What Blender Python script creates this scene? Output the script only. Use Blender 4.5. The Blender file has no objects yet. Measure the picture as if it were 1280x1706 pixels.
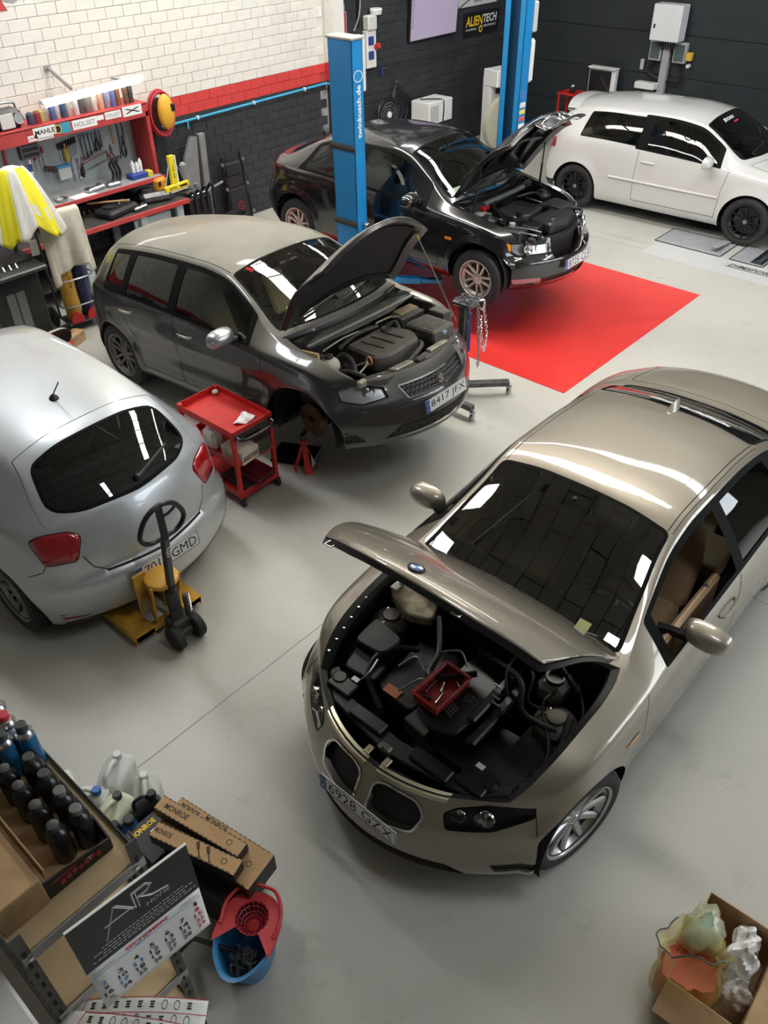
import bpy, math, random
import numpy as np
from mathutils import Vector, Matrix, Euler
random.seed(7)
PI = math.pi
SC = bpy.context.scene
COL = SC.collection
# ---------------------------------------------------------------- camera
CAM_H, F_PX, TILT, ROLL, YAW = 4.243, 1364.0, math.radians(38.75), math.radians(-1.12), math.radians(42.60)
_fw = Vector((math.cos(YAW)*math.cos(TILT), math.sin(YAW)*math.cos(TILT), -math.sin(TILT)))
_r = _fw.cross(Vector((0, 0, 1))).normalized(); _u = _r.cross(_fw)
_r2 = _r*math.cos(ROLL)+_u*math.sin(ROLL); _u2 = _u*math.cos(ROLL)-_r*math.sin(ROLL)
cd = bpy.data.cameras.new('camera'); cam = bpy.data.objects.new('camera', cd); COL.objects.link(cam)
cd.sensor_fit = 'HORIZONTAL'; cd.sensor_width = 36.0; cd.lens = F_PX/1280*36.0; cd.clip_start = .05; cd.clip_end = 100
cam.matrix_world = Matrix(((_r2.x, _u2.x, -_fw.x, 0), (_r2.y, _u2.y, -_fw.y, 0), (_r2.z, _u2.z, -_fw.z, CAM_H), (0, 0, 0, 1)))
SC.camera = cam
# ---------------------------------------------------------------- world, exposure
W = bpy.data.worlds.new('sky'); SC.world = W; W.use_nodes = True
W.node_tree.nodes['Background'].inputs[0].default_value = (.75, .85, 1, 1)
W.node_tree.nodes['Background'].inputs[1].default_value = .6
SC.view_settings.view_transform = 'Standard'; SC.view_settings.look = 'None'
SC.view_settings.gamma = 1; SC.view_settings.use_curve_mapping = False
SC.view_settings.exposure = 1.2
SKYLIGHT_STRENGTH = 12.0      # translucent roof panels
ASSUMED_WINDOW_STRENGTH = 3.0        # assumed frosted side windows, out of frame
TUBE_STRENGTH = 3.0          # fluorescent tubes
# ---------------------------------------------------------------- materials
MATS = {}
def _nt(name):
    m = bpy.data.materials.new(name); m.use_nodes = True
    return m, m.node_tree, m.node_tree.nodes['Principled BSDF']
def mat(name, col=(.5, .5, .5), rough=.5, metal=0., var=0., scale=8., coat=0., bump=0., emit=0., alpha=1., trans=0., rvar=0., col2=None, spec=.5, bscale=None):
    """Principled material; var/col2 mix a noise colour, bump adds fine relief."""
    if name in MATS: return MATS[name]
    m, t, b = _nt(name); N, L = t.nodes, t.links
    c = (*col, 1)
    b.inputs['Base Color'].default_value = c; b.inputs['Roughness'].default_value = rough; b.inputs['Metallic'].default_value = metal
    b.inputs['Coat Weight'].default_value = coat; b.inputs['Coat Roughness'].default_value = .04
    b.inputs['Alpha'].default_value = alpha; b.inputs['Transmission Weight'].default_value = trans
    b.inputs['Specular IOR Level'].default_value = spec
    if emit: b.inputs['Emission Color'].default_value = c; b.inputs['Emission Strength'].default_value = emit
    if var or bump or col2 or rvar:
        tc = N.new('ShaderNodeTexCoord'); nz = N.new('ShaderNodeTexNoise')
        nz.inputs['Scale'].default_value = scale; nz.inputs['Detail'].default_value = 5; nz.inputs['Roughness'].default_value = .6
        L.new(tc.outputs['Object'], nz.inputs['Vector'])
        if var or col2:
            rp = N.new('ShaderNodeValToRGB'); rp.color_ramp.elements[0].position = .36; rp.color_ramp.elements[1].position = .66
            k2 = col2 if col2 else tuple(min(1, x*(1+var)) for x in col)
            k1 = col if col2 else tuple(x*(1-var) for x in col)
            rp.color_ramp.elements[0].color = (*k1, 1); rp.color_ramp.elements[1].color = (*k2, 1)
            L.new(nz.outputs['Fac'], rp.inputs['Fac']); L.new(rp.outputs['Color'], b.inputs['Base Color'])
        if rvar:
            mr = N.new('ShaderNodeMapRange'); mr.inputs['To Min'].default_value = max(.02, rough-rvar); mr.inputs['To Max'].default_value = min(1, rough+rvar)
            L.new(nz.outputs['Fac'], mr.inputs['Value']); L.new(mr.outputs['Result'], b.inputs['Roughness'])
        if bump:
            n2 = N.new('ShaderNodeTexNoise'); n2.inputs['Scale'].default_value = bscale or scale*6; n2.inputs['Detail'].default_value = 3
            L.new(tc.outputs['Object'], n2.inputs['Vector'])
            bp = N.new('ShaderNodeBump'); bp.inputs['Strength'].default_value = bump; bp.inputs['Distance'].default_value = .01
            L.new(n2.outputs['Fac'], bp.inputs['Height']); L.new(bp.outputs['Normal'], b.inputs['Normal'])
    MATS[name] = m; return m
def glassmat(name, tint, ior=1.5, rough=.0):
    """Thin tinted pane: light passes tinted, the surface mirrors by its Fresnel term."""
    if name in MATS: return MATS[name]
    m = bpy.data.materials.new(name); m.use_nodes = True; t = m.node_tree; N, L = t.nodes, t.links
    N.remove(N['Principled BSDF'])
    tr = N.new('ShaderNodeBsdfTransparent'); tr.inputs[0].default_value = (*tint, 1)
    gl = N.new('ShaderNodeBsdfGlossy'); gl.inputs['Roughness'].default_value = rough; gl.inputs[0].default_value = (1, 1, 1, 1)
    fr = N.new('ShaderNodeFresnel'); fr.inputs[0].default_value = ior
    mx = N.new('ShaderNodeMixShader'); L.new(fr.outputs[0], mx.inputs[0]); L.new(tr.outputs[0], mx.inputs[1]); L.new(gl.outputs[0], mx.inputs[2])
    L.new(mx.outputs[0], N['Material Output'].inputs[0]); MATS[name] = m; return m
def paint(name, col, metal=.5, rough=.35, flake=True, coat=1., dust=None, dustamt=.55):
    """Car paint: base flake layer under clear coat; dust settles on faces that look up."""
    if name in MATS: return MATS[name]
    m = mat(name, col, rough, metal, coat=coat); t = m.node_tree; N, L = t.nodes, t.links; b = N['Principled BSDF']
    if dust:
        tc = N.new('ShaderNodeTexCoord'); nz = N.new('ShaderNodeTexNoise'); nz.inputs['Scale'].default_value = 2.2; nz.inputs['Detail'].default_value = 6
        L.new(tc.outputs['Object'], nz.inputs['Vector'])
        ge = N.new('ShaderNodeNewGeometry'); sp = N.new('ShaderNodeSeparateXYZ'); L.new(ge.outputs['Normal'], sp.inputs[0])
        r1 = N.new('ShaderNodeMapRange'); r1.inputs['From Min'].default_value = .55; r1.inputs['From Max'].default_value = .97; L.new(sp.outputs['Z'], r1.inputs['Value'])
        r2 = N.new('ShaderNodeMapRange'); r2.inputs['From Min'].default_value = .3; r2.inputs['From Max'].default_value = .6; r2.inputs['To Min'].default_value = dustamt*.7; r2.inputs['To Max'].default_value = dustamt
        L.new(nz.outputs['Fac'], r2.inputs['Value'])
        mu = N.new('ShaderNodeMath'); mu.operation = 'MULTIPLY'; L.new(r1.outputs[0], mu.inputs[0]); L.new(r2.outputs[0], mu.inputs[1])
        db = N.new('ShaderNodeBsdfPrincipled'); db.inputs['Base Color'].default_value = (*dust, 1); db.inputs['Roughness'].default_value = .75
        mx = N.new('ShaderNodeMixShader'); L.new(mu.outputs[0], mx.inputs[0]); L.new(b.outputs[0], mx.inputs[1]); L.new(db.outputs[0], mx.inputs[2])
        L.new(mx.outputs[0], N['Material Output'].inputs[0])
    return m
# frequently used
BLACK = mat('black_plastic', (.018, .018, .019), .5, var=.3, scale=20)
SATIN = mat('satin_black', (.012, .012, .013), .32)
RUBBER = mat('rubber', (.022, .022, .023), .75, bump=.2, scale=30)
CHROME = mat('chrome', (.75, .75, .76), .12, 1.)
STEEL = mat('steel', (.48, .48, .49), .32, 1., rvar=.12, scale=12)
DKSTEEL = mat('dark_steel', (.12, .12, .125), .45, .8, var=.3, scale=14)
WHITE = mat('white_plastic', (.78, .78, .76), .4)
RED = mat('red_paint', (.55, .018, .018), .35, var=.12, scale=5)
GREYP = mat('grey_plastic', (.16, .16, .165), .5, var=.15)
CARD = mat('cardboard', (.42, .27, .14), .8, var=.14, scale=6, bump=.12)
PAPER = mat('paper', (.8, .8, .79), .7)
INK = mat('ink_black', (.012, .012, .012), .6)
INKRED = mat('ink_red', (.6, .03, .05), .6)
INKBLUE = mat('ink_blue', (.02, .25, .6), .6)
# ---------------------------------------------------------------- meshes
def link(o, parent=None):
    COL.objects.link(o)
    if parent is not None: o.parent = parent
    return o
def tag(o, label=None, cat=None, group=None, kind=None):
    if label: o['label'] = label
    if cat: o['category'] = cat
    if group: o['group'] = group
    if kind: o['kind'] = kind
    return o
def thing(name, label, cat, loc=(0, 0, 0), rz=0., group=None):
    o = bpy.data.objects.new(name, None); o.empty_display_size = .1; COL.objects.link(o)
    o.location = loc; o.rotation_euler = (0, 0, rz)
    return tag(o, label, cat, group)
def obj(name, me, mt, parent=None, loc=None, rot=None):
    o = bpy.data.objects.new(name, me); link(o, parent)
    if mt is not None and not me.materials: me.materials.append(mt)
    if loc is not None: o.location = loc
    if rot is not None: o.rotation_euler = rot
    return o
def copy_tree(o, parent=None):
    c = o.copy(); COL.objects.link(c); c.parent = parent
    for ch in o.children: copy_tree(ch, c)
    return c
_TXT = {}
def text_mesh(s, font_shear=0., bold=0.):
    key = (s, font_shear, bold)
    if key not in _TXT:
        c = bpy.data.curves.new('t', 'FONT'); c.body = s; c.align_x = 'CENTER'; c.align_y = 'CENTER'; c.resolution_u = 2; c.shear = font_shear; c.offset = bold
        o = bpy.data.objects.new('t', c); COL.objects.link(o)
        dg = bpy.context.evaluated_depsgraph_get(); me = bpy.data.meshes.new_from_object(o.evaluated_get(dg))
        v = np.array([x.co[:2] for x in me.vertices]) if len(me.vertices) else np.zeros((1, 2))
        lo, hi = v.min(0), v.max(0); v = v-(lo+hi)/2; sz = hi-lo
        _TXT[key] = (v, [tuple(p.vertices) for p in me.polygons], sz)
        bpy.data.objects.remove(o); bpy.data.curves.remove(c); bpy.data.meshes.remove(me)
    return _TXT[key]
def RM(axis, ang): return Matrix.Rotation(ang, 4, axis)
def TM(*v): return Matrix.Translation(Vector(v))
def frame(o, x, y):
    """matrix with origin o, x and y axes given (z = x cross y)"""
    x = Vector(x).normalized(); y = Vector(y); z = x.cross(y).normalized(); y = z.cross(x)
    return Matrix(((x.x, y.x, z.x, o[0]), (x.y, y.y, z.y, o[1]), (x.z, y.z, z.z, o[2]), (0, 0, 0, 1)))
class MB:
    def __init__(s, M=None): s.v = []; s.f = []; s.m = []; s.M = M; s.mi = 0
    def add(s, V, F, M=None):
        n = len(s.v)
        if M is not None: V = [M @ Vector(p) for p in V]
        if s.M is not None: V = [s.M @ Vector(p) for p in V]
        s.v += [tuple(p) for p in V]; s.f += [tuple(i+n for i in q) for q in F]; s.m += [s.mi]*len(F); return s
    def box(s, c, d, b=0., M=None):
        x, y, z = d[0]/2, d[1]/2, d[2]/2
        b = min(b, x*.98, y*.98, z*.98)
        if b <= 0:
            V = [(i*x+c[0], j*y+c[1], k*z+c[2]) for i in (-1, 1) for j in (-1, 1) for k in (-1, 1)]
            F = [(0, 1, 3, 2), (4, 6, 7, 5), (0, 4, 5, 1), (2, 3, 7, 6), (0, 2, 6, 4), (1, 5, 7, 3)]
            return s.add(V, F, M)
        V = []; ix = {}
        for i in (-1, 1):
            for j in (-1, 1):
                for k in (-1, 1):
                    for a in range(3):
                        p = [i*(x-b), j*(y-b), k*(z-b)]; p[a] = (i*x, j*y, k*z)[a]
                        ix[i, j, k, a] = len(V); V.append((p[0]+c[0], p[1]+c[1], p[2]+c[2]))
        F = []
        for a in range(3):
            o1, o2 = [q for q in range(3) if q != a]
            for sg in (-1, 1):
                q = []
                for (e, g) in ((-1, -1), (1, -1), (1, 1), (-1, 1)):
                    t = [0, 0, 0]; t[a] = sg; t[o1] = e; t[o2] = g; q.append(ix[(*t, a)])
                if (sg > 0) != (a != 1): q.reverse()
                F.append(tuple(q))
        for a in range(3):  # edges along a
            o1, o2 = [q for q in range(3) if q != a]
            for e in (-1, 1):
                for g in (-1, 1):
                    t = [0, 0, 0]; t[o1] = e; t[o2] = g; t[a] = -1; lo = tuple(t); t[a] = 1; hi = tuple(t)
                    q = [ix[(*lo, o1)], ix[(*hi, o1)], ix[(*hi, o2)], ix[(*lo, o2)]]
                    if (e*g > 0) != (a != 1): q.reverse()
                    F.append(tuple(q))
        for i in (-1, 1):
            for j in (-1, 1):
                for k in (-1, 1):
                    q = [ix[i, j, k, 0], ix[i, j, k, 1], ix[i, j, k, 2]]
                    if i*j*k < 0: q.reverse()
                    F.append(tuple(q))
        return s.add(V, F, M)
    def lathe(s, prof, n=20, M=None, a0=0., a1=2*PI):
        """prof: (r, z) list, revolved about local z"""
        full = abs(a1-a0-2*PI) < 1e-6; m = n if full else n+1
        V = []; F = []
        for k in range(m):
            a = a0+(a1-a0)*k/n; c, q = math.cos(a), math.sin(a)
            V += [(r*c, r*q, z) for r, z in prof]
        P = len(prof)
        for k in range(n):
            k2 = (k+1) % m
            for i in range(P-1):
                F.append((k*P+i, k2*P+i, k2*P+i+1, k*P+i+1))
        return s.add(V, F, M)
    def cyl(s, p0, p1, r0, r1=None, n=14, cap=True):
        r1 = r0 if r1 is None else r1
        p0, p1 = Vector(p0), Vector(p1); z = (p1-p0); h = z.length
        if h < 1e-9: return s
        M = z.to_track_quat('Z', 'Y').to_matrix().to_4x4(); M.translation = p0
        pr = [(r0, 0), (r1, h)]
        if cap: pr = [(0.0004, 0)]+pr+[(0.0004, h)]
        return s.lathe(pr, n, M)
    def tube(s, pts, r, n=8, closed=False, cap=True):
        pts = [Vector(p) for p in pts]; N = len(pts); V = []; F = []
        rr = r if hasattr(r, '__len__') else [r]*N
        up = None
        for i, p in enumerate(pts):
            a = pts[(i-1) % N] if (closed or i > 0) else p; b = pts[(i+1) % N] if (closed or i < N-1) else p
            t = (b-a).normalized() if (b-a).length > 1e-9 else Vector((0, 0, 1))
            if up is None: up = Vector((0, 0, 1)) if abs(t.z) < .9 else Vector((1, 0, 0))
            x = t.cross(up); x = x.normalized() if x.length > 1e-6 else t.orthogonal().normalized()
            y = x.cross(t); up = y
            V += [p+(x*math.cos(2*PI*k/n)+y*math.sin(2*PI*k/n))*rr[i] for k in range(n)]
        for i in range(N if closed else N-1):
            j = (i+1) % N
            for k in range(n):
                F.append((i*n+k, i*n+(k+1) % n, j*n+(k+1) % n, j*n+k))
        if cap and not closed: F += [tuple(reversed(range(n))), tuple(range((N-1)*n, N*n))]
        return s.add(V, F)
    def prism(s, poly, h0, h1, M=None, b=0.):
        """polygon in local xy extruded along z from h0 to h1"""
        n = len(poly)
        ar = sum(poly[i][0]*poly[(i+1) % n][1]-poly[(i+1) % n][0]*poly[i][1] for i in range(n))
        if ar < 0: poly = list(reversed(poly))
        V = [(x, y, h0) for x, y in poly]+[(x, y, h1) for x, y in poly]
        F = [tuple(reversed(range(n))), tuple(range(n, 2*n))]+[(i, (i+1) % n, n+(i+1) % n, n+i) for i in range(n)]
        if b:
            ins = offset_poly(poly, b)
            V = [(x, y, h0) for x, y in poly]+[(x, y, h1-b) for x, y in poly]+[(x, y, h1) for x, y in ins]
            F = [tuple(reversed(range(n))), tuple(range(2*n, 3*n))]
            for i in range(n):
                j = (i+1) % n; F += [(i, j, n+j, n+i), (n+i, n+j, 2*n+j, 2*n+i)]
        return s.add(V, F, M)
    def sph(s, c, r, n=12, m=8, M=None):
        rx, ry, rz = (r, r, r) if not hasattr(r, '__len__') else r
        pr = [(max(1e-4, math.sin(PI*i/m)), -math.cos(PI*i/m)) for i in range(m+1)]
        T = Matrix(((rx, 0, 0, c[0]), (0, ry, 0, c[1]), (0, 0, rz, c[2]), (0, 0, 0, 1)))
        return s.lathe(pr, n, (M @ T) if M is not None else T)
    def grid(s, fn, nu, nv, M=None, cu=False):
        V = [fn(i/nu, j/nv) for i in range(nu+1) for j in range(nv+1)]
        F = [(i*(nv+1)+j, (i+1)*(nv+1)+j, (i+1)*(nv+1)+j+1, i*(nv+1)+j+1) for i in range(nu) for j in range(nv)]
        return s.add(V, F, M)
    def text(s, string, h, M, w=None, shear=0., bold=0.):
        """flat lettering of cap height h, centred, in the xy plane of M"""
        v, F, sz = text_mesh(string, shear, bold)
        k = h/max(sz[1], 1e-6); kx = k if w is None else w/max(sz[0], 1e-6)
        return s.add([(x*kx, y*k, 0) for x, y in v], F, M)
    def mesh(s, smooth=.6):
        me = bpy.data.meshes.new('m'); me.from_pydata(s.v, [], s.f); me.validate()
        if smooth: me.shade_smooth(); me.set_sharp_from_angle(angle=smooth)
        return me
    def build(s, name, mt, parent=None, smooth=.6, loc=None, rot=None):
        me = s.mesh(smooth); me.name = name
        mts = mt if isinstance(mt, (list, tuple)) else [mt]
        for q in mts: me.materials.append(q)
        if len(mts) > 1 and len(me.polygons) == len(s.m): me.polygons.foreach_set('material_index', s.m)
        return obj(name, me, None, parent, loc, rot)
def offset_poly(p, d, k=1.):
    """inset a counter-clockwise polygon by d (metric y scaled by k)"""
    n = len(p); q = [(x, y*k) for x, y in p]; out = []
    ar = sum(q[i][0]*q[(i+1) % n][1]-q[(i+1) % n][0]*q[i][1] for i in range(n)); sg = 1 if ar > 0 else -1
    for i in range(n):
        a, b, c = q[i-1], q[i], q[(i+1) % n]
        e1 = np.array([b[0]-a[0], b[1]-a[1]]); e2 = np.array([c[0]-b[0], c[1]-b[1]])
        n1 = np.array([-e1[1], e1[0]])/max(1e-9, np.hypot(*e1)); n2 = np.array([-e2[1], e2[0]])/max(1e-9, np.hypot(*e2))
        m = n1+n2; l = m@m
        m = m*2/l if l > .3 else m
        out.append((b[0]+sg*d*m[0], (b[1]+sg*d*m[1])/k))
    return out
def rnd(p, r, k=1., n=4):
    """round the corners of a polygon (metric y scaled by k)"""
    q = [np.array((x, y*k)) for x, y in p]; N = len(q); out = []
    for i in range(N):
        a, b, c = q[i-1], q[i], q[(i+1) % N]
        d1 = np.linalg.norm(a-b); d2 = np.linalg.norm(c-b); rr = r[i] if hasattr(r, '__len__') else r
        e = min(rr, d1*.48, d2*.48)
        if e < 1e-5: out.append((b[0], b[1]/k)); continue
        s, t = b+(a-b)/d1*e, b+(c-b)/d2*e
        for j in range(n+1):
            u = j/n; w = s*(1-u)**2+b*2*u*(1-u)+t*u*u; out.append((w[0], w[1]/k))
    return out
def arc(c, r, a0, a1, n=12): return [(c[0]+r*math.cos(a0+(a1-a0)*i/n), c[1]+r*math.sin(a0+(a1-a0)*i/n)) for i in range(n+1)]
def bez(p, n=12):
    """smooth Catmull-Rom curve through 3D points"""
    p = [Vector(q) for q in p]; out = []
    for i in range(len(p)-1):
        a = p[max(i-1, 0)]; b = p[i]; c = p[i+1]; d = p[min(i+2, len(p)-1)]
        for j in range(n):
            t = j/n; out.append(.5*((2*b)+(c-a)*t+(2*a-5*b+4*c-d)*t*t+(3*b-a-3*c+d)*t**3))
    out.append(p[-1]); return out
# ---------------------------------------------------------------- the building
WX0, WX1, WY0, WY1, WH = -3.5, 14.7, -4.5, 9.95, 6.0
COURSE, BRK = .1208, .245
def floor_material():
    m = mat('painted_concrete', (.43, .43, .415), .34); t = m.node_tree; N, L = t.nodes, t.links; b = N['Principled BSDF']
    tc = N.new('ShaderNodeTexCoord')
    def noise(sc, det=5, ro=.6):
        n = N.new('ShaderNodeTexNoise'); n.inputs['Scale'].default_value = sc; n.inputs['Detail'].default_value = det; n.inputs['Roughness'].default_value = ro; L.new(tc.outputs['Object'], n.inputs['Vector']); return n
    def ramp(src, stops):
        r = N.new('ShaderNodeValToRGB'); e = r.color_ramp.elements; e[0].position, e[0].color = stops[0]; e[1].position, e[1].color = stops[-1]
        for p, c in stops[1:-1]: q = e.new(p); q.color = c
        L.new(src, r.inputs['Fac']); return r
    def mul(a, b_, f=1.):
        x = N.new('ShaderNodeMix'); x.data_type = 'RGBA'; x.blend_type = 'MULTIPLY'; x.inputs[0].default_value = f; L.new(a, x.inputs[6]); L.new(b_, x.inputs[7]); return x.outputs[2]
    base = ramp(noise(.55, 6).outputs['Fac'], [(.3, (.41, .40, .36, 1)), (.5, (.46, .45, .405, 1)), (.7, (.50, .48, .43, 1))])
    st = ramp(noise(2.3, 8, .7).outputs['Fac'], [(.28, (.80, .79, .76, 1)), (.42, (1, 1, 1, 1))])
    sp = ramp(noise(26, 4, .7).outputs['Fac'], [(.27, (.62, .6, .56, 1)), (.34, (1, 1, 1, 1))])
    c = mul(mul(base.outputs[0], st.outputs[0]), sp.outputs[0]); L.new(c, b.inputs['Base Color'])
    mr = N.new('ShaderNodeMapRange'); mr.inputs['To Min'].default_value = .24; mr.inputs['To Max'].default_value = .5; L.new(noise(1.4, 6).outputs['Fac'], mr.inputs['Value']); L.new(mr.outputs[0], b.inputs['Roughness'])
    bp = N.new('ShaderNodeBump'); bp.inputs['Strength'].default_value = .08; bp.inputs['Distance'].default_value = .01; L.new(noise(9, 5).outputs['Fac'], bp.inputs['Height']); L.new(bp.outputs[0], b.inputs['Normal'])
    return m
FLOORM = floor_material()
m = MB(); m.box(((WX0+WX1)/2, (WY0+WY1)/2, -.1), (WX1-WX0, WY1-WY0, .2)); floor = tag(m.build('floor', FLOORM, smooth=0), kind='structure')
JOINT = mat('joint_dark', (.25, .245, .225), .8)
for (x0, y0, x1, y1) in ((WX0, 3.06, 6.4, 3.062), (4.9, WY0, 4.902, 3.06), (10.66, .5, 10.664, 9.5), (10.45, .5, 10.452, 9.5)):
    m = MB(); m.box(((x0+x1)/2, (y0+y1)/2, .0004), (max(.006, abs(x1-x0)), max(.006, abs(y1-y0)), .0012)); m.build('floor_joint', JOINT, floor, smooth=0)
# --- left wall: painted brick in three bands
def wall_white(name, c, mort=None):
    return mat(name, c, .62, var=.05, scale=3, bump=.25, bscale=60)
WB_, RB_, DB_ = wall_white('brick_white', (.74, .72, .655)), wall_white('brick_red', (.62, .05, .045)), mat('brick_dark', (.034, .037, .041), .5, var=.18, scale=3, bump=.25, bscale=60)
MW_, MR_ = mat('mortar_white', (.70, .68, .61), .8), mat('mortar_red', (.50, .06, .05), .8)
MD_ = mat('mortar_patchy', (.05, .053, .056), .8, scale=1.6, col2=(.42, .42, .40)); 
for e, p in zip(MD_.node_tree.nodes['Color Ramp'].color_ramp.elements, (.47, .56)): e.position = p
Z1, Z2 = 13*COURSE, 15*COURSE
wl = MB(); wl.box(((WX0+WX1)/2, WY1+.1, (Z2+WH)/2), (WX1-WX0, .2-.0, WH-Z2)); wall_left = tag(wl.build('wall_left', MW_, smooth=0), kind='structure')
PILX0, PILX1, PILY = 9.72, 9.94, 9.74
for nm, z0, z1, mt in (('red_band_bed', Z1, Z2, MR_), ('dark_band_bed', 0, Z1, MD_)):
    m = MB(); m.box(((WX0+WX1)/2, WY1+.1, (z0+z1)/2), (WX1-WX0, .2, z1-z0)); m.build(nm, mt, wall_left, smooth=0)
m = MB(); m.box(((PILX1+WX1)/2, WY1+.02, WH/2), (WX1-PILX1, .05, WH)); m.build('dark_wall_bed', MD_, wall_left, smooth=0)
_bm = {}
def brick_mesh(mt, half):
    k = (mt.name, half)
    if k not in _bm:
        b = MB(); w = BRK/(2 if half else 1)-.004; b.box((0, 0, 0), (w, .03, COURSE-.004), .004); me = b.mesh(.5); me.materials.append(mt); me.name = 'brick'; _bm[k] = me
    return _bm[k]
cand = []
rng = random.Random(3)
for r in range(27):
    z = (r+.5)*COURSE
    for i in range(-4, 62):
        x = i*BRK+(BRK/2 if r % 2 else 0)
        if x < 2.2 or x > WX1-.12: continue
        if PILX0-.12 < x < PILX1+.12: continue
        beyond = x > PILX1; mt = DB_ if (beyond or z < Z1) else (RB_ if z < Z2 else WB_)
        hid = (x < 6.3 and z < 1.95) or x < 3.6 or (beyond and (z < 1.0 or z > 2.5)) or (z > 3.0) or (x > 8.2 and z < .7)
        cand.append((hid, math.dist((x, WY1, z), (0, 0, CAM_H)), x, z, mt))
cand.sort(key=lambda c: (c[0], c[1]))
for k, (h, d, x, z, mt) in enumerate(cand[:300]):
    o = bpy.data.objects.new('brick', brick_mesh(mt, False)); link(o, wall_left); o.location = (x, WY1-.004-rng.random()*.004+ .0, z); o.rotation_euler = (rng.uniform(-.008, .008), 0, rng.uniform(-.008, .008))
for mt, nm in ((WB_, 'white_bricks'), (RB_, 'red_bricks'), (DB_, 'dark_bricks')):
    m = MB()
    for (h, d, x, z, q) in cand[300:]:
        if q is mt: m.box((x, WY1-.004-rng.random()*.004, z), (BRK-.004, .03, COURSE-.004), .004)
    if m.v: tag(m.build(nm, mt, wall_left, smooth=.5), kind='stuff')
# pillar with its red and dark bands
m = MB(); m.box(((PILX0+PILX1)/2, (PILY+WY1)/2, (Z2+WH)/2), (PILX1-PILX0, WY1-PILY, WH-Z2), .006); pil = tag(m.build('trim_1', mat('pillar_white', (.78, .77, .73), .5, var=.04), smooth=.5), 'white painted steel pillar on the brick wall', kind='structure')
for nm, z0, z1, mt in (('red_band', Z1, Z2, RB_), ('dark_band', 0, Z1, DB_)):
    m = MB(); m.box(((PILX0+PILX1)/2, (PILY+WY1)/2, (z0+z1)/2), (PILX1-PILX0+.002, WY1-PILY+.002, z1-z0), .006); m.build(nm, mt, pil, smooth=.5)
# painted letters high on the white wall
PRED, PGREY = mat('letter_red', (.45, .05, .05), .6), mat('letter_grey', (.32, .32, .31), .7)
m = MB(); m.text('A', .62, frame((4.62, WY1-.026, 3.30), (1, 0, 0), (0, 0, 1)), bold=.03); m.build('painted_letter', PRED, wall_left, smooth=0)
m = MB(); m.text('UTO', .62, frame((5.6, WY1-.026, 3.36), (1, 0, 0), (0, 0, 1)), bold=.03); m.build('painted_letter', PGREY, wall_left, smooth=0)
# --- far wall (dark, smooth panels with horizontal joints), the two walls behind the camera
DWALL = mat('wall_charcoal', (.020, .025, .029), .55, var=.15, scale=2, bump=.15)
m = MB(); m.box((WX1+.1, (WY0+WY1)/2, WH/2), (.2, WY1-WY0, WH)); wf = tag(m.build('wall_far', mat('wall_joint', (.012, .013, .014), .7), smooth=0), kind='structure')
for k in range(7):
    m = MB(); m.box((WX1-.006, (WY0+WY1)/2, .31+k*.62+(.0)), (.02, WY1-WY0, .612), .004); m.build('wall_panel', DWALL, wf, smooth=.5)
m = MB(); m.box((WX1-.006, (WY0+WY1)/2, (4.34+WH)/2), (.02, WY1-WY0, WH-4.34), .004); m.build('wall_panel', mat('wall_upper_grey', (.5, .5, .48), .7), wf, smooth=.5)
REARW = mat('wall_rear_grey', (.17, .165, .15), .7, var=.08, scale=2)
m = MB(); m.box(((WX0+WX1)/2, WY0-.1, WH/2), (WX1-WX0, .2, WH)); tag(m.build('wall_right', REARW, smooth=0), kind='structure')
m = MB(); m.box((WX0-.1, (WY0+WY1)/2, WH/2), (.2, WY1-WY0, WH)); tag(m.build('wall_back', REARW, smooth=0), kind='structure')
# --- roof: panelled ceiling with translucent skylight strips let into it
CEIL = mat('ceiling_panel', (.30, .285, .25), .6); t = CEIL.node_tree; tc = t.nodes.new('ShaderNodeTexCoord'); bk = t.nodes.new('ShaderNodeTexBrick')
bk.inputs['Scale'].default_value = 1; bk.inputs['Brick Width'].default_value = 1.2; bk.inputs['Row Height'].default_value = .6; bk.inputs['Mortar Size'].default_value = .02
bk.inputs['Color1'].default_value = (.72, .70, .63, 1); bk.inputs['Color2'].default_value = (.62, .605, .54, 1); bk.inputs['Mortar'].default_value = (.05, .05, .045, 1)
t.links.new(tc.outputs['Object'], bk.inputs['Vector']); t.links.new(bk.outputs['Color'], t.nodes['Principled BSDF'].inputs['Base Color'])
SKY = [(10.15, 10.5, .5, 9.5), (6.5, 7.2, 1.2, 9.5), (2.75, 3.45, 6.4, 9.0), (2.6, 2.95, -1.2, .9)]  # strips out of frame; placed from car reflections, middle one assumed from light's spread
xs = sorted({WX0, WX1, *[v for s in SKY for v in s[:2]]}); 
ce = MB()
for a, b in zip(xs[:-1], xs[1:]):
    holes = sorted([(s[2], s[3]) for s in SKY if s[0] <= a+1e-6 and s[1] >= b-1e-6]); y = WY0
    for h0, h1 in holes+[(WY1, WY1)]:
        if h0-y > .01: ce.box(((a+b)/2, (y+h0)/2, WH+.1), (b-a, h0-y, .2))
        y = h1
ceiling = tag(ce.build('ceiling', CEIL, smooth=0), kind='structure')
SKYM = mat('skylight_panel', (.94, .97, 1.0), .6, emit=SKYLIGHT_STRENGTH)
SKYW = mat('skylight_panel_aged', (1.0, .96, .88), .6, emit=SKYLIGHT_STRENGTH)  # emission tinted warm so the middle strip casts warmer light on the floor
FRAMEM = mat('skylight_bar', (.25, .25, .25), .5)
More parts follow.
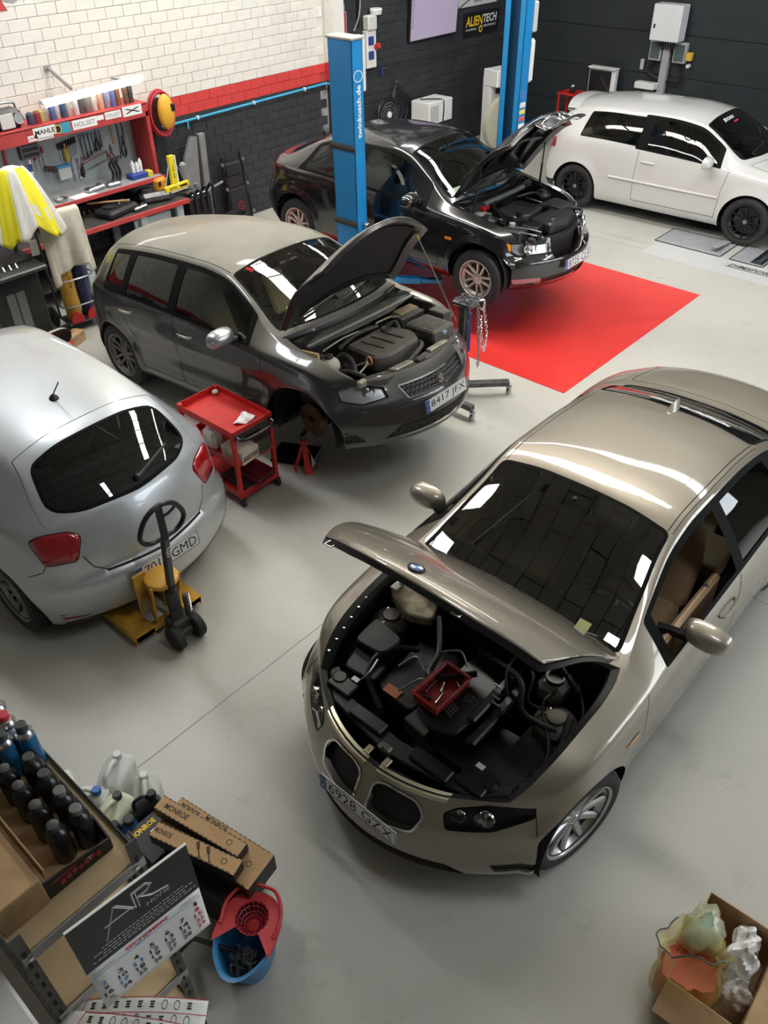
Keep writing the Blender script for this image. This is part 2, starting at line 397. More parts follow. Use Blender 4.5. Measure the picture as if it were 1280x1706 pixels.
for (x0, x1, y0, y1) in SKY:
    n = max(1, round((y1-y0)/1.1)); d = (y1-y0)/n
    for k in range(n):
        m = MB(); m.box(((x0+x1)/2, y0+d*(k+.5), WH+.06), (x1-x0-.02, d-.06, .02)); m.build('skylight_pane', SKYW if 6 < x0 < 7 else SKYM, ceiling, smooth=0)
        m = MB(); m.box(((x0+x1)/2, y0+d*k, WH+.05), (x1-x0, .05, .06)); m.build('skylight_bar', FRAMEM, ceiling, smooth=0)
# --- assumed frosted windows added unseen in the right-hand wall, lighting faces towards -y
ASSUMED_WINM = mat('window_daylight', (.86, .93, 1.0), .6, emit=ASSUMED_WINDOW_STRENGTH)
for k in range(5):
    x = 5.6+1.5*k; m = MB(); m.box((x, WY0+.012, 2.75), (1.36, .02, 2.5)); w = tag(m.build('window_%d' % (k+1), ASSUMED_WINM, smooth=0), kind='structure')
    m = MB()
    for s in (-1, 1): m.box((x+s*.70, WY0+.03, 2.75), (.06, .06, 2.62), .006)
    m.build('window_jamb', FRAMEM, w, smooth=0); m = MB()
    for z in (1.47, 2.75, 4.03): m.box((x, WY0+.03, z), (1.46, .06, .06), .006)
    m.build('window_rail', FRAMEM, w, smooth=0)
# red painted bay between the lift posts
m = MB(); m.box((8.02, 6.0, .002), (3.07, 5.04, .004)); tag(m.build('red_bay', mat('red_bay_paint', (.64, .035, .03), .32, var=.06, scale=3, rvar=.1), floor, smooth=0))
# ---------------------------------------------------------------- car bodies
def cur(pts):
    """monotone cubic through (x, y) points, vectorised"""
    x = np.array([p[0] for p in pts], float); y = np.array([p[1] for p in pts], float)
    h = np.diff(x); d = np.diff(y)/h; m = np.zeros(len(x)); m[0] = d[0]; m[-1] = d[-1]
    for i in range(1, len(x)-1):
        if d[i-1]*d[i] > 0:
            w1, w2 = 2*h[i]+h[i-1], h[i]+2*h[i-1]; m[i] = (w1+w2)/(w1/d[i-1]+w2/d[i])
    def f(q):
        q = np.clip(np.asarray(q, float), x[0], x[-1]); i = np.clip(np.searchsorted(x, q, 'right')-1, 0, len(x)-2)
        t = (q-x[i])/h[i]
        return (2*t**3-3*t**2+1)*y[i]+(t**3-2*t**2+t)*h[i]*m[i]+(-2*t**3+3*t**2)*y[i+1]+(t**3-t**2)*h[i]*m[i+1]
    return f
class Dom:
    """rectangular parameter domain; cells are split along cut polygons"""
    def __init__(s, A, B): s.A = np.array(A); s.B = np.array(B); s.cells = {}
    def cut(s, poly):
        n = len(poly)
        for i in range(n):
            p, q = poly[i], poly[(i+1) % n]
            if abs(p[0]-q[0])+abs(p[1]-q[1]) < 1e-7: continue
            i0 = max(0, np.searchsorted(s.A, min(p[0], q[0])-1e-6)-1); i1 = min(len(s.A)-2, np.searchsorted(s.A, max(p[0], q[0])+1e-6)-1)
            j0 = max(0, np.searchsorted(s.B, min(p[1], q[1])-1e-6)-1); j1 = min(len(s.B)-2, np.searchsorted(s.B, max(p[1], q[1])+1e-6)-1)
            nx, ny = -(q[1]-p[1]), q[0]-p[0]; l = math.hypot(nx, ny); nx /= l; ny /= l; c = nx*p[0]+ny*p[1]
            for a in range(i0, i1+1):
                for b in range(j0, j1+1):
                    L = s.cells.get((a, b))
                    if L is None: L = [s.quad(a, b)]
                    out = []
                    for f in L:
                        D = [nx*v[0]+ny*v[1]-c for v in f]
                        if max(D) < 1e-6 or min(D) > -1e-6: out.append(f); continue
                        P = []; Q = []
                        for k in range(len(f)):
                            v, w = f[k], f[(k+1) % len(f)]; dv, dw = D[k], D[(k+1) % len(f)]
                            if dv >= -1e-6: P.append(v)
                            if dv <= 1e-6: Q.append(v)
                            if (dv > 1e-6 and dw < -1e-6) or (dv < -1e-6 and dw > 1e-6):
                                t = dv/(dv-dw); x = (v[0]+(w[0]-v[0])*t, v[1]+(w[1]-v[1])*t); P.append(x); Q.append(x)
                        if len(P) > 2: out.append(P)
                        if len(Q) > 2: out.append(Q)
                    s.cells[a, b] = out
    def quad(s, a, b): A, B = s.A, s.B; return [(A[a], B[b]), (A[a+1], B[b]), (A[a+1], B[b+1]), (A[a], B[b+1])]
    def faces(s):
        out = []
        for a in range(len(s.A)-1):
            for b in range(len(s.B)-1):
                L = s.cells.get((a, b)); out += L if L else [s.quad(a, b)]
        return out
def inpoly(P, poly):
    x, y = P[:, 0], P[:, 1]; r = np.zeros(len(P), bool); n = len(poly)
    for i in range(n):
        (x0, y0), (x1, y1) = poly[i], poly[(i+1) % n]
        if y0 == y1: continue
        c = ((y0 > y) != (y1 > y)) & (x < (x1-x0)*(y-y0)/(y1-y0)+x0); r ^= c
    return r
class Body:
    def __init__(s, C):
        s.C = C
        for k in ('zt', 'zr', 'yr', 'zb', 'wb', 'k', 'fs', 'ff', 'fr'): setattr(s, k, cur(C[k]))
        s.X0, s.X1 = C['X']; s.pc = C.get('pc', 2.6); s.zbot = C.get('zbot', .2); s.axles = C['axles']; s.flare = C.get('flare', .018); s.RA = C['RA']
        # half belt loop, front centre -> side -> rear centre
        sg = np.linspace(0, 2, 61); xs = np.linspace(s.X1, s.X0, 181)
        P = np.concatenate([s.top(np.full(61, s.X1), sg), s.top(xs[1:], np.full(180, 2.)), s.top(np.full(60, s.X0), sg[::-1][1:])])
        d = np.hypot(np.diff(P[:, 0]), np.diff(P[:, 1])); q = np.concatenate([[0], np.cumsum(d)])
        s.S = q[-1]; s.q = q; s.P = P; s.sf = q[60]; s.sr = q[240]
        # plan normals, smoothed
        Q = np.concatenate([P[::-1][:-1]*[1, -1, 1], P]); qq = np.concatenate([-q[::-1][:-1], q])
        u = np.linspace(-s.S, s.S, 801); px = np.interp(u, qq, Q[:, 0]); py = np.interp(u, qq, Q[:, 1])
        tx = np.gradient(px, u); ty = np.gradient(py, u)
        w = 25; ker = np.hanning(w); ker /= ker.sum()
        nx = np.convolve(np.pad(ty, w//2, 'wrap'), ker, 'valid'); ny = np.convolve(np.pad(-tx, w//2, 'wrap'), ker, 'valid')
        l = np.hypot(nx, ny); s.u = u; s.px = px; s.py = py; s.pz = np.interp(u, qq, Q[:, 2]); s.nx = nx/l; s.ny = ny/l
        if np.interp(0, u, s.nx) < 0: s.nx *= -1; s.ny *= -1
    def top(s, X, sg):
        a = np.abs(sg); w, zb, yr, zr, zt = s.wb(X), s.zb(X), s.yr(X), s.zr(X), s.zt(X)
        t = np.clip(a-1, 0, 1); c = np.clip(a, 0, 1)
        y = np.where(a <= 1, yr*c, yr+(w-yr)*t+.05*np.maximum(zr-zb, 0)*4*t*(1-t))
        z = np.where(a <= 1, zt-(zt-zr)*c**s.pc, zr+(zb-zr)*t)
        x = X-s.k(X)*(y/np.maximum(w, .3))**2
        return np.stack([x, np.sign(sg)*y, z], -1)
    def low(s, q, t):
        px = np.interp(q, s.u, s.px); py = np.interp(q, s.u, s.py); zb = np.interp(q, s.u, s.pz); nx = np.interp(q, s.u, s.nx); ny = np.interp(q, s.u, s.ny)
        z = zb+(s.zbot-zb)*t
        wf = np.clip(np.abs(nx)*1.25-.12, 0, 1); wf = wf*wf*(3-2*wf)
        def F(zz): e = np.where(nx > 0, s.ff(zz), s.fr(zz)); return s.fs(zz)*(1-wf)+e*wf
        o = F(z)-F(zb)*(1-t)**2
        for ax in s.axles:
            r = np.hypot(px-ax, z-s.C.get('az', .32)); o = o+np.where(np.abs(ny) > .7, s.flare*np.exp(-((np.maximum(r-s.RA, 0))/.06)**2)*np.clip(t*4, 0, 1), 0)
        return np.stack([px+nx*o, py+ny*o, z], -1)
    # --- parameter lookups
    def L(s, pts):
        """('x', x, z) on the side, ('f', y, z) on the front, ('r', y, z) on the rear -> (s, t)"""
        out = []
        for k, v, z in pts:
            if k == 'x': i = slice(60, 241); q = np.interp(-v, -s.P[i, 0], s.q[i])
            elif k == 'f': i = slice(0, 61); q = np.interp(v, s.P[i, 1], s.q[i]) if v >= 0 else -np.interp(-v, s.P[i, 1], s.q[i])
            else: i = slice(240, 301); q = np.interp(-v, -s.P[i, 1], s.q[i])
            zb = np.interp(q, s.u, s.pz); out.append((float(q), float((zb-z)/(zb-s.zbot))))
        return out
    def Xof(s, x):
        """station whose belt point has this x"""
        i = slice(60, 241); xs = np.linspace(s.X1, s.X0, 181); return float(np.interp(-x, -s.P[i, 0], xs))
    def make(s, cuts, na=84, paintmat=None):
        C = s.C
        A = np.linspace(s.X0, s.X1, na+1); h = np.concatenate([np.linspace(0, .8, 8), np.linspace(.86, 1, 4), np.linspace(1.12, 2, 8)])
        T = Dom(A, np.concatenate([-h[::-1][:-1], h])); Lo = Dom(np.linspace(-s.S, s.S, 2*int(s.S/.055)+1), np.linspace(0, 1, 15))
        KT, KL = .6, .62
        allc = []
        for c in cuts:
            dom = c['d']; D, K = (T, KT) if dom == 'T' else (Lo, KL)
            for mir in ((1, -1) if c.get('mir', True) else (1,)):
                if dom == 'T': P = [(a, b*mir) for a, b in c['p']]
                else: P = [(a*mir, b) for a, b in c['p']]
                nm = c['n']; sd = c.get('sides') and ('_l' if mir > 0 else '_r') or ''
                if c.get('gap'):
                    I = offset_poly(P, c['gap'], K); D.cut(P); D.cut(I); allc += [(dom, I, nm+sd), (dom, P, c.get('gapn', 'seam'))]
                else: D.cut(P); allc.append((dom, P, nm+sd))
        res = {}
        # belt normals
        def nrm(fn, a, b, ea, eb):
            da = fn(a+ea, b)-fn(a-ea, b); db = fn(a, b+eb)-fn(a, b-eb); n = np.cross(da, db); return n/np.maximum(np.linalg.norm(n, axis=-1, keepdims=True), 1e-9)
        bq = np.linspace(-s.S, s.S, 400)
        nb = nrm(s.low, bq, np.full(400, .05), .02, .03); pb = s.low(bq, np.zeros(400)); 
        cen = np.array([(s.X0+s.X1)/2, 0, .4]); nb *= np.sign(np.sum(nb*(pb-cen), -1, keepdims=True))
        for dom, D in (('T', T), ('L', Lo)):
            F = D.faces(); cn = np.array([np.mean(f, 0) for f in F]); lab = np.array(['body']*len(F), dtype=object); done = np.zeros(len(F), bool)
            for dm, P, nm in allc:
                if dm != dom: continue
                i = inpoly(cn, P) & ~done; lab[i] = nm; done |= i
            flat = np.array([p for f in F for p in f]); key = {}; idx = np.empty(len(flat), int); uq = []
            for n_, (a, b) in enumerate(flat):
                kk = (round(a*20000), round(b*20000)); j = key.get(kk)
                if j is None: j = key[kk] = len(uq); uq.append((a, b))
                idx[n_] = j
            uq = np.array(uq); fn = s.top if dom == 'T' else s.low
            P3 = fn(uq[:, 0], uq[:, 1]); N3 = nrm(fn, np.clip(uq[:, 0], D.A[0]+.012, D.A[-1]-.012), np.clip(uq[:, 1], D.B[0]+.02, D.B[-1]-.02), .012, .02)
            N3 *= np.sign(np.sum(N3*(P3-cen), -1, keepdims=True))
            # soften the belt line: shared normal along it
            if dom == 'L': dist = uq[:, 1]*.6; qs = uq[:, 0]
            else:
                da = np.minimum.reduce([(2-np.abs(uq[:, 1]))*.3, uq[:, 0]-s.X0, s.X1-uq[:, 0]]); dist = np.maximum(da, 0)
                d2 = ((P3[:, None, 0]-pb[None, ::2, 0])**2+(P3[:, None, 1]-pb[None, ::2, 1])**2); qs = bq[::2][np.argmin(d2, 1)]
            other = np.stack([np.interp(qs, bq, nb[:, k]) for k in range(3)], -1)
            if dom == 'T':
                s.tn = (P3, N3.copy()); w = .5*np.exp(-dist/.035)[:, None]; N3 = N3*(1-w)+other*w
                e = np.abs(dist) < 1e-4; s.edge = (qs[e], N3[e])
            else:
                o = np.argsort(s.edge[0]); q_, n_ = s.edge[0][o], s.edge[1][o]; tn = np.stack([np.interp(qs, q_, n_[:, k]) for k in range(3)], -1)
                w = np.exp(-dist/.04)[:, None]; N3 = N3*(1-w)+tn*w
            N3 /= np.maximum(np.linalg.norm(N3, axis=1, keepdims=True), 1e-9)
            p = 0
            for f, l in zip(F, lab):
                r = res.setdefault(l, ([], [], [], {})); m = r[3]; ff = []
                for k in range(p, p+len(f)):
                    kk = (dom, idx[k]); j = m.get(kk)
                    if j is None: j = m[kk] = len(r[0]); r[0].append(P3[idx[k]]); r[1].append(N3[idx[k]])
                    if not ff or ff[-1] != j: ff.append(j)
                ff = [v for i, v in enumerate(ff) if v not in ff[:i]]
                if len(ff) > 2: r[2].append(ff)
                p += len(f)
        for k, r in res.items():
            V = np.array(r[0]); N = np.array(r[1])
            for i, f in enumerate(r[2]):
                a = V[f]; g = np.zeros(3)
                for j in range(1, len(f)-1): g += np.cross(a[j]-a[0], a[j+1]-a[0])
                if g @ N[f].sum(0) < 0: r[2][i] = f[::-1]
        s.res = res; return res
    def pieces(s, key):
        """split a face group into its connected pieces: key_0, key_1, ..."""
        if key not in s.res: return []
        V, N, F, _ = s.res[key]; par = list(range(len(V)))
        def find(a):
            while par[a] != a: par[a] = par[par[a]]; a = par[a]
            return a
        seen = {}
        for i, v in enumerate(V):
            k = tuple(np.round(v, 4)); j = seen.setdefault(k, i)
            if j != i: par[find(i)] = find(j)
        for f in F:
            for b in f[1:]: par[find(f[0])] = find(b)
        g = {}
        for f in F: g.setdefault(find(f[0]), []).append(f)
        out = []
        for k, fs in enumerate(sorted(g.values(), key=len, reverse=True)):
            m = {}; q = []
            for f in fs: q.append([m.setdefault(v, len(m)) for v in f])
            vs = sorted(m, key=m.get); nm = '%s_%d' % (key, k); s.res[nm] = ([V[v] for v in vs], [N[v] for v in vs], q, {}); out.append(nm)
        return out
    def part(s, key, name, mt, parent, depth=0., origin=None, solid=0., mt2=None, loc=None, rot=None):
        if key not in s.res: return None
        V, N, F, _ = s.res[key]; V = np.array(V)+np.array(N)*depth; N = np.array(N)
        if origin is not None: V = V-np.array(origin)
        me = bpy.data.meshes.new(name); me.from_pydata(V.tolist(), [], F); me.validate(); me.shade_smooth(); me.normals_split_custom_set_from_vertices(N.tolist())
        me.materials.append(mt)
        if mt2: me.materials.append(mt2)
        o = obj(name, me, None, parent, loc, rot)
        if solid:
            md = o.modifiers.new('thick', 'SOLIDIFY'); md.thickness = solid; md.offset = -1; md.use_rim = True
            if mt2: md.material_offset = 1
        return o
def boxpoly(a0, a1, b0, b1): return [(a0, b0), (a1, b0), (a1, b1), (a0, b1)]
def strip(pts, w, k=.6):
    """thin band along a polyline (metric b scaled by k)"""
    q = [np.array((x, y*k)) for x, y in pts]; l = []; r = []
    for i in range(len(q)):
        d = q[min(i+1, len(q)-1)]-q[max(i-1, 0)]; d = d/np.linalg.norm(d); n = np.array([-d[1], d[0]])*w/2
        l.append(q[i]+n); r.append(q[i]-n)
    return [(v[0], v[1]/k) for v in l+r[::-1]]
# ---------------------------------------------------------------- wheels
def make_wheel(parent, name, loc, R, rimR, width, side, style, rimmat, tyremat=RUBBER, steer=0., cap=None):
    """wheel on a root at loc, axis along y; side +1 faces +y"""
    w = width/2
    M = RM('Z', steer) @ RM('X', -PI/2*side)     # local z -> +-y (outwards)
    t = MB(M); rs = rimR+.006
    t.lathe([(rs-.02, -w*.8), (rs, -w*.9), (rs+.03, -w), (R-.035, -w*.98), (R-.01, -w*.86), (R, -w*.6), (R, -w*.2), (R-.006, -w*.19), (R-.006, -w*.13), (R, -w*.12), (R, w*.12), (R-.006, w*.13), (R-.006, w*.19), (R, w*.2), (R, w*.6), (R-.01, w*.86), (R-.035, w*.98), (rs+.03, w), (rs, w*.9), (rs-.02, w*.8)], 48)
    wh = t.build(name, tyremat, parent, loc=loc)
    r = MB(M)
    r.lathe([(rimR-.012, -w*.85), (rimR-.03, -w*.5), (rimR-.035, w*.5), (rimR-.012, w*.72), (rimR-.004, w*.9), (rimR+.008, w*.93), (rimR+.008, w*.86)], 48)
    zf = w*.62
    r.lathe([(.001, zf-.004), (.03, zf-.004), (.034, zf), (.062, zf-.008), (.075, zf-.05), (.075, -w*.2)], 24)
    n, kind = style
    for k in range(n):
        for sg in ((-1, 1) if kind in ('twin', 'vee') else (0,)):
            a = 2*PI*k/n
            if kind == 'twin': o0, o1, b0, b1 = sg*.022, sg*.045, .016, .014
            elif kind == 'vee': o0, o1, b0, b1 = sg*.016, sg*rimR*.26, .013, .012
            elif kind == 'thin': o0, o1, b0, b1 = 0, 0, .014, .011
            else: o0, o1, b0, b1 = 0, 0, .028, .022
            r0, r1 = .055, rimR-.012
            V = []
            for rr, oo, bb, zz in ((r0, o0, b0, zf-.004), ((r0+r1)/2, (o0+o1)/2, (b0+b1)/2, zf+.004), (r1, o1, b1, w*.78)):
                V += [(rr, oo-bb, zz-.012), (rr, oo-bb*.6, zz), (rr, oo+bb*.6, zz), (rr, oo+bb, zz-.012), (rr, oo, zz-.045)]
            F = []
            for i in range(2):
                for j in range(5): F.append((i*5+j, i*5+(j+1) % 5, i*5+5+(j+1) % 5, i*5+5+j))
            r.add(V, F, RM('Z', a))
    r.build('rim', rimmat, wh)
    d = MB(M); d.lathe([(.07, zf-.08), (rimR*.78, zf-.08), (rimR*.78, zf-.1), (.07, zf-.1)], 32); d.box((rimR*.55, 0, zf-.085), (.1, .14, .06), .015)
    d.build('brake_disc', DKSTEEL, wh)
    c = MB(M); c.lathe([(.001, zf+.004), (.026, zf+.003), (.03, zf-.004)], 20)
    c.build('hub_cap', cap or rimmat, wh)
    for k in range(5):
        pass
    return wh
# ---------------------------------------------------------------- car furniture
def plate_part(parent, text, M, w=.52, h=.11):
    p = MB(M); p.box((0, 0, 0), (w, h, .008), .003); o = p.build('licence_plate', mat('plate_white', (.8, .81, .8), .35), parent); o['label'] = 'white licence plate reading '+text
    b = MB(M); b.box((-w/2+.024, 0, .003), (.04, h*.94, .005), 0); b.build('country_band', mat('plate_blue', (.02, .08, .45), .4), o)
    e = MB(M); e.text('E', .02, TM(-w/2+.024, -.025, .0066)); e.lathe([(.013, 0), (.0145, 0)], 12, TM(-w/2+.024, .02, .0066))
    e.build('country_letter', mat('plate_print', (.8, .8, .3), .5), o)
    l = MB(M); l.text(text, .075, TM(.02, 0, .0052), w=w*.84, bold=0.); l.build('lettering', INK, o)
    r = MB(M)
    for yy in (-1, 1): r.box((0, yy*(h/2-.002), .004), (w, .003, .003))
    for xx in (-1, 1): r.box((xx*(w/2-.002), 0, .004), (.003, h, .003))
    r.build('rim', INK, o)
    return o
def make_seat(parent, name, loc, mt, mt2=None, rake=.35, wide=.5):
    r = MB(TM(*loc))
    def cushion(w, l, th, M):
        def fn(u, v):
            a = u*2*PI; c, q = math.cos(a), math.sin(a); e = .55
            x = math.copysign(abs(c)**e, c)*l/2; y = math.copysign(abs(q)**e, q)*w/2
            k = (1, 1.0, .97, .8, 0)[min(4, int(v*4.001))]; z = (0, th*.4, th*.8, th, th*.98)[min(4, int(v*4.001))]
            return (x*k, y*k, z)
        r.grid(fn, 24, 4, M)
    cushion(wide, .5, .16, TM(0, 0, 0) @ RM('Y', -.12))
    B = TM(-.22, 0, .08) @ RM('Y', -PI/2-rake+PI) 
    Bk = TM(-.2, 0, .06) @ RM('Y', -rake)
    # backrest: a loft that narrows to the shoulders
    def bk(u, v):
        h = v*.62; wdt = wide/2*(1-.25*max(0, v-.55)/.45); a = u*2*PI; c, q = math.cos(a), math.sin(a)
        th = .075*(1-.35*v); return (math.copysign(abs(c)**.6, c)*th, math.copysign(abs(q)**.6, q)*wdt*(1 if 0 < v < 1 else .8), h)
    r.grid(bk, 24, 10, Bk); r.add([bk(i/24, 1) for i in range(24)], [tuple(range(24))], Bk)
    o = r.build(name, mt, parent, smooth=1.)
    h = MB(TM(*loc)); 
    h.sph((-.01, 0, .745), (.055, .135, .085), 16, 10, M=Bk); h.cyl(Bk @ Vector((0, .05, .6)), Bk @ Vector((0, .05, .7)), .007, n=6); h.cyl(Bk @ Vector((0, -.05, .6)), Bk @ Vector((0, -.05, .7)), .007, n=6)
    h.build('headrest', mt, o, smooth=1.)
    if mt2:
        c = MB(TM(*loc)); c.box((.062, 0, .36), (.05, wide*.52, .42), .03, M=Bk); c.box((.0, 0, .15), (.36, wide*.5, .04), .02, M=RM('Y', -.12)); c.build('seat_insert', mt2, o)
    return o
def make_interior(root, C, seatmat, insert=None, dashmat=None, rear=True, xs=0.):
    dm = dashmat or mat('dash_black', (.02, .02, .022), .6)
    X = C['cabin']  # (dash front x, dash rear x, front seat x, rear seat x)
    fl = MB(); fl.box(((X[0]+X[4])/2, 0, .26), (X[0]-X[4], 1.5, .06), .01); fl.build('cabin_floor', mat('carpet_dark', (.02, .02, .02), .9), root)
    d = MB(); zt = X[5]
    d.prism(rnd([(X[0], .5), (X[0], zt), (X[1]+.1, zt+.02), (X[1], zt-.06), (X[1]+.06, zt-.3), (X[1]+.1, .5)], .03), -.66, .66, M=RM('X', PI/2))
    o = d.build('dashboard', dm, root)
    b = MB(); b.prism(rnd([(X[1]+.22, zt-.02), (X[1]+.18, zt+.06), (X[1]+.0, zt+.055), (X[1]-.02, zt-.03)], .03), .2, .55, M=RM('X', PI/2) @ RM('Y', 0)); b.M = None
    b.v = [(x, -y, z) for x, y, z in b.v]; b.build('instrument_hood', dm, o)
    s = MB(TM(X[1]-.14, .37, zt-.1) @ RM('Y', -1.1))
    s.tube([(.185*math.cos(2*PI*k/28), .185*math.sin(2*PI*k/28), 0) for k in range(28)], .016, 8, closed=True); s.lathe([(.001, .03), (.06, .02), (.065, -.03)], 16)
    for a in (PI/2, -PI/2, PI): s.box((.11*math.cos(a), .11*math.sin(a), 0), (.14 if a == PI else .04, .04 if a == PI else .14, .02), .008)
    s.cyl((0, 0, 0), (0, 0, -.3), .03, n=8); s.build('steering_wheel', SATIN, root)
    for yy in (.37, -.37): make_seat(root, 'front_seat', (X[2], yy, .36), seatmat, insert)
    c = MB(); c.box(((X[1]+X[2])/2-.1, 0, .42), (.8, .2, .26), .03); c.cyl((X[1]-.12, 0, .55), (X[1]-.15, 0, .68), .02, n=8); c.build('centre_console', dm, root)
    if rear:
        b = MB(); 
        b.prism(rnd([(X[3]+.3, .3), (X[3]+.32, .5), (X[3]-.1, .48), (X[3]-.32, 1.0), (X[3]-.42, .98), (X[3]-.3, .3)], .05), -.62, .62, M=RM('X', PI/2)); ro = b.build('rear_bench', seatmat, root)
        for yy in (.38, -.38):
            h = MB(); h.sph((X[3]-.37, yy, 1.05), (.05, .12, .07), 14, 8); h.build('headrest', seatmat, ro)
def mirror_part(root, loc, side, paintmat, arm=.12, sx=.1, sy=.13, sz=.075):
    """door mirror: painted shell, black arm and the glass looking back; side +1 left"""
    m = MB(TM(*loc))
    def fn(u, v):
        a = u*2*PI; c, q = math.cos(a), math.sin(a); t = v*PI/2
        rr = math.cos(t)**.6; return (sx*math.sin(t)-.02, side*(math.copysign(abs(c)**.75, c)*sy*rr+.01*v), math.copysign(abs(q)**.75, q)*sz*rr)
    m.grid(fn, 28, 8); o = m.build('door_mirror', paintmat, root, smooth=1.)
    b = MB(TM(*loc)); b.add([fn(i/28, 0) for i in range(28)], [tuple(range(28))]); b.build('mirror_glass', CHROME, o)
    a = MB(TM(*loc)); a.prism(rnd([(-.02, -.06), (.06, -.065), (.05, -.035), (-.02, -.03)], .01), -.01, .01) if False else None
    a.tube([(.02, -side*(sy*.6), -sz*.6), (.02, -side*(sy+arm*.4), -sz*.85), (.03, -side*(sy+arm), -sz*1.1)], [.03, .028, .036], 8); a.build('mirror_arm', SATIN, o)
    return o
def handle_part(parent, P, ux, up, out, mt, w=.2):
    """door handle strap at P, along ux, outwards out"""
    M = frame(P, ux, up); h = MB(M)
    pts = [(-w/2, 0, .0), (-w/2+.02, 0, .022), (0, .003, .03), (w/2-.02, 0, .022), (w/2, 0, 0)]
    h.tube(bez(pts, 4), .0115, 8); h.build('door_handle', mt, parent)
def hoses(root, name, mt, L, r=.012, parent=None):
    for p in L:
        m = MB(); m.tube(bez(p, 6), r, 8); m.build(name, mt, parent or root)
GLASS_DARK = glassmat('glass_dark', (.10, .12, .115), 1.55)
GLASS = glassmat('glass_green', (.62, .70, .64), 1.5)
LENS = glassmat('lens_clear', (.9, .92, .93), 1.45)
LENSRED = mat('lens_red', (.35, .008, .012), .12, coat=1.)
AMBER = mat('amber_lens', (.8, .25, .02), .15, coat=.6)
SEAM = mat('panel_gap', (.008, .008, .008), .8)
TRIM = mat('window_trim', (.005, .005, .005), .75, spec=.12)
LINER = mat('wheel_arch', (.012, .012, .012), .9)
MESHM = mat('grille_black', (.01, .01, .01), .6)
BAY = mat('bay_plastic', (.012, .0115, .011), .55, var=.35, scale=9, rvar=.15)
def circ_L(B, ax, r, n=36, az=.32): return B.L([('x', ax+r*math.cos(2*PI*k/n), az+r*math.sin(2*PI*k/n)) for k in range(n)]) 
def car(C):
    """build one car: body shell split along its panel lines, then everything that hangs on it"""
    root = thing(C['name'], C['label'], 'car', C['loc'], C['rz'])
    if C.get('pitch'): root.rotation_mode = 'ZYX' if False else 'XYZ'; root.rotation_euler = (0, -C['pitch'], C['rz'])
    B = Body(C); pm = C['paint']; az = C.get('az', .32)
    cuts = []
    def T(n, p, gap=0, gapn='seam', mir=False, r=0, sides=False): cuts.append(dict(d='T', n=n, p=rnd(p, r, .6) if r else p, gap=gap, gapn=gapn, mir=mir, sides=sides))
    def Lw(n, pts, gap=0, gapn='seam', r=0, raw=False, sides=False, mir=True): 
        p = pts if len(pts[0]) == 2 else B.L(pts); cuts.append(dict(d='L', n=n, p=rnd(p, r, .62) if r else p, gap=gap, gapn=gapn, mir=mir, sides=sides))
    for ax in B.axles:
        p = []
        R = B.RA
        for k in range(33):
            a = PI*k/32; p.append(('x', ax+R*math.cos(a), az+R*math.sin(a)))
        p = [('x', ax+R*1.0, B.zbot-.03)]+p+[('x', ax-R*1.0, B.zbot-.03)]
        Lw('arch', p)
    C['cuts'](B, T, Lw)
    B.make(cuts, C.get('na', 84))
    B.part('body', 'body_shell', pm, root)
    B.part('seam', 'panel_gaps', SEAM, root, -.003)
    for k in B.pieces('trim'): B.part(k, 'window_trim', TRIM, root, .001)
    for sd in ('', '_l', '_r'): B.part('black'+sd, 'black_trim', C.get('blackmat', BLACK), root, .002)
    B.part('chrome', 'chrome_strip', CHROME, root, .003)
    B.part('roof', 'roof_panel', C.get('roofmat', pm), root)
    for k, nm in (('tailgate', 'tailgate'), ('bumper', 'rear_bumper'), ('nose', 'front_bumper')): B.part(k, nm, pm, root)
    doors = {}
    for sd in ('_l', '_r'):
        for k in ('front_door', 'rear_door'):
            doors[k+sd] = B.part(k+sd, k, pm, root)
        B.part('side_glass'+sd, 'side_window', C.get('glass_side', GLASS_DARK), root, -.004)
        if not (C.get('open_left') and sd == '_l'): B.part('front_glass'+sd, 'side_window', C.get('glass_front', GLASS_DARK), root, -.004)
        B.part('quarter_glass'+sd, 'quarter_window', C.get('glass_side', GLASS_DARK), root, -.004)
    ws = B.part('windshield', 'windshield', C.get('glass_ws', GLASS), root, -.002)
    rw = B.part('rear_glass', 'rear_window', C.get('glass_rear', GLASS_DARK), root, -.002)
    # lamps: clear lens over a bowl of reflectors
    for sd, sg in (('_l', 1), ('_r', -1)):
        h = B.part('headlight'+sd, 'headlight', C.get('lens', LENS), root, .001)
        if h:
            V = np.array(B.res['headlight'+sd][0]); q = B.part('headlight'+sd, 'lamp_bowl', C.get('bowl', mat('lamp_bowl', (.62, .62, .63), .3, .55)), h, -.03)
            for (px, py, pz, r) in C.get('lamps', []):
                m = MB(TM(px, sg*py, pz) @ RM('Z', sg*C.get('lampyaw', .35)) @ RM('Y', PI/2-.1)); m.lathe([(.001, -.05), (r*.55, -.045), (r*.85, -.02), (r, .0), (r*.96, .012), (r*.9, .0), (r*.5, -.01), (.001, .004)], 24)
                m.build('projector', CHROME, h)
        B.part('taillight'+sd, 'tail_light', LENSRED, root, .004, solid=.02)
        B.part('foglight'+sd, 'fog_light', C.get('fogmat', MESHM), root, -.012)
        B.part('indicator'+sd, 'indicator', AMBER, root, .003); B.part('repeater'+sd, 'side_repeater', AMBER, root, .003)
        B.part('reflector'+sd, 'bumper_reflector', LENSRED, root, .004)
    B.part('grille', 'grille_opening', MESHM, root, -.035)
    B.part('intake', 'lower_intake', MESHM, root, -.02)
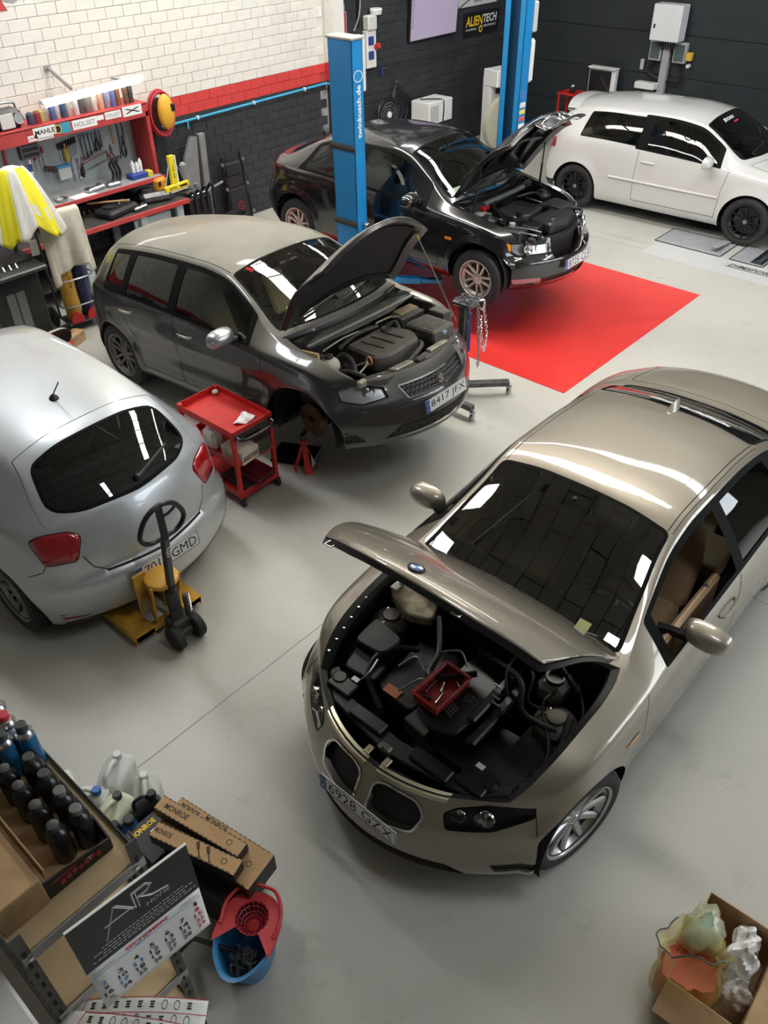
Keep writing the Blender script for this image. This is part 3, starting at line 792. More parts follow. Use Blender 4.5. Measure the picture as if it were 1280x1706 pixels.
    # arches, underbody
    for ax in B.axles:
        for sg in (1, -1):
            m = MB(TM(ax, 0, az) @ RM('X', PI/2)); w = C['W']
            y0, y1 = (sg*w*.52, sg*(w-.035)); R = B.RA
            m.lathe([(.02, -y0), (R+.01, -y0), (R+.004, -y1)], 28, a0=-.35, a1=PI+.35); m.build('wheel_arch_liner', LINER, root)
    u = MB(); u.box(((C['X'][0]+C['X'][1])/2, 0, B.zbot+.05), (C['X'][1]-C['X'][0]-.25, C['W']*1.15, .08), .02)
    for sg in (1, -1): u.box((0, sg*(C['W']-.13), B.zbot+.04), (B.axles[0]-B.axles[1]-2*B.RA-.05, .18, .08), .02)
    u.build('underbody', LINER, root)
    # wheels
    for i, ax in enumerate(B.axles):
        for sg in (1, -1):
            if (i, sg) in C.get('nowheel', ()):
                h = MB(TM(ax, sg*(C['track']/2-.05), az) @ RM('X', -PI/2*sg)); h.lathe([(.001, .06), (.035, .055), (.04, .02), (.075, .02), (.08, .01), (.145, .01), (.145, -.015), (.06, -.02), (.05, -.12), (.001, -.12)], 32); h.box((.11, 0, 0), (.08, .14, .06), .015)
                hb = h.build('brake_hub', mat('rust_steel', (.12, .07, .045), .6, .6, var=.4, scale=20), root)
                sp = MB(); x, y, z = ax, sg*(C['track']/2-.16), az
                sp.tube([(x-.02+.06*math.cos(k*.8), y-sg*.02+.06*math.sin(k*.8), z+.05+.006*k) for k in range(48)], .007, 6); sp.cyl((x-.02, y-sg*.02, z-.05), (x-.02, y-sg*.02, z+.38), .022, n=10); sp.box((x, y-sg*.2, z-.1), (.08, .4, .05), .015); sp.build('suspension_strut', DKSTEEL, root)
                continue
            make_wheel(root, 'wheel', (ax, sg*(C['track']/2), az+C.get('droop', 0)), C['R'], C['rimR'], C['tw'], sg, C['rim'], C['rimmat'], cap=C.get('capmat'), steer=C.get('steer', 0) if i == 0 else 0)
    make_interior(root, C, C['seat'], C.get('insert'), C.get('dash'))
    # rear-view mirror
    X = C['wsX']
    hp = B.top(np.array([X[0]+.05]), np.array([0.]))[0]; m = MB(); m.box((hp[0]+.02, 0, hp[2]-.09), (.03, .22, .06), .012); m.cyl((hp[0]+.03, 0, hp[2]-.08), (hp[0]+.05, 0, hp[2]-.01), .012, n=8); m.build('rear_view_mirror', SATIN, root)
    # door mirrors and handles
    for sg in (1, -1):
        mx, my, mz = C['mirror']; mirror_part(root, (mx, sg*my, mz), sg, C.get('mirrormat', pm), arm=C.get('mirror_arm', .12))
        sd = '_l' if sg > 0 else '_r'
        for (hx, hz) in C['handles']:
            (s_, t_), = B.L([('x', hx, hz)]); P = B.low(np.array([s_*sg]), np.array([t_]))[0]
            handle_part(doors.get(('front_door' if hx > C['hsplit'] else 'rear_door')+sd) or root, (P[0], P[1], P[2]), (1, 0, 0), (0, 0, 1) if sg < 0 else (0, 0, -1), None, C.get('handlemat', pm))
    # wipers
    for (a, b) in C.get('wipers', []):
        pts = [B.top(np.array([a[0]+(b[0]-a[0])*k/8]), np.array([a[1]+(b[1]-a[1])*k/8]))[0]+np.array([0, 0, .022]) for k in range(9)]
        w = MB(); w.tube(pts, .009, 6); w.tube([pts[0]+np.array([.05, 0, -.01]), pts[0], pts[4]], .008, 6); w.build('wiper', BLACK, root)
    if 'rear_wiper' in C:
        a, b = C['rear_wiper']
        pts = [B.top(np.array([a[0]+(b[0]-a[0])*k/8]), np.array([a[1]+(b[1]-a[1])*k/8]))[0]+np.array([-.012, 0, .015]) for k in range(9)]
        w = MB(); w.tube(pts, .009, 6); w.sph(pts[0], .025, 10, 6); w.build('rear_wiper', BLACK, root)
    # bonnet
    if C.get('hood_open') is not None:
        V = np.array(B.res['hood'][0]); hx = C['hinge'][0]; hz = C['hinge'][1]
        hood = B.part('hood', 'bonnet', pm, root, 0, origin=(hx, 0, hz), solid=.012, mt2=C.get('hood_under', SATIN), loc=(hx+C.get('hood_shift', (0, 0))[0], 0, hz+C.get('hood_shift', (0, 0))[1]), rot=(0, -C['hood_open'], 0))
        # inner frame of the lid
        inn = B.part('hood_in', 'x', SATIN, None) if False else None
        # bay: lip and walls along the opening
        P = C['hoodpoly']; q = [B.top(np.array([a]), np.array([b]))[0] for a, b in dens(P, .05)]
        cx = np.mean([p[0] for p in q]); n = len(q); lip = MB(); wall = MB()
        r1 = [(cx+(p[0]-cx)*.945, p[1]*.95, p[2]-.014) for p in q]; r2 = [(cx+(p[0]-cx)*.93, p[1]*.93, p[2]-.05) for p in q]; r3 = [(cx+(p[0]-cx)*.90, p[1]*.9, .38) for p in q]
        lip.add([tuple(p) for p in q]+r1+r2, [(i, (i+1) % n, n+(i+1) % n, n+i) for i in range(n)]+[(n+i, n+(i+1) % n, 2*n+(i+1) % n, 2*n+i) for i in range(n)]); lip.build('bonnet_rim', C.get('lipmat', pm), root)
        wall.add(r2+r3, [(i, (i+1) % n, n+(i+1) % n, n+i) for i in range(n)]+[tuple(range(n, 2*n))]); wall.build('engine_bay', C.get('baymat', BAY), root)
        C['hood_obj'] = hood; C['bay'] = (cx, q)
    else: B.part('hood', 'bonnet', pm, root)
    C['root'] = root; C['B'] = B; C['doors'] = doors; return root, B
def dens(P, step):
    out = []
    for i in range(len(P)):
        a, b = P[i], P[(i+1) % len(P)]; n = max(1, int(math.hypot(a[0]-b[0], (a[1]-b[1])*.6)/step))
        out += [(a[0]+(b[0]-a[0])*k/n, a[1]+(b[1]-a[1])*k/n) for k in range(n)]
    return out
def dlo(x0, x1, lo=1.93, hi=1.08, n=14, slant0=0., slant1=0.):
    """side window outline between stations x0 < x1 (σ from hi near the roof to lo near the belt)"""
    a = [(x0+(x1-x0)*k/n, lo) for k in range(n+1)]; b = [(x1-slant1+(x0+slant0-x1+slant1)*k/n, hi) for k in range(n+1)]
    return a+b
# ---------------------------------------------------------------- bronze saloon in the foreground
TAUPE = paint('bronze_metallic', (.285, .25, .197), .55, .40)
def e90_cuts(B, T, L):
    T('windshield', [(.93, -.93), (.95, -.5), (.955, 0), (.95, .5), (.93, .93), (.55, .955), (.20, .955), (.175, .5), (.17, 0), (.175, -.5), (.20, -.955), (.55, -.955)], .022, 'trim', r=.05)
    T('rear_glass', boxpoly(-1.60, -.97, -.93, .93), .02, 'trim', r=.06)
    T('front_glass', dlo(-.2, .74, 1.93, 1.10, slant1=.08), .018, 'trim', True, .04, True)
    T('side_glass', dlo(-1.06, -.27, 1.93, 1.10, slant0=.1), .018, 'trim', True, .04, True)
    T('trim', dlo(-1.42, .81, 1.97, 1.05, slant0=.3, slant1=.1), 0, mir=True, r=.03)
    T('hood', HOOD90, .006, r=0)
    for s in (-1, 1): T('seam', strip([(-.98, s*.915), (-.5, s*.925), (0, s*.925), (.2, s*.92)], .006)); T('seam', strip([(-.98, s*.965), (-.5, s*.975), (0, s*.975), (.2, s*.97)], .005))
    T('trunk', boxpoly(-2.29, -1.70, -.93, .93), .006, r=.04)
    T('front_door', dlo(-.235, 1.03, 2.02, 1.03, slant1=.14), 0, mir=True, sides=True)
    # fascia
    L('grille', [('f', .03, .50), ('f', .035, .655), ('f', .10, .685), ('f', .27, .665), ('f', .315, .60), ('f', .27, .50), ('f', .12, .475)], .012, 'kidney', r=.035)
    L('intake', [('f', -.5, .23), ('f', .5, .23), ('f', .42, .315), ('f', -.42, .315)], r=.03, mir=False)
    L('headlight', [('f', .40, .56), ('f', .385, .635), ('f', .44, .672), ('x', 1.86, .725), ('x', 1.66, .775), ('x', 1.62, .755), ('x', 1.76, .675), ('x', 1.90, .625), ('f', .58, .57)], .008, 'trim', r=.02, sides=True)
    L('foglight', [('f', .60, .28), ('f', .58, .35), ('x', 1.86, .36), ('x', 1.83, .29)], r=.02, sides=True)
    L('indicator', [('x', .93, .63), ('x', 1.06, .63), ('x', 1.08, .655), ('x', .95, .66)], r=.01, sides=True)
    L('front_door', [('x', .865, .30), ('x', .88, .65), ('x', .89, .95), ('x', -.235, .95), ('x', -.25, .60), ('x', -.24, .30)], .006, sides=True)
    L('rear_door', [('x', -.25, .30), ('x', -.255, .60), ('x', -.245, .95), ('x', -1.25, .96), ('x', -1.2, .86), ('x', -1.0, .64), ('x', -.93, .30)], .006, sides=True)
    L('seam', strip(B.L([('x', 1.705, .66), ('x', 1.69, .61), ('x', 1.70, .55)]), .005, .62)); L('seam', strip(B.L([('x', 1.70, .76), ('x', 1.705, .66)]), .005, .62))
    L('taillight', [('r', .40, .80), ('r', .40, .93), ('x', -2.05, .93), ('x', -2.02, .80)], r=.02, sides=True)
HOOD90 = [(.99, -.97), (1.01, -.5), (1.02, 0), (1.01, .5), (.99, .97), (1.4, 1.02), (1.75, 1.05), (2.0, 1.15), (2.035, .6), (2.035, 0), (2.035, -.6), (2.0, -1.15), (1.75, -1.05), (1.4, -1.02)]
C90 = dict(name='saloon_car', label='bronze metallic saloon car nearest the camera, bonnet half open', loc=(3.735, 1.70, 0), rz=math.radians(180.6), paint=TAUPE,
  X=(-2.30, 2.04), W=.875, axles=(1.38, -1.38), RA=.355, zbot=.17, R=.325, rimR=.235, tw=.22, track=1.53, rim=(10, 'solid'), rimmat=mat('alloy_silver', (.55, .55, .56), .28, .9), na=90, steer=-.2,
  zt=[(-2.30, .99), (-2.2, 1.035), (-1.8, 1.085), (-1.62, 1.10), (-1.3, 1.235), (-.95, 1.365), (-.55, 1.41), (-.1, 1.42), (.13, 1.395), (.28, 1.335), (.96, 1.015), (1.3, .965), (1.7, .885), (1.95, .785), (2.04, .72)],
  zr=[(-2.30, .965), (-1.8, 1.04), (-1.62, 1.05), (-1.2, 1.225), (-.9, 1.305), (-.4, 1.355), (0, 1.36), (.18, 1.325), (.5, 1.185), (.93, .98), (1.0, .955), (1.4, .90), (1.8, .80), (2.04, .695)],
  yr=[(-2.3, .62), (-1.7, .66), (-1.2, .60), (-.6, .575), (0, .575), (.25, .58), (.6, .635), (1.0, .725), (1.1, .74), (1.5, .72), (1.8, .68), (2.04, .60)],
  zb=[(-2.3, .93), (-1.6, .97), (-1, .95), (0, .915), (.7, .89), (1.1, .875), (1.5, .835), (1.8, .765), (2.04, .67)],
  wb=[(-2.3, .74), (-2.1, .81), (-1.8, .85), (-1.38, .868), (0, .875), (1.0, .872), (1.38, .862), (1.7, .83), (1.9, .79), (2.04, .735)],
  k=[(-2.3, -.22), (-1.7, -.10), (-1.0, -.03), (0, .03), (.3, .07), (1.0, .15), (1.5, .14), (2.04, .36)],
  fs=[(.17, -.06), (.24, .0), (.40, .022), (.6, .034), (.80, .028), (.95, .0)],
  ff=[(.17, .05), (.22, .10), (.30, .115), (.42, .118), (.50, .105), (.60, .06), (.68, .02), (.75, .0)],
  fr=[(.17, -.02), (.30, .07), (.5, .11), (.62, .10), (.75, .06), (.95, 0)],
  cabin=(.88, .5, -.05, -1.0, -1.5, .92), wsX=(.17, .96), seat=mat('leather_tan', (.42, .28, .16), .5), dash=mat('dash_black', (.02, .02, .022), .6), mirror=(.42, .95, .985), handles=[(-.06, .80), (-1.02, .83)], hsplit=-.3,
  hood_open=math.radians(53), hinge=(.845, .96), hood_shift=(.05, .07), open_left=True, hoodpoly=HOOD90, cuts=e90_cuts, wipers=[((.93, -.6), (.88, .1)), ((.93, .1), (.90, .75))], glass_ws=glassmat('glass_smoke', (.26, .28, .26), 1.62), lamps=[(1.86, .57, .63, .055), (1.92, .46, .62, .045)], lampyaw=.4,
  bowl=mat('lamp_bowl_dark', (.05, .05, .05), .3, .6), lipmat=BAY)
r90, B90 = car(C90)
B90.part('kidney', 'grille_surround', CHROME, r90, .006); B90.part('trunk', 'boot_lid', TAUPE, r90)
plate_part(r90, '6928 GZX', frame((2.155, 0, .475), (0, 1, 0), (-.05, 0, 1)))
# ---------------------------------------------------------------- dusty grey hatchback on stands
GRAPH = paint('graphite_metallic', (.060, .058, .060), .7, .34, dust=(.31, .29, .235), dustamt=.66)
GRAPHF = paint('graphite_clean', (.075, .075, .08), .7, .34)
HOODLE = [(1.16, -.97), (1.19, -.5), (1.20, 0), (1.19, .5), (1.16, .97), (1.5, 1.0), (1.8, 1.02), (1.97, 1.0), (2.0, .6), (2.01, 0), (2.0, -.6), (1.97, -1.0), (1.8, -1.02), (1.5, -1.0)]
def leon_cuts(B, T, L):
    T('windshield', [(1.10, -.93), (1.14, -.5), (1.15, 0), (1.14, .5), (1.10, .93), (.75, .955), (.40, .955), (.375, .5), (.37, 0), (.375, -.5), (.40, -.955), (.75, -.955)], .022, 'trim', r=.05)
    T('rear_glass', boxpoly(-1.92, -1.60, -.9, .9), .02, 'trim', r=.06)
    T('front_glass', dlo(-.18, .93, 1.93, 1.10, slant1=.1), .018, 'trim', True, .04, True)
    T('side_glass', dlo(-1.02, -.26, 1.93, 1.10, slant0=.04), .018, 'trim', True, .03, True)
    T('quarter_glass', dlo(-1.42, -1.07, 1.80, 1.12, slant0=.02), .014, 'trim', True, .03, True)
    T('trim', dlo(-1.46, .98, 1.97, 1.05, slant0=.06, slant1=.1), 0, mir=True, r=.03)
    T('hood', HOODLE, .006)
    for s in (-1, 1): T('seam', strip([(-1.5, s*.93), (-.5, s*.95), (0, s*.95), (.38, s*.94)], .008))
    L('grille', [('f', -.36, .665), ('f', -.30, .555), ('f', .30, .555), ('f', .36, .665)], .012, 'kidney', r=.02, mir=False)
    L('intake', [('f', -.50, .25), ('f', -.38, .36), ('f', .38, .36), ('f', .50, .25)], r=.02, mir=False)
    L('headlight', [('f', .43, .60), ('f', .45, .675), ('x', 1.84, .73), ('x', 1.60, .79), ('x', 1.66, .70), ('x', 1.78, .61), ('f', .60, .575)], .01, 'trim', r=.012, sides=True)
    L('foglight', [('f', .60, .26), ('f', .66, .35), ('x', 1.80, .34), ('x', 1.78, .27)], r=.015, sides=True)
    L('front_door', [('x', .93, .32), ('x', .945, .65), ('x', .96, .97), ('x', -.21, .99), ('x', -.22, .60), ('x', -.2, .32)], .006, sides=True)
    L('rear_door', [('x', -.22, .32), ('x', -.23, .60), ('x', -.22, .99), ('x', -1.18, 1.02), ('x', -1.1, .85), ('x', -.93, .62), ('x', -.87, .32)], .006, sides=True)
    L('seam', strip(B.L([('x', 1.69, .62), ('x', 1.64, .56), ('x', 1.66, .50)]), .005, .62))
    L('taillight', [('r', .45, .80), ('r', .42, .90), ('x', -1.70, .93), ('x', -1.72, .80)], r=.02, sides=True)
    L('seam', strip(B.L([('x', 1.3, .80), ('x', .9, .76), ('x', 0, .80), ('x', -1.0, .84), ('x', -1.6, .84)]), .004, .62)) if False else None
    L('black', [('x', 1.0, .19), ('x', 1.0, .25), ('x', -.93, .25), ('x', -.93, .19)], sides=True)
CLE = dict(name='hatchback_car', label='dusty graphite grey hatchback on axle stands, bonnet propped up, front wheel off', loc=(4.595, 5.635, .153), rz=math.radians(-89.7), pitch=math.radians(5.17), paint=GRAPH,
  X=(-2.0, 2.02), W=.868, axles=(1.318, -1.318), RA=.36, az=.315, zbot=.185, R=.315, rimR=.215, tw=.205, track=1.54, rim=(5, 'twin'), rimmat=mat('alloy_dusty', (.22, .21, .19), .5, .6), nowheel={(0, -1), (0, 1)},
  zt=[(-2.0, .97), (-1.93, 1.07), (-1.58, 1.365), (-1.45, 1.39), (-1.0, 1.435), (-.5, 1.458), (0, 1.45), (.32, 1.405), (.48, 1.345), (1.15, 1.025), (1.25, 1.0), (1.6, .935), (1.9, .835), (2.02, .745)],
  zr=[(-2.0, .95), (-1.92, 1.02), (-1.58, 1.275), (-1.2, 1.345), (-.5, 1.39), (0, 1.385), (.35, 1.34), (.7, 1.20), (1.12, .985), (1.22, .955), (1.6, .885), (1.9, .78), (2.02, .715)],
  yr=[(-2.0, .60), (-1.6, .545), (-1.2, .57), (-.5, .59), (.3, .59), (.7, .635), (1.1, .715), (1.3, .73), (1.7, .70), (2.02, .60)],
  zb=[(-2.0, .93), (-1.6, .99), (-1.2, .985), (0, .945), (.9, .905), (1.2, .885), (1.6, .835), (1.9, .745), (2.02, .69)],
  wb=[(-2.0, .70), (-1.8, .79), (-1.318, .85), (0, .868), (1.1, .865), (1.318, .855), (1.7, .82), (1.9, .775), (2.02, .72)],
  k=[(-2.0, -.20), (-1.6, -.12), (-1.0, -.03), (0, .04), (.4, .08), (1.1, .17), (1.5, .14), (2.02, .34)],
  fs=[(.18, -.05), (.25, .01), (.40, .03), (.55, .018), (.72, .034), (.85, .02), (.98, .0)],
  ff=[(.18, .06), (.22, .12), (.30, .13), (.42, .14), (.52, .13), (.60, .09), (.68, .04), (.75, .0)],
  fr=[(.18, -.02), (.30, .07), (.5, .10), (.65, .08), (.8, .03), (.95, 0)],
  cabin=(1.05, .62, .05, -.9, -1.5, .93), wsX=(.37, 1.15), seat=mat('seat_black_cloth', (.03, .03, .03), .8), insert=mat('seat_beige', (.62, .53, .36), .75), mirror=(.62, .985, .985), handles=[(-.05, .82), (-.98, .86)], hsplit=-.3, handlemat=mat('handle_chrome', (.6, .6, .6), .2, 1.),
  hood_open=math.radians(65), hinge=(1.0, .975), hoodpoly=HOODLE, cuts=leon_cuts, wipers=[((1.09, -.75), (1.0, 0)), ((1.09, .0), (1.0, .7))], lamps=[(1.84, .56, .655, .05), (1.70, .66, .68, .04)], lampyaw=.5, lipmat=GRAPH,
  baymat=mat('bay_dusty', (.045, .041, .034), .7, var=.4, scale=9), hood_under=mat('hood_liner_black', (.012, .012, .012), .85), mirrormat=mat('mirror_silver', (.42, .42, .42), .3, .8), glass_ws=glassmat('glass_clear', (.80, .82, .72), 1.5), glass_front=glassmat('glass_mid', (.30, .30, .27), 1.5))
rle, BLE = car(CLE)
BLE.part('kidney', 'grille_surround', CHROME, rle, .006)
plate_part(rle, '8417 JFX', frame((2.165, 0, .465), (0, 1, 0), (-.1, 0, 1)))
# ---------------------------------------------------------------- black three-door on the two-post lift
BLK = paint('black_gloss', (.006, .006, .007), .0, .2)
HOOD46 = [(1.0, -.97), (1.03, -.5), (1.04, 0), (1.03, .5), (1.0, .97), (1.4, 1.03), (1.75, 1.06), (1.93, 1.1), (1.975, .6), (1.975, 0), (1.975, -.6), (1.93, -1.1), (1.75, -1.06), (1.4, -1.03)]
def e46_cuts(B, T, L):
    T('windshield', [(.94, -.93), (.97, -.5), (.98, 0), (.97, .5), (.94, .93), (.6, .955), (.24, .955), (.215, .5), (.21, 0), (.215, -.5), (.24, -.955), (.6, -.955)], .022, 'trim', r=.05)
    T('rear_glass', boxpoly(-1.72, -1.05, -.9, .9), .02, 'trim', r=.06)
    T('front_glass', dlo(-.34, .74, 1.93, 1.10, slant1=.08), .018, 'trim', True, .04, True)
    T('side_glass', dlo(-1.28, -.42, 1.93, 1.10, slant0=.16), .018, 'trim', True, .08, True)
    T('trim', dlo(-1.36, .81, 1.97, 1.05, slant0=.2, slant1=.1), 0, mir=True, r=.06)
    T('hood', HOOD46, .006)
    T('roof', boxpoly(-1.0, .18, -.93, .93), .005)
    L('hgrille', [('f', .03, .52), ('f', .035, .655), ('f', .10, .672), ('f', .24, .655), ('f', .27, .60), ('f', .24, .52)], .012, 'hkidney', r=.03)
    L('hood', [('f', -.30, .50), ('f', .30, .50), ('f', .31, .72), ('f', -.31, .72)], .005, mir=False)
    L('intake', [('f', -.36, .24), ('f', .36, .24), ('f', .36, .32), ('f', -.36, .32)], r=.02, mir=False)
    L('headlight', [('f', .32, .54), ('f', .32, .645), ('f', .52, .66), ('x', 1.80, .69), ('x', 1.76, .60), ('f', .62, .55)], .006, 'trim', r=.03, sides=True)
    L('indicator', [('x', 1.79, .69), ('x', 1.64, .70), ('x', 1.66, .62), ('x', 1.75, .59)], r=.015, sides=True)
    L('repeater', [('x', .95, .62), ('x', 1.04, .62), ('x', 1.04, .65), ('x', .95, .65)], r=.008, sides=True)
    L('foglight', [('f', .42, .25), ('f', .42, .32), ('f', .68, .33), ('f', .66, .26)], r=.02, sides=True)
    L('front_door', [('x', .86, .30), ('x', .88, .65), ('x', .89, .95), ('x', -.40, .95), ('x', -.42, .60), ('x', -.40, .30)], .006, sides=True)
    L('taillight', [('r', .40, .74), ('r', .40, .88), ('x', -1.80, .90), ('x', -1.78, .76)], r=.02, sides=True)
    L('seam', strip(B.L([('x', 1.62, .49), ('f', .5, .50), ('f', 0, .50)]), .012, .62))
C46 = dict(name='coupe_car', label='black three-door car between the blue lift posts, bonnet raised', loc=(7.745, 6.356, .384), rz=math.radians(-88.6), paint=BLK,
  X=(-2.03, 1.98), W=.84, axles=(1.3625, -1.3625), RA=.345, az=.31, zbot=.18, R=.308, rimR=.20, tw=.205, track=1.50, rim=(5, 'twin'), rimmat=mat('alloy_pinkish', (.60, .50, .46), .35, .7), droop=-.05,
  zt=[(-2.03, .955), (-1.93, 1.0), (-1.74, 1.035), (-1.05, 1.325), (-.9, 1.36), (-.5, 1.40), (-.15, 1.408), (.12, 1.385), (.3, 1.32), (.98, .985), (1.1, .965), (1.45, .92), (1.75, .845), (1.92, .765), (1.98, .70)],
  zr=[(-2.03, .94), (-1.93, .97), (-1.74, 1.0), (-1.2, 1.20), (-.9, 1.285), (-.4, 1.335), (0, 1.335), (.2, 1.305), (.55, 1.15), (.95, .955), (1.05, .93), (1.4, .875), (1.75, .785), (1.98, .68)],
  yr=[(-2.03, .58), (-1.7, .62), (-1.2, .565), (-.6, .555), (0, .55), (.25, .56), (.6, .61), (.95, .69), (1.1, .70), (1.5, .68), (1.8, .63), (1.98, .55)],
  zb=[(-2.03, .90), (-1.6, .945), (-1, .93), (0, .895), (.7, .87), (1.05, .855), (1.45, .815), (1.75, .745), (1.98, .665)],
  wb=[(-2.03, .70), (-1.85, .78), (-1.36, .83), (0, .84), (1.0, .838), (1.36, .83), (1.65, .80), (1.85, .75), (1.98, .68)],
  k=[(-2.03, -.18), (-1.7, -.10), (-1.0, -.03), (0, .03), (.3, .07), (1.0, .15), (1.5, .12), (1.98, .30)],
  fs=[(.18, -.05), (.25, .01), (.40, .028), (.6, .03), (.80, .02), (.95, .0)],
  ff=[(.18, .03), (.23, .09), (.33, .12), (.46, .125), (.505, .115), (.53, .05), (.62, .02), (.72, .0)],
  fr=[(.18, -.02), (.30, .07), (.5, .10), (.62, .09), (.75, .04), (.95, 0)],
  cabin=(.9, .5, -.05, -.95, -1.5, .90), wsX=(.21, .98), seat=mat('seat_bluegrey', (.10, .12, .15), .8), mirror=(.52, .93, .955), handles=[(-.26, .79)], hsplit=-.4,
  hood_open=math.radians(61), hinge=(.86, .945), hoodpoly=HOOD46, cuts=e46_cuts, wipers=[((.93, -.65), (.86, .05)), ((.93, .05), (.86, .7))], lamps=[(1.86, .40, .60, .06), (1.82, .57, .61, .06)], lampyaw=.3, lipmat=BLK, hood_under=mat('hood_inner_gloss', (.012, .012, .013), .3), fogmat=mat('fog_lens', (.45, .45, .46), .2, .5), glass_front=glassmat('glass_mid2', (.42, .44, .44), 1.5), glass_side=glassmat('glass_mid2', (.42, .44, .44), 1.5))
r46, B46 = car(C46)
_h46 = C46['hood_obj']; _o46 = (C46['hinge'][0], 0, C46['hinge'][1])
B46.part('hkidney', 'grille_surround', CHROME, _h46, .004, origin=_o46, solid=.02); B46.part('hgrille', 'kidney_mesh', SATIN, _h46, -.004, origin=_o46, solid=.008)
plate_part(r46, '8725 CLF', frame((2.115, 0, .415), (0, 1, 0), (-.05, 0, 1)))
# ---------------------------------------------------------------- white three-door on the rollers
PEARL = paint('white_gloss', (.60, .595, .575), .0, .25)
def golf_cuts(B, T, L):
    T('windshield', [(1.12, -.93), (1.17, -.5), (1.18, 0), (1.17, .5), (1.12, .93), (.8, .955), (.46, .955), (.435, .5), (.43, 0), (.435, -.5), (.46, -.955), (.8, -.955)], .022, 'trim', r=.05)
    T('rear_glass', boxpoly(-1.88, -1.70, -.88, .88), .02, 'trim', r=.05)
    T('front_glass', dlo(-.27, .92, 1.93, 1.10, slant1=.1), .018, 'trim', True, .04, True)
    T('side_glass', dlo(-1.38, -.38, 1.90, 1.12, slant0=.10), .02, 'trim', True, .16, True)
    T('trim', dlo(-.42, .98, 1.97, 1.05, slant0=0, slant1=.1), 0, mir=True, r=.03)
    T('hood', [(1.24, -.93), (1.27, -.5), (1.28, 0), (1.27, .5), (1.24, .93), (1.6, .97), (1.9, 1.0), (1.97, .6), (1.99, 0), (1.97, -.6), (1.9, -1.0), (1.6, -.97)], .006)
    T('front_door', dlo(-.36, 1.12, 2.02, 1.03, slant1=.14), 0, mir=True, sides=True)
    L('grille', [('f', -.45, .60), ('f', -.30, .36), ('f', .30, .36), ('f', .45, .60)], .012, 'kidney', r=.03, mir=False)
    L('headlight', [('f', .48, .58), ('f', .48, .69), ('x', 1.85, .74), ('x', 1.72, .76), ('x', 1.76, .62)], .008, 'trim', r=.03, sides=True)
    L('front_door', [('x', .87, .30), ('x', .89, .65), ('x', .95, 1.0), ('x', -.36, 1.02), ('x', -.375, .60), ('x', -.36, .30)], .006, sides=True)
    L('taillight', [('r', .42, .78), ('r', .42, .92), ('x', -1.72, .95), ('x', -1.70, .80)], r=.04, sides=True)
    L('black', [('r', .3, .19), ('r', .3, .30), ('x', -1.62, .36), ('x', -1.60, .19)], sides=True)
CGO = dict(name='hatchback_car', label='white three-door hatchback with black alloy wheels standing over the rollers', loc=(12.19, 5.12, 0), rz=math.radians(-87.8), paint=PEARL,
  X=(-1.95, 2.02), W=.845, axles=(1.289, -1.289), RA=.355, az=.315, zbot=.19, R=.315, rimR=.225, tw=.215, track=1.52, rim=(12, 'thin'), rimmat=mat('alloy_black', (.012, .012, .012), .35, .3), capmat=mat('cap_grey', (.3, .3, .3), .3, .6),
  zt=[(-1.95, .97), (-1.90, 1.06), (-1.70, 1.345), (-1.55, 1.40), (-1.1, 1.455), (-.6, 1.478), (-.1, 1.478), (.38, 1.43), (.54, 1.365), (1.18, 1.04), (1.3, 1.012), (1.65, .945), (1.92, .845), (2.02, .76)],
  zr=[(-1.95, .95), (-1.88, 1.02), (-1.70, 1.25), (-1.4, 1.345), (-.8, 1.40), (-.1, 1.405), (.4, 1.36), (.75, 1.215), (1.15, 1.0), (1.27, .97), (1.65, .895), (1.92, .795), (2.02, .725)],
  yr=[(-1.95, .60), (-1.7, .55), (-1.4, .565), (-.8, .59), (.3, .59), (.7, .63), (1.1, .70), (1.3, .715), (1.7, .69), (2.02, .59)],
  zb=[(-1.95, .92), (-1.6, .985), (-1.2, .985), (0, .955), (.9, .92), (1.2, .90), (1.6, .845), (1.9, .755), (2.02, .70)],
  wb=[(-1.95, .70), (-1.75, .79), (-1.289, .84), (0, .845), (1.1, .842), (1.289, .838), (1.7, .80), (1.9, .75), (2.02, .69)],
  k=[(-1.95, -.16), (-1.6, -.10), (-1.0, -.03), (0, .04), (.4, .08), (1.1, .17), (1.5, .14), (2.02, .30)],
  fs=[(.19, -.04), (.25, .01), (.40, .03), (.6, .032), (.80, .022), (.98, .0)],
  ff=[(.19, .04), (.25, .11), (.40, .13), (.55, .12), (.65, .06), (.76, .0)],
  fr=[(.19, -.02), (.30, .06), (.5, .09), (.65, .07), (.8, .03), (.95, 0)],
  cabin=(1.08, .65, .05, -.9, -1.5, .94), wsX=(.43, 1.18), seat=mat('seat_dark', (.04, .04, .042), .7), mirror=(.66, .965, 1.0), handles=[(-.20, .84)], hsplit=-.4,
  hood_open=None, cuts=golf_cuts, wipers=[((1.10, -.65), (1.02, .05)), ((1.10, .05), (1.02, .7))], lamps=[(1.85, .6, .66, .055)], glass_ws=glassmat('glass_smoke3', (.42, .46, .44), 1.5), glass_front=glassmat('glass_mid2', (.42, .44, .44), 1.5), glass_side=glassmat('glass_smoke2', (.2, .2, .18), 1.5))
rgo, BGO = car(CGO)
BGO.part('kidney', 'grille_surround', SATIN, rgo, .006)
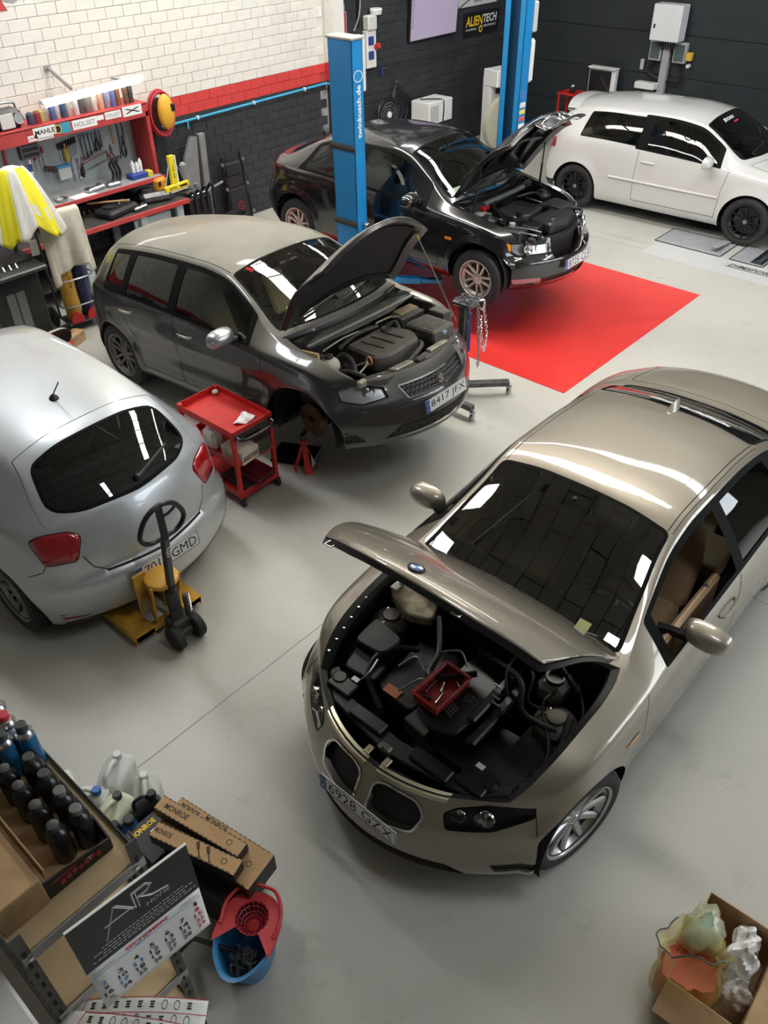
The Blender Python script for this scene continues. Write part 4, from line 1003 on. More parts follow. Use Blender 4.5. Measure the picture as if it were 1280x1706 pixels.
# door side moulding
for sg in (1, -1):
    m = MB(); pts = []
    for k in range(21):
        x = -.75+(.86+.75)*k/20; (s_, t_), = BGO.L([('x', x, .565)]); P = BGO.low(np.array([s_*sg]), np.array([t_]))[0]; pts.append((P[0], P[1]+sg*.004, P[2]))
    m.tube(pts, .016, 8); m.build('side_moulding', PEARL, rgo)
m = MB(); P = BGO.top(np.array([-1.35]), np.array([0.]))[0]; m.cyl((P[0], 0, P[2]-.01), (P[0]-.02, 0, P[2]+.03), .018, .008, n=10); m.cyl((P[0]-.02, 0, P[2]+.03), (P[0]-.16, 0, P[2]+.2), .004, n=6); m.build('roof_aerial', BLACK, rgo)
m = MB()
def spo(u, v):
    y = (u*2-1)*.56; P = BGO.top(np.array([-1.62]), np.array([(u*2-1)*.98]))[0]; pr = [(.06, .002), (-.03, .014), (-.17, .008), (-.17, -.02), (-.05, -.04)]
    q = pr[int(round(v*4))]; return (P[0]+q[0]+.05*abs(u*2-1)**3, y, P[2]+q[1])
m.grid(spo, 20, 4); m.build('roof_spoiler', PEARL, rgo)
# ---------------------------------------------------------------- silver hatchback seen from behind
SILV = paint('silver_metallic', (.50, .53, .55), .5, .36)
def ibiza_cuts(B, T, L):
    T('windshield', [(1.08, -.93), (1.12, -.5), (1.13, 0), (1.12, .5), (1.08, .93), (.75, .955), (.42, .955), (.395, .5), (.39, 0), (.395, -.5), (.42, -.955), (.75, -.955)], .022, 'trim', r=.05)
    T('rear_glass', [(-1.80, -.70), (-1.82, 0), (-1.80, .70), (-1.72, .93), (-1.44, .90), (-1.40, .5), (-1.395, 0), (-1.40, -.5), (-1.44, -.90), (-1.72, -.93)], .02, 'trim', r=.08)
    T('front_glass', dlo(-.18, .93, 1.93, 1.10, slant1=.1), .018, 'trim', True, .04, True)
    T('side_glass', dlo(-1.10, -.26, 1.93, 1.10, slant0=.1), .018, 'trim', True, .05, True)
    T('trim', dlo(-1.18, 1.06, 1.97, 1.05, slant0=.12, slant1=.1), 0, mir=True, r=.03)
    T('hood', [(1.20, -.93), (1.23, -.5), (1.24, 0), (1.23, .5), (1.20, .93), (1.6, .97), (1.9, 1.0), (1.93, .6), (1.95, 0), (1.93, -.6), (1.9, -1.0), (1.6, -.97)], .006)
    T('seam', strip([(-1.335, -.97), (-1.30, -.5), (-1.295, 0), (-1.30, .5), (-1.335, .97)], .006)); 
    for s in (-1, 1): T('seam', strip([(-1.335, s*.97), (-1.5, s*1.03), (-1.7, s*1.10), (-1.83, s*1.3)], .006))
    L('taillight', [('r', .50, .73), ('r', .44, .90), ('r', .50, .945), ('x', -1.64, .955), ('x', -1.58, .92), ('x', -1.62, .80), ('x', -1.72, .745)], .006, r=.03, sides=True)
    L('seam', strip(B.L([('r', .47, .76), ('r', .43, .66), ('r', .36, .605), ('r', 0.001, .595)]), .007, .62))
    L('seam', strip(B.L([('x', -1.78, .75), ('x', -1.62, .70), ('x', -1.55, .66)]), .005, .62))
    L('reflector', [('r', .50, .275), ('r', .74, .29), ('r', .72, .32)], r=.005, sides=True)
    L('black', [('r', 0.0001, .18), ('r', 0.0001, .245), ('r', .5, .25), ('x', -1.70, .25), ('x', -1.66, .18)])
    L('front_door', [('x', .87, .30), ('x', .89, .65), ('x', .95, 1.0), ('x', -.22, 1.02), ('x', -.235, .60), ('x', -.22, .30)], .006, sides=True)
    L('rear_door', [('x', -.235, .30), ('x', -.245, .60), ('x', -.23, .98), ('x', -1.1, 1.0), ('x', -1.0, .85), ('x', -.85, .62), ('x', -.80, .30)], .006, sides=True)
    L('headlight', [('f', .48, .58), ('f', .48, .69), ('x', 1.80, .74), ('x', 1.62, .76), ('x', 1.70, .62)], .008, 'trim', r=.03, sides=True)
CIB = dict(name='hatchback_car', label='silver hatchback seen from behind at the left edge, rear window unlit', loc=(2.02, 5.91, 0), rz=math.radians(92.1), paint=SILV,
  X=(-1.84, 1.95), W=.81, axles=(1.2345, -1.2345), RA=.35, az=.305, zbot=.18, R=.305, rimR=.205, tw=.20, track=1.46, rim=(9, 'thin'), rimmat=mat('alloy_grey', (.32, .33, .34), .35, .8),
  zt=[(-1.84, 1.0), (-1.80, 1.045), (-1.40, 1.345), (-1.30, 1.372), (-.9, 1.41), (-.4, 1.44), (0, 1.442), (.32, 1.40), (.48, 1.335), (1.13, 1.02), (1.25, .995), (1.6, .93), (1.85, .83), (1.95, .75)],
  zr=[(-1.84, .975), (-1.78, 1.0), (-1.40, 1.27), (-1.2, 1.315), (-.6, 1.365), (0, 1.37), (.35, 1.33), (.7, 1.19), (1.1, .985), (1.22, .955), (1.6, .88), (1.85, .78), (1.95, .715)],
  yr=[(-1.84, .56), (-1.7, .585), (-1.4, .54), (-1.0, .55), (-.4, .565), (.3, .57), (.7, .61), (1.1, .68), (1.3, .69), (1.7, .66), (1.95, .56)],
  zb=[(-1.84, .95), (-1.6, .975), (-1.2, .97), (0, .935), (.9, .90), (1.2, .885), (1.6, .835), (1.85, .745), (1.95, .69)],
  wb=[(-1.84, .66), (-1.70, .75), (-1.5, .795), (-1.2345, .81), (0, .812), (1.1, .81), (1.289, .80), (1.65, .77), (1.85, .72), (1.95, .66)],
  k=[(-1.84, -.20), (-1.6, -.16), (-1.3, -.10), (-.8, -.03), (0, .04), (.4, .08), (1.1, .17), (1.5, .14), (1.95, .30)],
  fs=[(.18, -.04), (.25, .01), (.40, .026), (.6, .032), (.80, .02), (.98, .0)],
  ff=[(.18, .04), (.25, .11), (.40, .13), (.55, .12), (.65, .06), (.76, .0)],
  fr=[(.18, .02), (.25, .07), (.40, .115), (.52, .125), (.585, .115), (.615, .075), (.70, .07), (.85, .04), (.97, 0)],
  cabin=(1.05, .62, .05, -.85, -1.4, .93), wsX=(.39, 1.13), seat=mat('seat_dark', (.04, .04, .042), .7), mirror=(.60, .93, .985), handles=[(-.06, .82), (-.9, .85)], hsplit=-.3,
  hood_open=None, cuts=ibiza_cuts, wipers=[((1.06, -.65), (1.0, .05)), ((1.06, .05), (1.0, .7))], lamps=[(1.80, .58, .66, .05)], glass_rear=glassmat('glass_rear', (.36, .44, .40), 1.55), rear_wiper=((-1.77, -.05), (-1.70, -.6)))
rib, BIB = car(CIB)
plate_part(rib, '7016 GMD', frame((-1.975, 0, .52), (0, -1, 0), (.08, 0, 1)))
m = MB(); P = BIB.top(np.array([-1.0]), np.array([0.]))[0]; m.lathe([(.001, .035), (.014, .03), (.03, .012), (.034, 0), (.034, -.01)], 14, TM(P[0], 0, P[2])); m.cyl((P[0], 0, P[2]+.03), (P[0]-.13, 0, P[2]+.17), .0045, n=6); m.build('roof_aerial', BLACK, rib)
# ---------------------------------------------------------------- two-post lift
LIFTB = mat('lift_blue', (.012, .23, .54), .38, var=.06, scale=2, coat=.2); LIFTD = mat('lift_inside', (.012, .06, .13), .5)
def lift_post(label, x0, x1, y0, y1, H, inner, text):
    """steel column; its open channel faces the car (inner = +1: towards +x)"""
    t = thing('lift_post', label, 'car lift', ((x0+x1)/2, (y0+y1)/2, 0), group='posts of the two-post lift'); w, d = x1-x0, y1-y0
    m = MB()
    th = .012; s = inner
    m.box((-s*(w/2-th/2), 0, H/2), (th, d, H), .004)
    for yy in (-1, 1): m.box((0, yy*(d/2-th/2), H/2), (w, th, H), .004)
    for yy in (-1, 1): m.box((s*(w/2-th/2), yy*(d/2-.04), H/2), (th, .08, H), .004)
    col = m.build('column', LIFTB, t)
    m = MB(); m.box((-s*.02, 0, H/2), (.02, d-.03, H-.02)); m.build('channel_back', LIFTD, t)
    m = MB(); m.box((0, 0, H+.012), (w+.03, d+.03, .024), .005); m.build('top_plate', mat('lift_cap', (.42, .40, .34), .6, var=.15), t)
    m = MB(); m.box((-s*.05, 0, .008), (w+.3, d+.12, .016), .004)
    m.build('base_plate', LIFTB, t)
    for yy in (-1, 1):
        for xx in (-1, 1): q = MB(); q.cyl((-s*.05+xx*(w/2+.1), yy*(d/2+.02), .016), (-s*.05+xx*(w/2+.1), yy*(d/2+.02), .04), .014, n=6); q.build('anchor_bolt', STEEL, t)
    # carriage with two folding arms
    m = MB(); m.box((s*(w/2+.02), 0, .62), (.1, d-.1, .75), .01); m.build('carriage', LIFTB, t)
    for yy, ln in ((-1, .62), (1, .55)):
        a = MB(); ang = yy*.95; M = TM(s*(w/2+.08), yy*.08, .36) @ RM('Z', ang if s > 0 else PI-ang)
        a.box((ln/2, 0, 0), (ln, .1, .07), .008, M=M); a.box((ln+.1, 0, .0), (.3, .075, .05), .006, M=M); ao = a.build('lift_arm', LIFTB, t)
        p = MB(M @ TM(ln+.2, 0, .05)); p.cyl((0, 0, -.02), (0, 0, .06), .03); p.lathe([(.001, .1), (.055, .1), (.06, .09), (.06, .06), (.001, .06)], 18); p.build('arm_pad', RUBBER, ao)
    if text:
        m = MB(); m.text('twinbusch.de', .062, frame((0, -d/2-.002, 2.2), (0, 0, 1), (-1, 0, 0)), w=.50, bold=.03); lo = m.build('lettering', PAPER, t)
        m = MB(); M = frame((0, -d/2-.002, 2.53), (1, 0, 0), (0, 0, 1)); m.lathe([(.044, 0), (.056, 0), (.056, .001)], 24, M @ Matrix.Scale(1.25, 4, (1, 0, 0))); m.build('emblem', mat('emblem_pale', (.45, .62, .72), .5), t)
    return t
p1 = lift_post('near blue lift post with white lettering, in front of the black car', 6.47, 6.63, 6.26, 6.59, 2.85, 1, True)
for z in (1.855, 1.07):
    m = MB(); m.box((-.085, 0, z), (.03, .33, .06), .008); m.box((-.10, 0, z), (.02, .36, .03), .006); m.build('rubber_bumper', BLACK, p1)
m = MB(); m.box((.11, -.1, 2.62), (.07, .1, .5), .015); m.build('switch_column', mat('switch_grey', (.62, .63, .62), .5), p1)
m = MB(); m.lathe([(.001, .05), (.03, .05), (.034, .035), (.034, 0)], 14, TM(.02, -.19, 1.05) @ RM('X', PI/2)); m.build('pulley_cover', STEEL, p1)
p2 = lift_post('far blue lift post with control stickers, behind the raised black bonnet', 9.35, 9.52, 6.19, 6.49, 3.4, -1, False)
for k, (z, c, h) in enumerate(((1.62, (.7, .1, .1), .05), (1.70, (.8, .7, .1), .05), (1.78, (.75, .75, .75), .06), (1.90, (.05, .2, .5), .10), (1.52, (.8, .8, .8), .09), (1.42, (.75, .3, .3), .07))):
    m = MB(); m.box((.0, -.152, z), (.12, .002, h), .0008); m.build('sticker', mat('sticker_%d' % k, c, .5), p2)
m = MB(); m.box((.12, -.1, 2.72), (.08, .14, .32), .015); mo = m.build('control_box', mat('control_grey', (.55, .56, .56), .5), p2)
m = MB(); m.tube(bez([(.16, -.1, 2.8), (.2, -.1, 2.78), (.2, -.1, 2.64), (.16, -.1, 2.6)], 5), .008, 6); m.build('cable', BLACK, mo)
m = MB(); m.box((.13, -.08, 2.25), (.12, .15, .48), .03); m.cyl((.13, -.08, 2.49), (.13, -.08, 2.53), .03); m.build('oil_tank', mat('tank_white', (.75, .75, .72), .45), p2)
# ---------------------------------------------------------------- red tool trolley
def trolley():
    t = thing('tool_trolley', 'red three-tier workshop trolley beside the grey car', 'tool trolley', (3.37, 4.86, 0), .015)
    w, d, H = .42, .70, .74
    for xx in (-1, 1):
        for yy in (-1, 1):
            m = MB(); x, y = xx*(w/2-.015), yy*(d/2-.02)
            m.box((x, y, .41), (.036, .036, .66), .004); m.build('leg', RED, t)
            c = MB(); c.lathe([(.001, -.014), (.03, -.014), (.035, -.008), (.035, .008), (.03, .014), (.001, .014)], 18, TM(x, y-.012, .035) @ RM('Y', PI/2)); c.box((x, y, .075), (.045, .05, .012), .002); c.box((x-.02, y-.006, .055), (.004, .04, .05)); c.box((x+.02, y-.006, .055), (.004, .04, .05)); c.build('castor', RUBBER, t)
    for z, nm in ((H-.03, 'top_tray'), (.43, 'middle_tray'), (.12, 'bottom_tray')):
        m = MB(); m.box((0, 0, z-.028), (w, d, .006), .001)
        for xx in (-1, 1): m.box((xx*(w/2-.003), 0, z), (.006, d, .06), .002)
        for yy in (-1, 1): m.box((0, yy*(d/2-.003), z), (w, .006, .06), .002)
        m.build(nm, RED, t)
    h = MB(); h.tube(bez([(-w/2+.03, -d/2, H-.05), (-w/2+.05, -d/2-.07, H-.06), (0, -d/2-.085, H-.06), (w/2-.05, -d/2-.07, H-.06), (w/2-.03, -d/2, H-.05)], 6), .013, 8); h.box((0, -d/2-.005, H-.06), (w*.95, .008, .05), .002); h.build('push_handle', SATIN, t)
    return t
trolley()
def rag(name, label, loc, sx, sy, mt, seed, cat='rag', h=.03, rz=0.):
    r = random.Random(seed); ph = [r.uniform(0, 6) for _ in range(6)]; m = MB()
    def fn(u, v):
        a, b = u*2-1, v*2-1; q = 1+.22*math.sin(3*math.atan2(b, a)+ph[0])
        return (a*sx/2*q, b*sy/2*q, max(.002, h*(1-.55*(a*a+b*b))*(.7+.5*math.sin(5*a+ph[1])*math.sin(4*b+ph[2]))))
    m.grid(fn, 16, 14); o = m.build(name, mt, smooth=1.2, loc=loc, rot=(0, 0, rz)); md = o.modifiers.new('t', 'SOLIDIFY'); md.thickness = .003; return tag(o, label, cat)
rag('paper_wipe', 'crumpled white paper wipe on the red trolley top', (3.42, 4.66, .688), .17, .12, PAPER, 2, h=.04, rz=.4)
m = MB(); m.sph((0, 0, .02), (.03, .025, .02), 10, 6); tag(m.build('paper_scrap', PAPER, loc=(3.52, 5.16, .686)), 'small scrap of paper in the far corner of the red trolley', 'scrap')
# things on its lower tiers
t = thing('carton', 'cream printed carton on the trolley middle tier', 'box', (3.30, 4.62, .404), .1)
m = MB(); m.box((0, 0, .06), (.19, .24, .12), .003); m.build('carton_body', mat('carton_cream', (.62, .58, .48), .7), t)
m = MB(); m.box((0, -.1215, .05), (.17, .002, .045)); m.build('label_band', mat('carton_print', (.08, .1, .2), .6, col2=(.5, .3, .1), scale=30), t)
t = thing('tray_case', 'dark olive plastic case on the trolley middle tier', 'case', (3.47, 4.66, .404)); m = MB(); m.box((0, 0, .06), (.15, .3, .12), .012); m.build('case_body', mat('olive_case', (.06, .055, .035), .5), t); m = MB(); m.box((0, 0, .127), (.156, .306, .014), .004); m.build('case_lid', mat('olive_case', (.06, .055, .035), .5), t)
t = thing('jug', 'white plastic jug behind the carton on the trolley', 'jug', (3.25, 4.90, .404)); m = MB(); m.box((0, 0, .09), (.12, .16, .18), .03); m.cyl((0, .04, .18), (0, .04, .21), .02); m.build('jug_body', WHITE, t)
for k, (x, y, z, sx, sy, c, lb) in enumerate(((3.36, 4.70, .094, .24, .34, BLACK, 'black tool case lying on the trolley bottom tier'), (3.42, 4.62, .146, .2, .26, mat('case_maroon', (.12, .01, .02), .5), 'maroon tool case on top of the black case, trolley bottom tier'))):
    t = thing('tool_case', lb, 'case', (x, y, z), .1*k); m = MB(); m.box((0, 0, .026), (sx, sy, .05), .008); m.build('case_shell', c, t); m = MB(); m.tube([(-.05, -sy/2, .03), (-.05, -sy/2-.02, .03), (.05, -sy/2-.02, .03), (.05, -sy/2, .03)], .006, 6); m.build('handle', SATIN, t)
# ---------------------------------------------------------------- axle stand and drip tray under the grey car
def axle_stand(label, loc, H=.36):
    t = thing('axle_stand', label, 'axle stand', loc, .3)
    for k in range(4):
        a = PI/4+k*PI/2; m = MB(); m.prism([(-.035, 0), (.035, 0), (.018, H*.8), (-.018, H*.8)], -.004, .004, M=TM(.10*math.cos(a), .10*math.sin(a), 0) @ RM('Z', a+PI/2) @ RM('X', PI/2-.32)); m.build('leg', RED, t)
    m = MB(); m.cyl((0, 0, H*.55), (0, 0, H*.85), .03, n=12); m.build('sleeve', RED, t)
    m = MB(); m.cyl((0, 0, H*.8), (0, 0, H), .016, n=10); m.prism([(-.05, 0), (.05, 0), (.055, .03), (.03, .012), (-.03, .012), (-.055, .03)], -.02, .02, M=TM(0, 0, H-.012) @ RM('X', PI/2)); m.build('saddle', DKSTEEL, t)
    m = MB(); m.prism([(-.035, 0), (.035, 0), (.014, .11)], -.001, .001, M=TM(0, -.088, .05) @ RM('X', PI/2-.32)); m.build('warning_label', mat('stand_label', (.7, .68, .62), .6), t)
axle_stand('red axle stand under the grey car, front wheel side', (3.90, 4.52, 0)); axle_stand('red axle stand under the far sill of the grey car', (5.26, 5.25, 0))
t = thing('drip_tray', 'glossy black tray lying on the floor under the bare front hub', 'tray', (3.98, 4.72, 0), .5)
m = MB(); m.box((0, 0, .015), (.3, .42, .03), .012); m.box((0, 0, .04), (.26, .36, .02), .008); m.build('tray_body', mat('gloss_black', (.008, .008, .009), .12), t); m = MB(); m.tube([(-.14, -.2, .05), (.14, -.2, .05)], .012, 8); m.build('tray_edge', STEEL, t)
# ---------------------------------------------------------------- engine hoist behind the grey car's nose
def hoist():
    t = thing('engine_hoist', 'engine hoist with hanging chain beside the grey car nose', 'engine hoist', (5.62, 4.3, 0))
    for (x0, y0, x1, y1) in ((-.45, .55, .50, -.40), (-.1, .6, -.13, -.42)):
        m = MB(); d = Vector((x1-x0, y1-y0, 0)); L = d.length; a = math.atan2(d.y, d.x); m.box((L/2, 0, .13), (L, .07, .055), .006, M=TM(x0, y0, 0) @ RM('Z', a)); lg = m.build('leg', DKSTEEL, t)
        for (px, py) in ((x1, y1), (x0, y0)):
            c = MB(); c.lathe([(.001, -.013), (.032, -.013), (.036, 0), (.032, .013), (.001, .013)], 16, TM(px, py, .036) @ RM('X', PI/2)); c.box((px, py, .085), (.04, .05, .03), .005); c.box((px, py+.016, .05), (.03, .004, .06)); c.box((px, py-.016, .05), (.03, .004, .06)); c.build('castor', STEEL, lg)
    m = MB(); m.box((.25, .02, .5), (.07, .07, .85), .006); m.build('mast', DKSTEEL, t)
    m = MB(); m.cyl((.31, .0, .42), (.31, .0, .82), .028, n=16); m.cyl((.31, 0, .82), (.31, 0, .9), .014); m.build('hydraulic_ram', mat('ram_blue', (.01, .05, .25), .35), t)
    m = MB(); m.box((.27, .02, .93), (.14, .22, .05), .012); m.build('head_bracket', DKSTEEL, t)
    hk = MB(); hk.tube(bez([(.36, -.08, .95), (.40, -.1, .95), (.42, -.1, .9), (.39, -.1, .86), (.36, -.09, .88)], 5), .011, 8); hk.build('hook', STEEL, t)
    def chain(pts, mt, r=.020, w=.0045):
        P = bez(pts, 8); k = 0; acc = 0
        for a, b in zip(P[:-1], P[1:]): acc += (b-a).length
        n = int(acc/(r*1.5)); c = MB(); i = 0; q = P[0]; need = 0.; pos = []
        for a, b in zip(P[:-1], P[1:]):
            L = (b-a).length; s = 0
            while need <= L-s: s += need; pos.append((a+(b-a)*(s/L), (b-a).normalized())); need = r*1.5
            need -= (L-s)
        for i, (p, d) in enumerate(pos):
            M = d.to_track_quat('X', 'Z').to_matrix().to_4x4(); M.translation = p; M = M @ RM('X', (i % 2)*PI/2+.4)
            c.tube([M @ Vector((r*1.15*math.cos(2*PI*j/10), r*.62*math.sin(2*PI*j/10), 0)) for j in range(10)], w, 5, closed=True)
        c.build('chain', mt, t)
    chain([(.40, -.1, .88), (.43, -.12, .7), (.44, -.13, .52), (.40, -.13, .44), (.37, -.12, .58), (.36, -.1, .8)], CHROME)
    chain([(.36, -.06, .95), (.33, -.1, .7), (.34, -.12, .45), (.36, -.1, .25)], STEEL)
    for k in range(4): chain([(.22+.02*k, .0-.03*k, .985), (.20+.01*k, -.06, .95), (.19, -.07, .75-.05*k), (.2, -.05, .66)], DKSTEEL)
    chain([(.2, .06, .99), (.25, .0, 1.0), (.3, -.03, .985), (.26, .05, 1.01), (.22, -.02, .99)], DKSTEEL)
hoist()
# ---------------------------------------------------------------- pallet truck under the silver car
YEL = mat('truck_yellow', (.62, .34, .045), .5, var=.22, scale=7); WORN = mat('worn_dark', (.05, .048, .045), .5, .3, var=.4, scale=9)
def pallet_truck():
    t = thing('pallet_truck', 'yellow pallet truck with black loop handle, forks under the silver car', 'pallet truck', (1.94, 3.85, 0))
    for xx in (-1, 1):
        m = MB(); x = xx*.20; m.box((x, .62, .075), (.155, 1.24, .05), .006); m.box((x-.07, .62, .055), (.008, 1.24, .05)); m.box((x+.07, .62, .055), (.008, 1.24, .05)); f = m.build('fork', YEL, t)
        w = MB(); w.cyl((x-.03, 1.05, .04), (x+.03, 1.05, .04), .04, n=14); w.build('load_roller', RUBBER, f)
    m = MB(); m.box((0, .03, .075), (.56, .06, .05), .006); m.box((-.2, .2, .105), (.16, .42, .008), .002); m.box((.2, .2, .105), (.16, .42, .008), .002); m.build('cross_frame', YEL, t)
    # sloping bracket plates up to the pump head
    for xx in (-1, 1):
        m = MB(); m.prism([(.0, .1), (.14, .1), (.02, .50), (-.09, .50)], -.006, .006, M=TM(xx*.09, .0, 0) @ RM('Z', PI/2+xx*.28) @ RM('X', PI/2)); m.build('side_bracket', YEL, t)
    m = MB(); m.lathe([(.001, .03), (.10, .03), (.115, .02), (.115, -.01), (.001, -.01)], 20, TM(0, -.03, .49), 0, 2*PI); m.box((-.11, .06, .38), (.10, .02, .34), .004, M=None); m.build('head_plate', YEL, t)
    m = MB(); m.cyl((0, -.12, .12), (0, -.12, .44), .045, n=16); m.cyl((0, -.12, .44), (0, -.12, .50), .03, n=12); m.box((0, -.12, .15), (.16, .13, .10), .02); m.cyl((.06, -.17, .16), (.06, -.17, .38), .018, n=10); m.build('pump', WORN, t)
    sp = MB(); sp.tube([(.075+.017*math.cos(k*.9), -.17+.017*math.sin(k*.9), .22+.0028*k) for k in range(60)], .004, 5); sp.build('return_spring', STEEL, t)
    for xx in (-1, 1):
        m = MB(); m.lathe([(.03, -.028), (.085, -.03), (.092, -.02), (.092, .02), (.085, .03), (.03, .028)], 28, TM(xx*.085, -.19, .092) @ RM('Y', PI/2)); w = m.build('steer_wheel', RUBBER, t)
        m = MB(); m.lathe([(.001, -.02), (.035, -.024), (.06, -.012), (.06, .012), (.035, .024), (.001, .02)], 20, TM(xx*.085, -.19, .092) @ RM('Y', PI/2)); m.build('wheel_hub', DKSTEEL, w)
    m = MB(); m.cyl((-.12, -.19, .092), (.12, -.19, .092), .014, n=8); m.box((0, -.17, .10), (.1, .1, .06), .01); m.build('axle', WORN, t)
    # handle: tapering tube and the closed loop on top
    a, b = Vector((0, -.13, .46)), Vector((.01, -.18, .93)); m = MB(); d = (b-a).normalized(); M = d.to_track_quat('Z', 'Y').to_matrix().to_4x4(); M.translation = a; m.box((0, 0, (b-a).length/2), (.055, .04, (b-a).length), .008, M=M)
    m.cyl(a-d*.06, a+d*.02, .034, n=12); sh = m.build('handle_shaft', SATIN, t)
    l = MB(); top = b; L = [(v.x, v.z) for v in bez([(0, 0, .0), (-.09, 0, .005), (-.15, 0, .05), (-.16, 0, .12), (-.10, 0, .225), (0, 0, .265), (.10, 0, .225), (.16, 0, .12), (.15, 0, .05), (.09, 0, .005), (0, 0, .0)], 4)[:-1]]
    l.tube([top+Vector((x, -.1*z, z)) for x, z in [(q[0], q[1]) for q in sum([[L[i], tuple((np.array(L[i])+np.array(L[(i+1) % len(L)]))/2)] for i in range(len(L))], [])]], .0165, 10, closed=True); l.build('loop_grip', SATIN, t)
    l = MB(); l.box(top+Vector((0, -.012, .12)), (.05, .03, .28), .01); l.tube([top+Vector((.0, -.02, .17)), top+Vector((.05, -.03, .18)), top+Vector((.10, -.03, .2))], .009, 8); l.build('release_lever', SATIN, t)
    n = MB(); n.text('2500', .035, frame(a+(b-a)*.78+Vector((0, -.024, 0)), (0, -.1, -1), (1, 0, 0)), w=.1); n.build('capacity_mark', PAPER, t)
    lb = MB(); lb.box((-.13, -.006, .30), (.05, .003, .12), .001, M=RM('Z', -.25)); lb.build('type_plate', mat('type_plate', (.25, .2, .1), .5), t)
pallet_truck()
# ---------------------------------------------------------------- rollers and plates of the test bench under the white car
def dyno():
    t = thing('roller_bench', 'grey steel roller bench let into the floor under the white car', 'test bench', (11.2, 4.3, 0))
    PL = mat('bench_plate', (.36, .37, .38), .4, .2, var=.08)
    for (x0, x1, y0, y1) in ((-.34, .25, -.48, .45), (-.34, .25, -1.05, -.62)):
        m = MB(); m.box(((x0+x1)/2, (y0+y1)/2, .004), (x1-x0, y1-y0, .008), .002); m.build('cover_plate', PL, t)
        m = MB()
        for (a, b, c, d) in ((x0-.015, x0, y0, y1), (x1, x1+.015, y0, y1), (x0, x1, y0-.015, y0), (x0, x1, y1, y1+.015)): m.box(((a+b)/2, (c+d)/2, .0035), (max(.012, b-a), max(.012, d-c), .007))
        m.build('plate_gap', SEAM, t)
    for yy in (-.80, -1.22):
        m = MB(); m.cyl((-.3, yy+.2-.35, -.05), (1.6, yy+.2-.35, -.05), .10, n=28); m.build('roller', mat('roller_steel', (.10, .12, .16), .3, .9), t)
    m = MB(); M = frame((-.52, -1.0, .006), (0, -1, 0), (1, 0, 0)); m.text('DIMSPORT', .10, M, w=.62, shear=.3, bold=.01); m.box((0, -.075, -.001), (.66, .012, .001), 0, M=M); m.build('floor_lettering', INK, t)
    m = MB(); m.box((-.62, -.9, .0015), (.5, 2.6, .003), .001); m.build('approach_plate', mat('plate_light', (.52, .52, .51), .4), t)
    m = MB(); m.box((-.02, -.35, .045), (.5, .10, .02), .004, M=RM('Y', .12)); m.build('ramp_flap', PL, t)
dyno()
m = MB(); m.box((0, 0, .004), (.10, .06, .008), .002); m.cyl((0, 0, .008), (0, 0, .012), .015); tag(m.build('anchor_plate', mat('anchor_pale', (.5, .5, .48), .5), loc=(9.75, 4.1, 0), rot=(0, 0, .5)), 'small metal anchor plate on the floor right of the red bay', 'anchor plate')
# papers and a board on the floor behind the grey car
m = MB(); m.box((0, 0, .006), (.6, .5, .012), .002); tag(m.build('pale_board', mat('board_pale', (.45, .46, .46), .6), loc=(6.62, 5.45, .005), rot=(0, 0, .2)), 'pale board lying on the red bay behind the grey car bonnet', 'board')
for k, (dx, dy) in enumerate(((.05, .05), (-.1, -.08))):
    m = MB(); m.box((0, 0, .012), (.2, .05, .024), .006); tag(m.build('foam_strip', mat('foam_tan', (.45, .38, .26), .8), loc=(6.62+dx, 5.45+dy, .0175), rot=(0, 0, .3+.3*k)), ['tan foam strip on the pale board, nearer the lift post', 'tan foam strip on the pale board, nearer the grey car'][k], 'strip')
m = MB(); m.box((0, 0, .05), (.3, .2, .1), .004); tag(m.build('wooden_block', mat('wood_pale', (.5, .33, .17), .7, var=.2), loc=(3.55, 7.25, 0), rot=(0, 0, .4)), 'pale wooden block on the floor behind the grey car rear wheel', 'block')
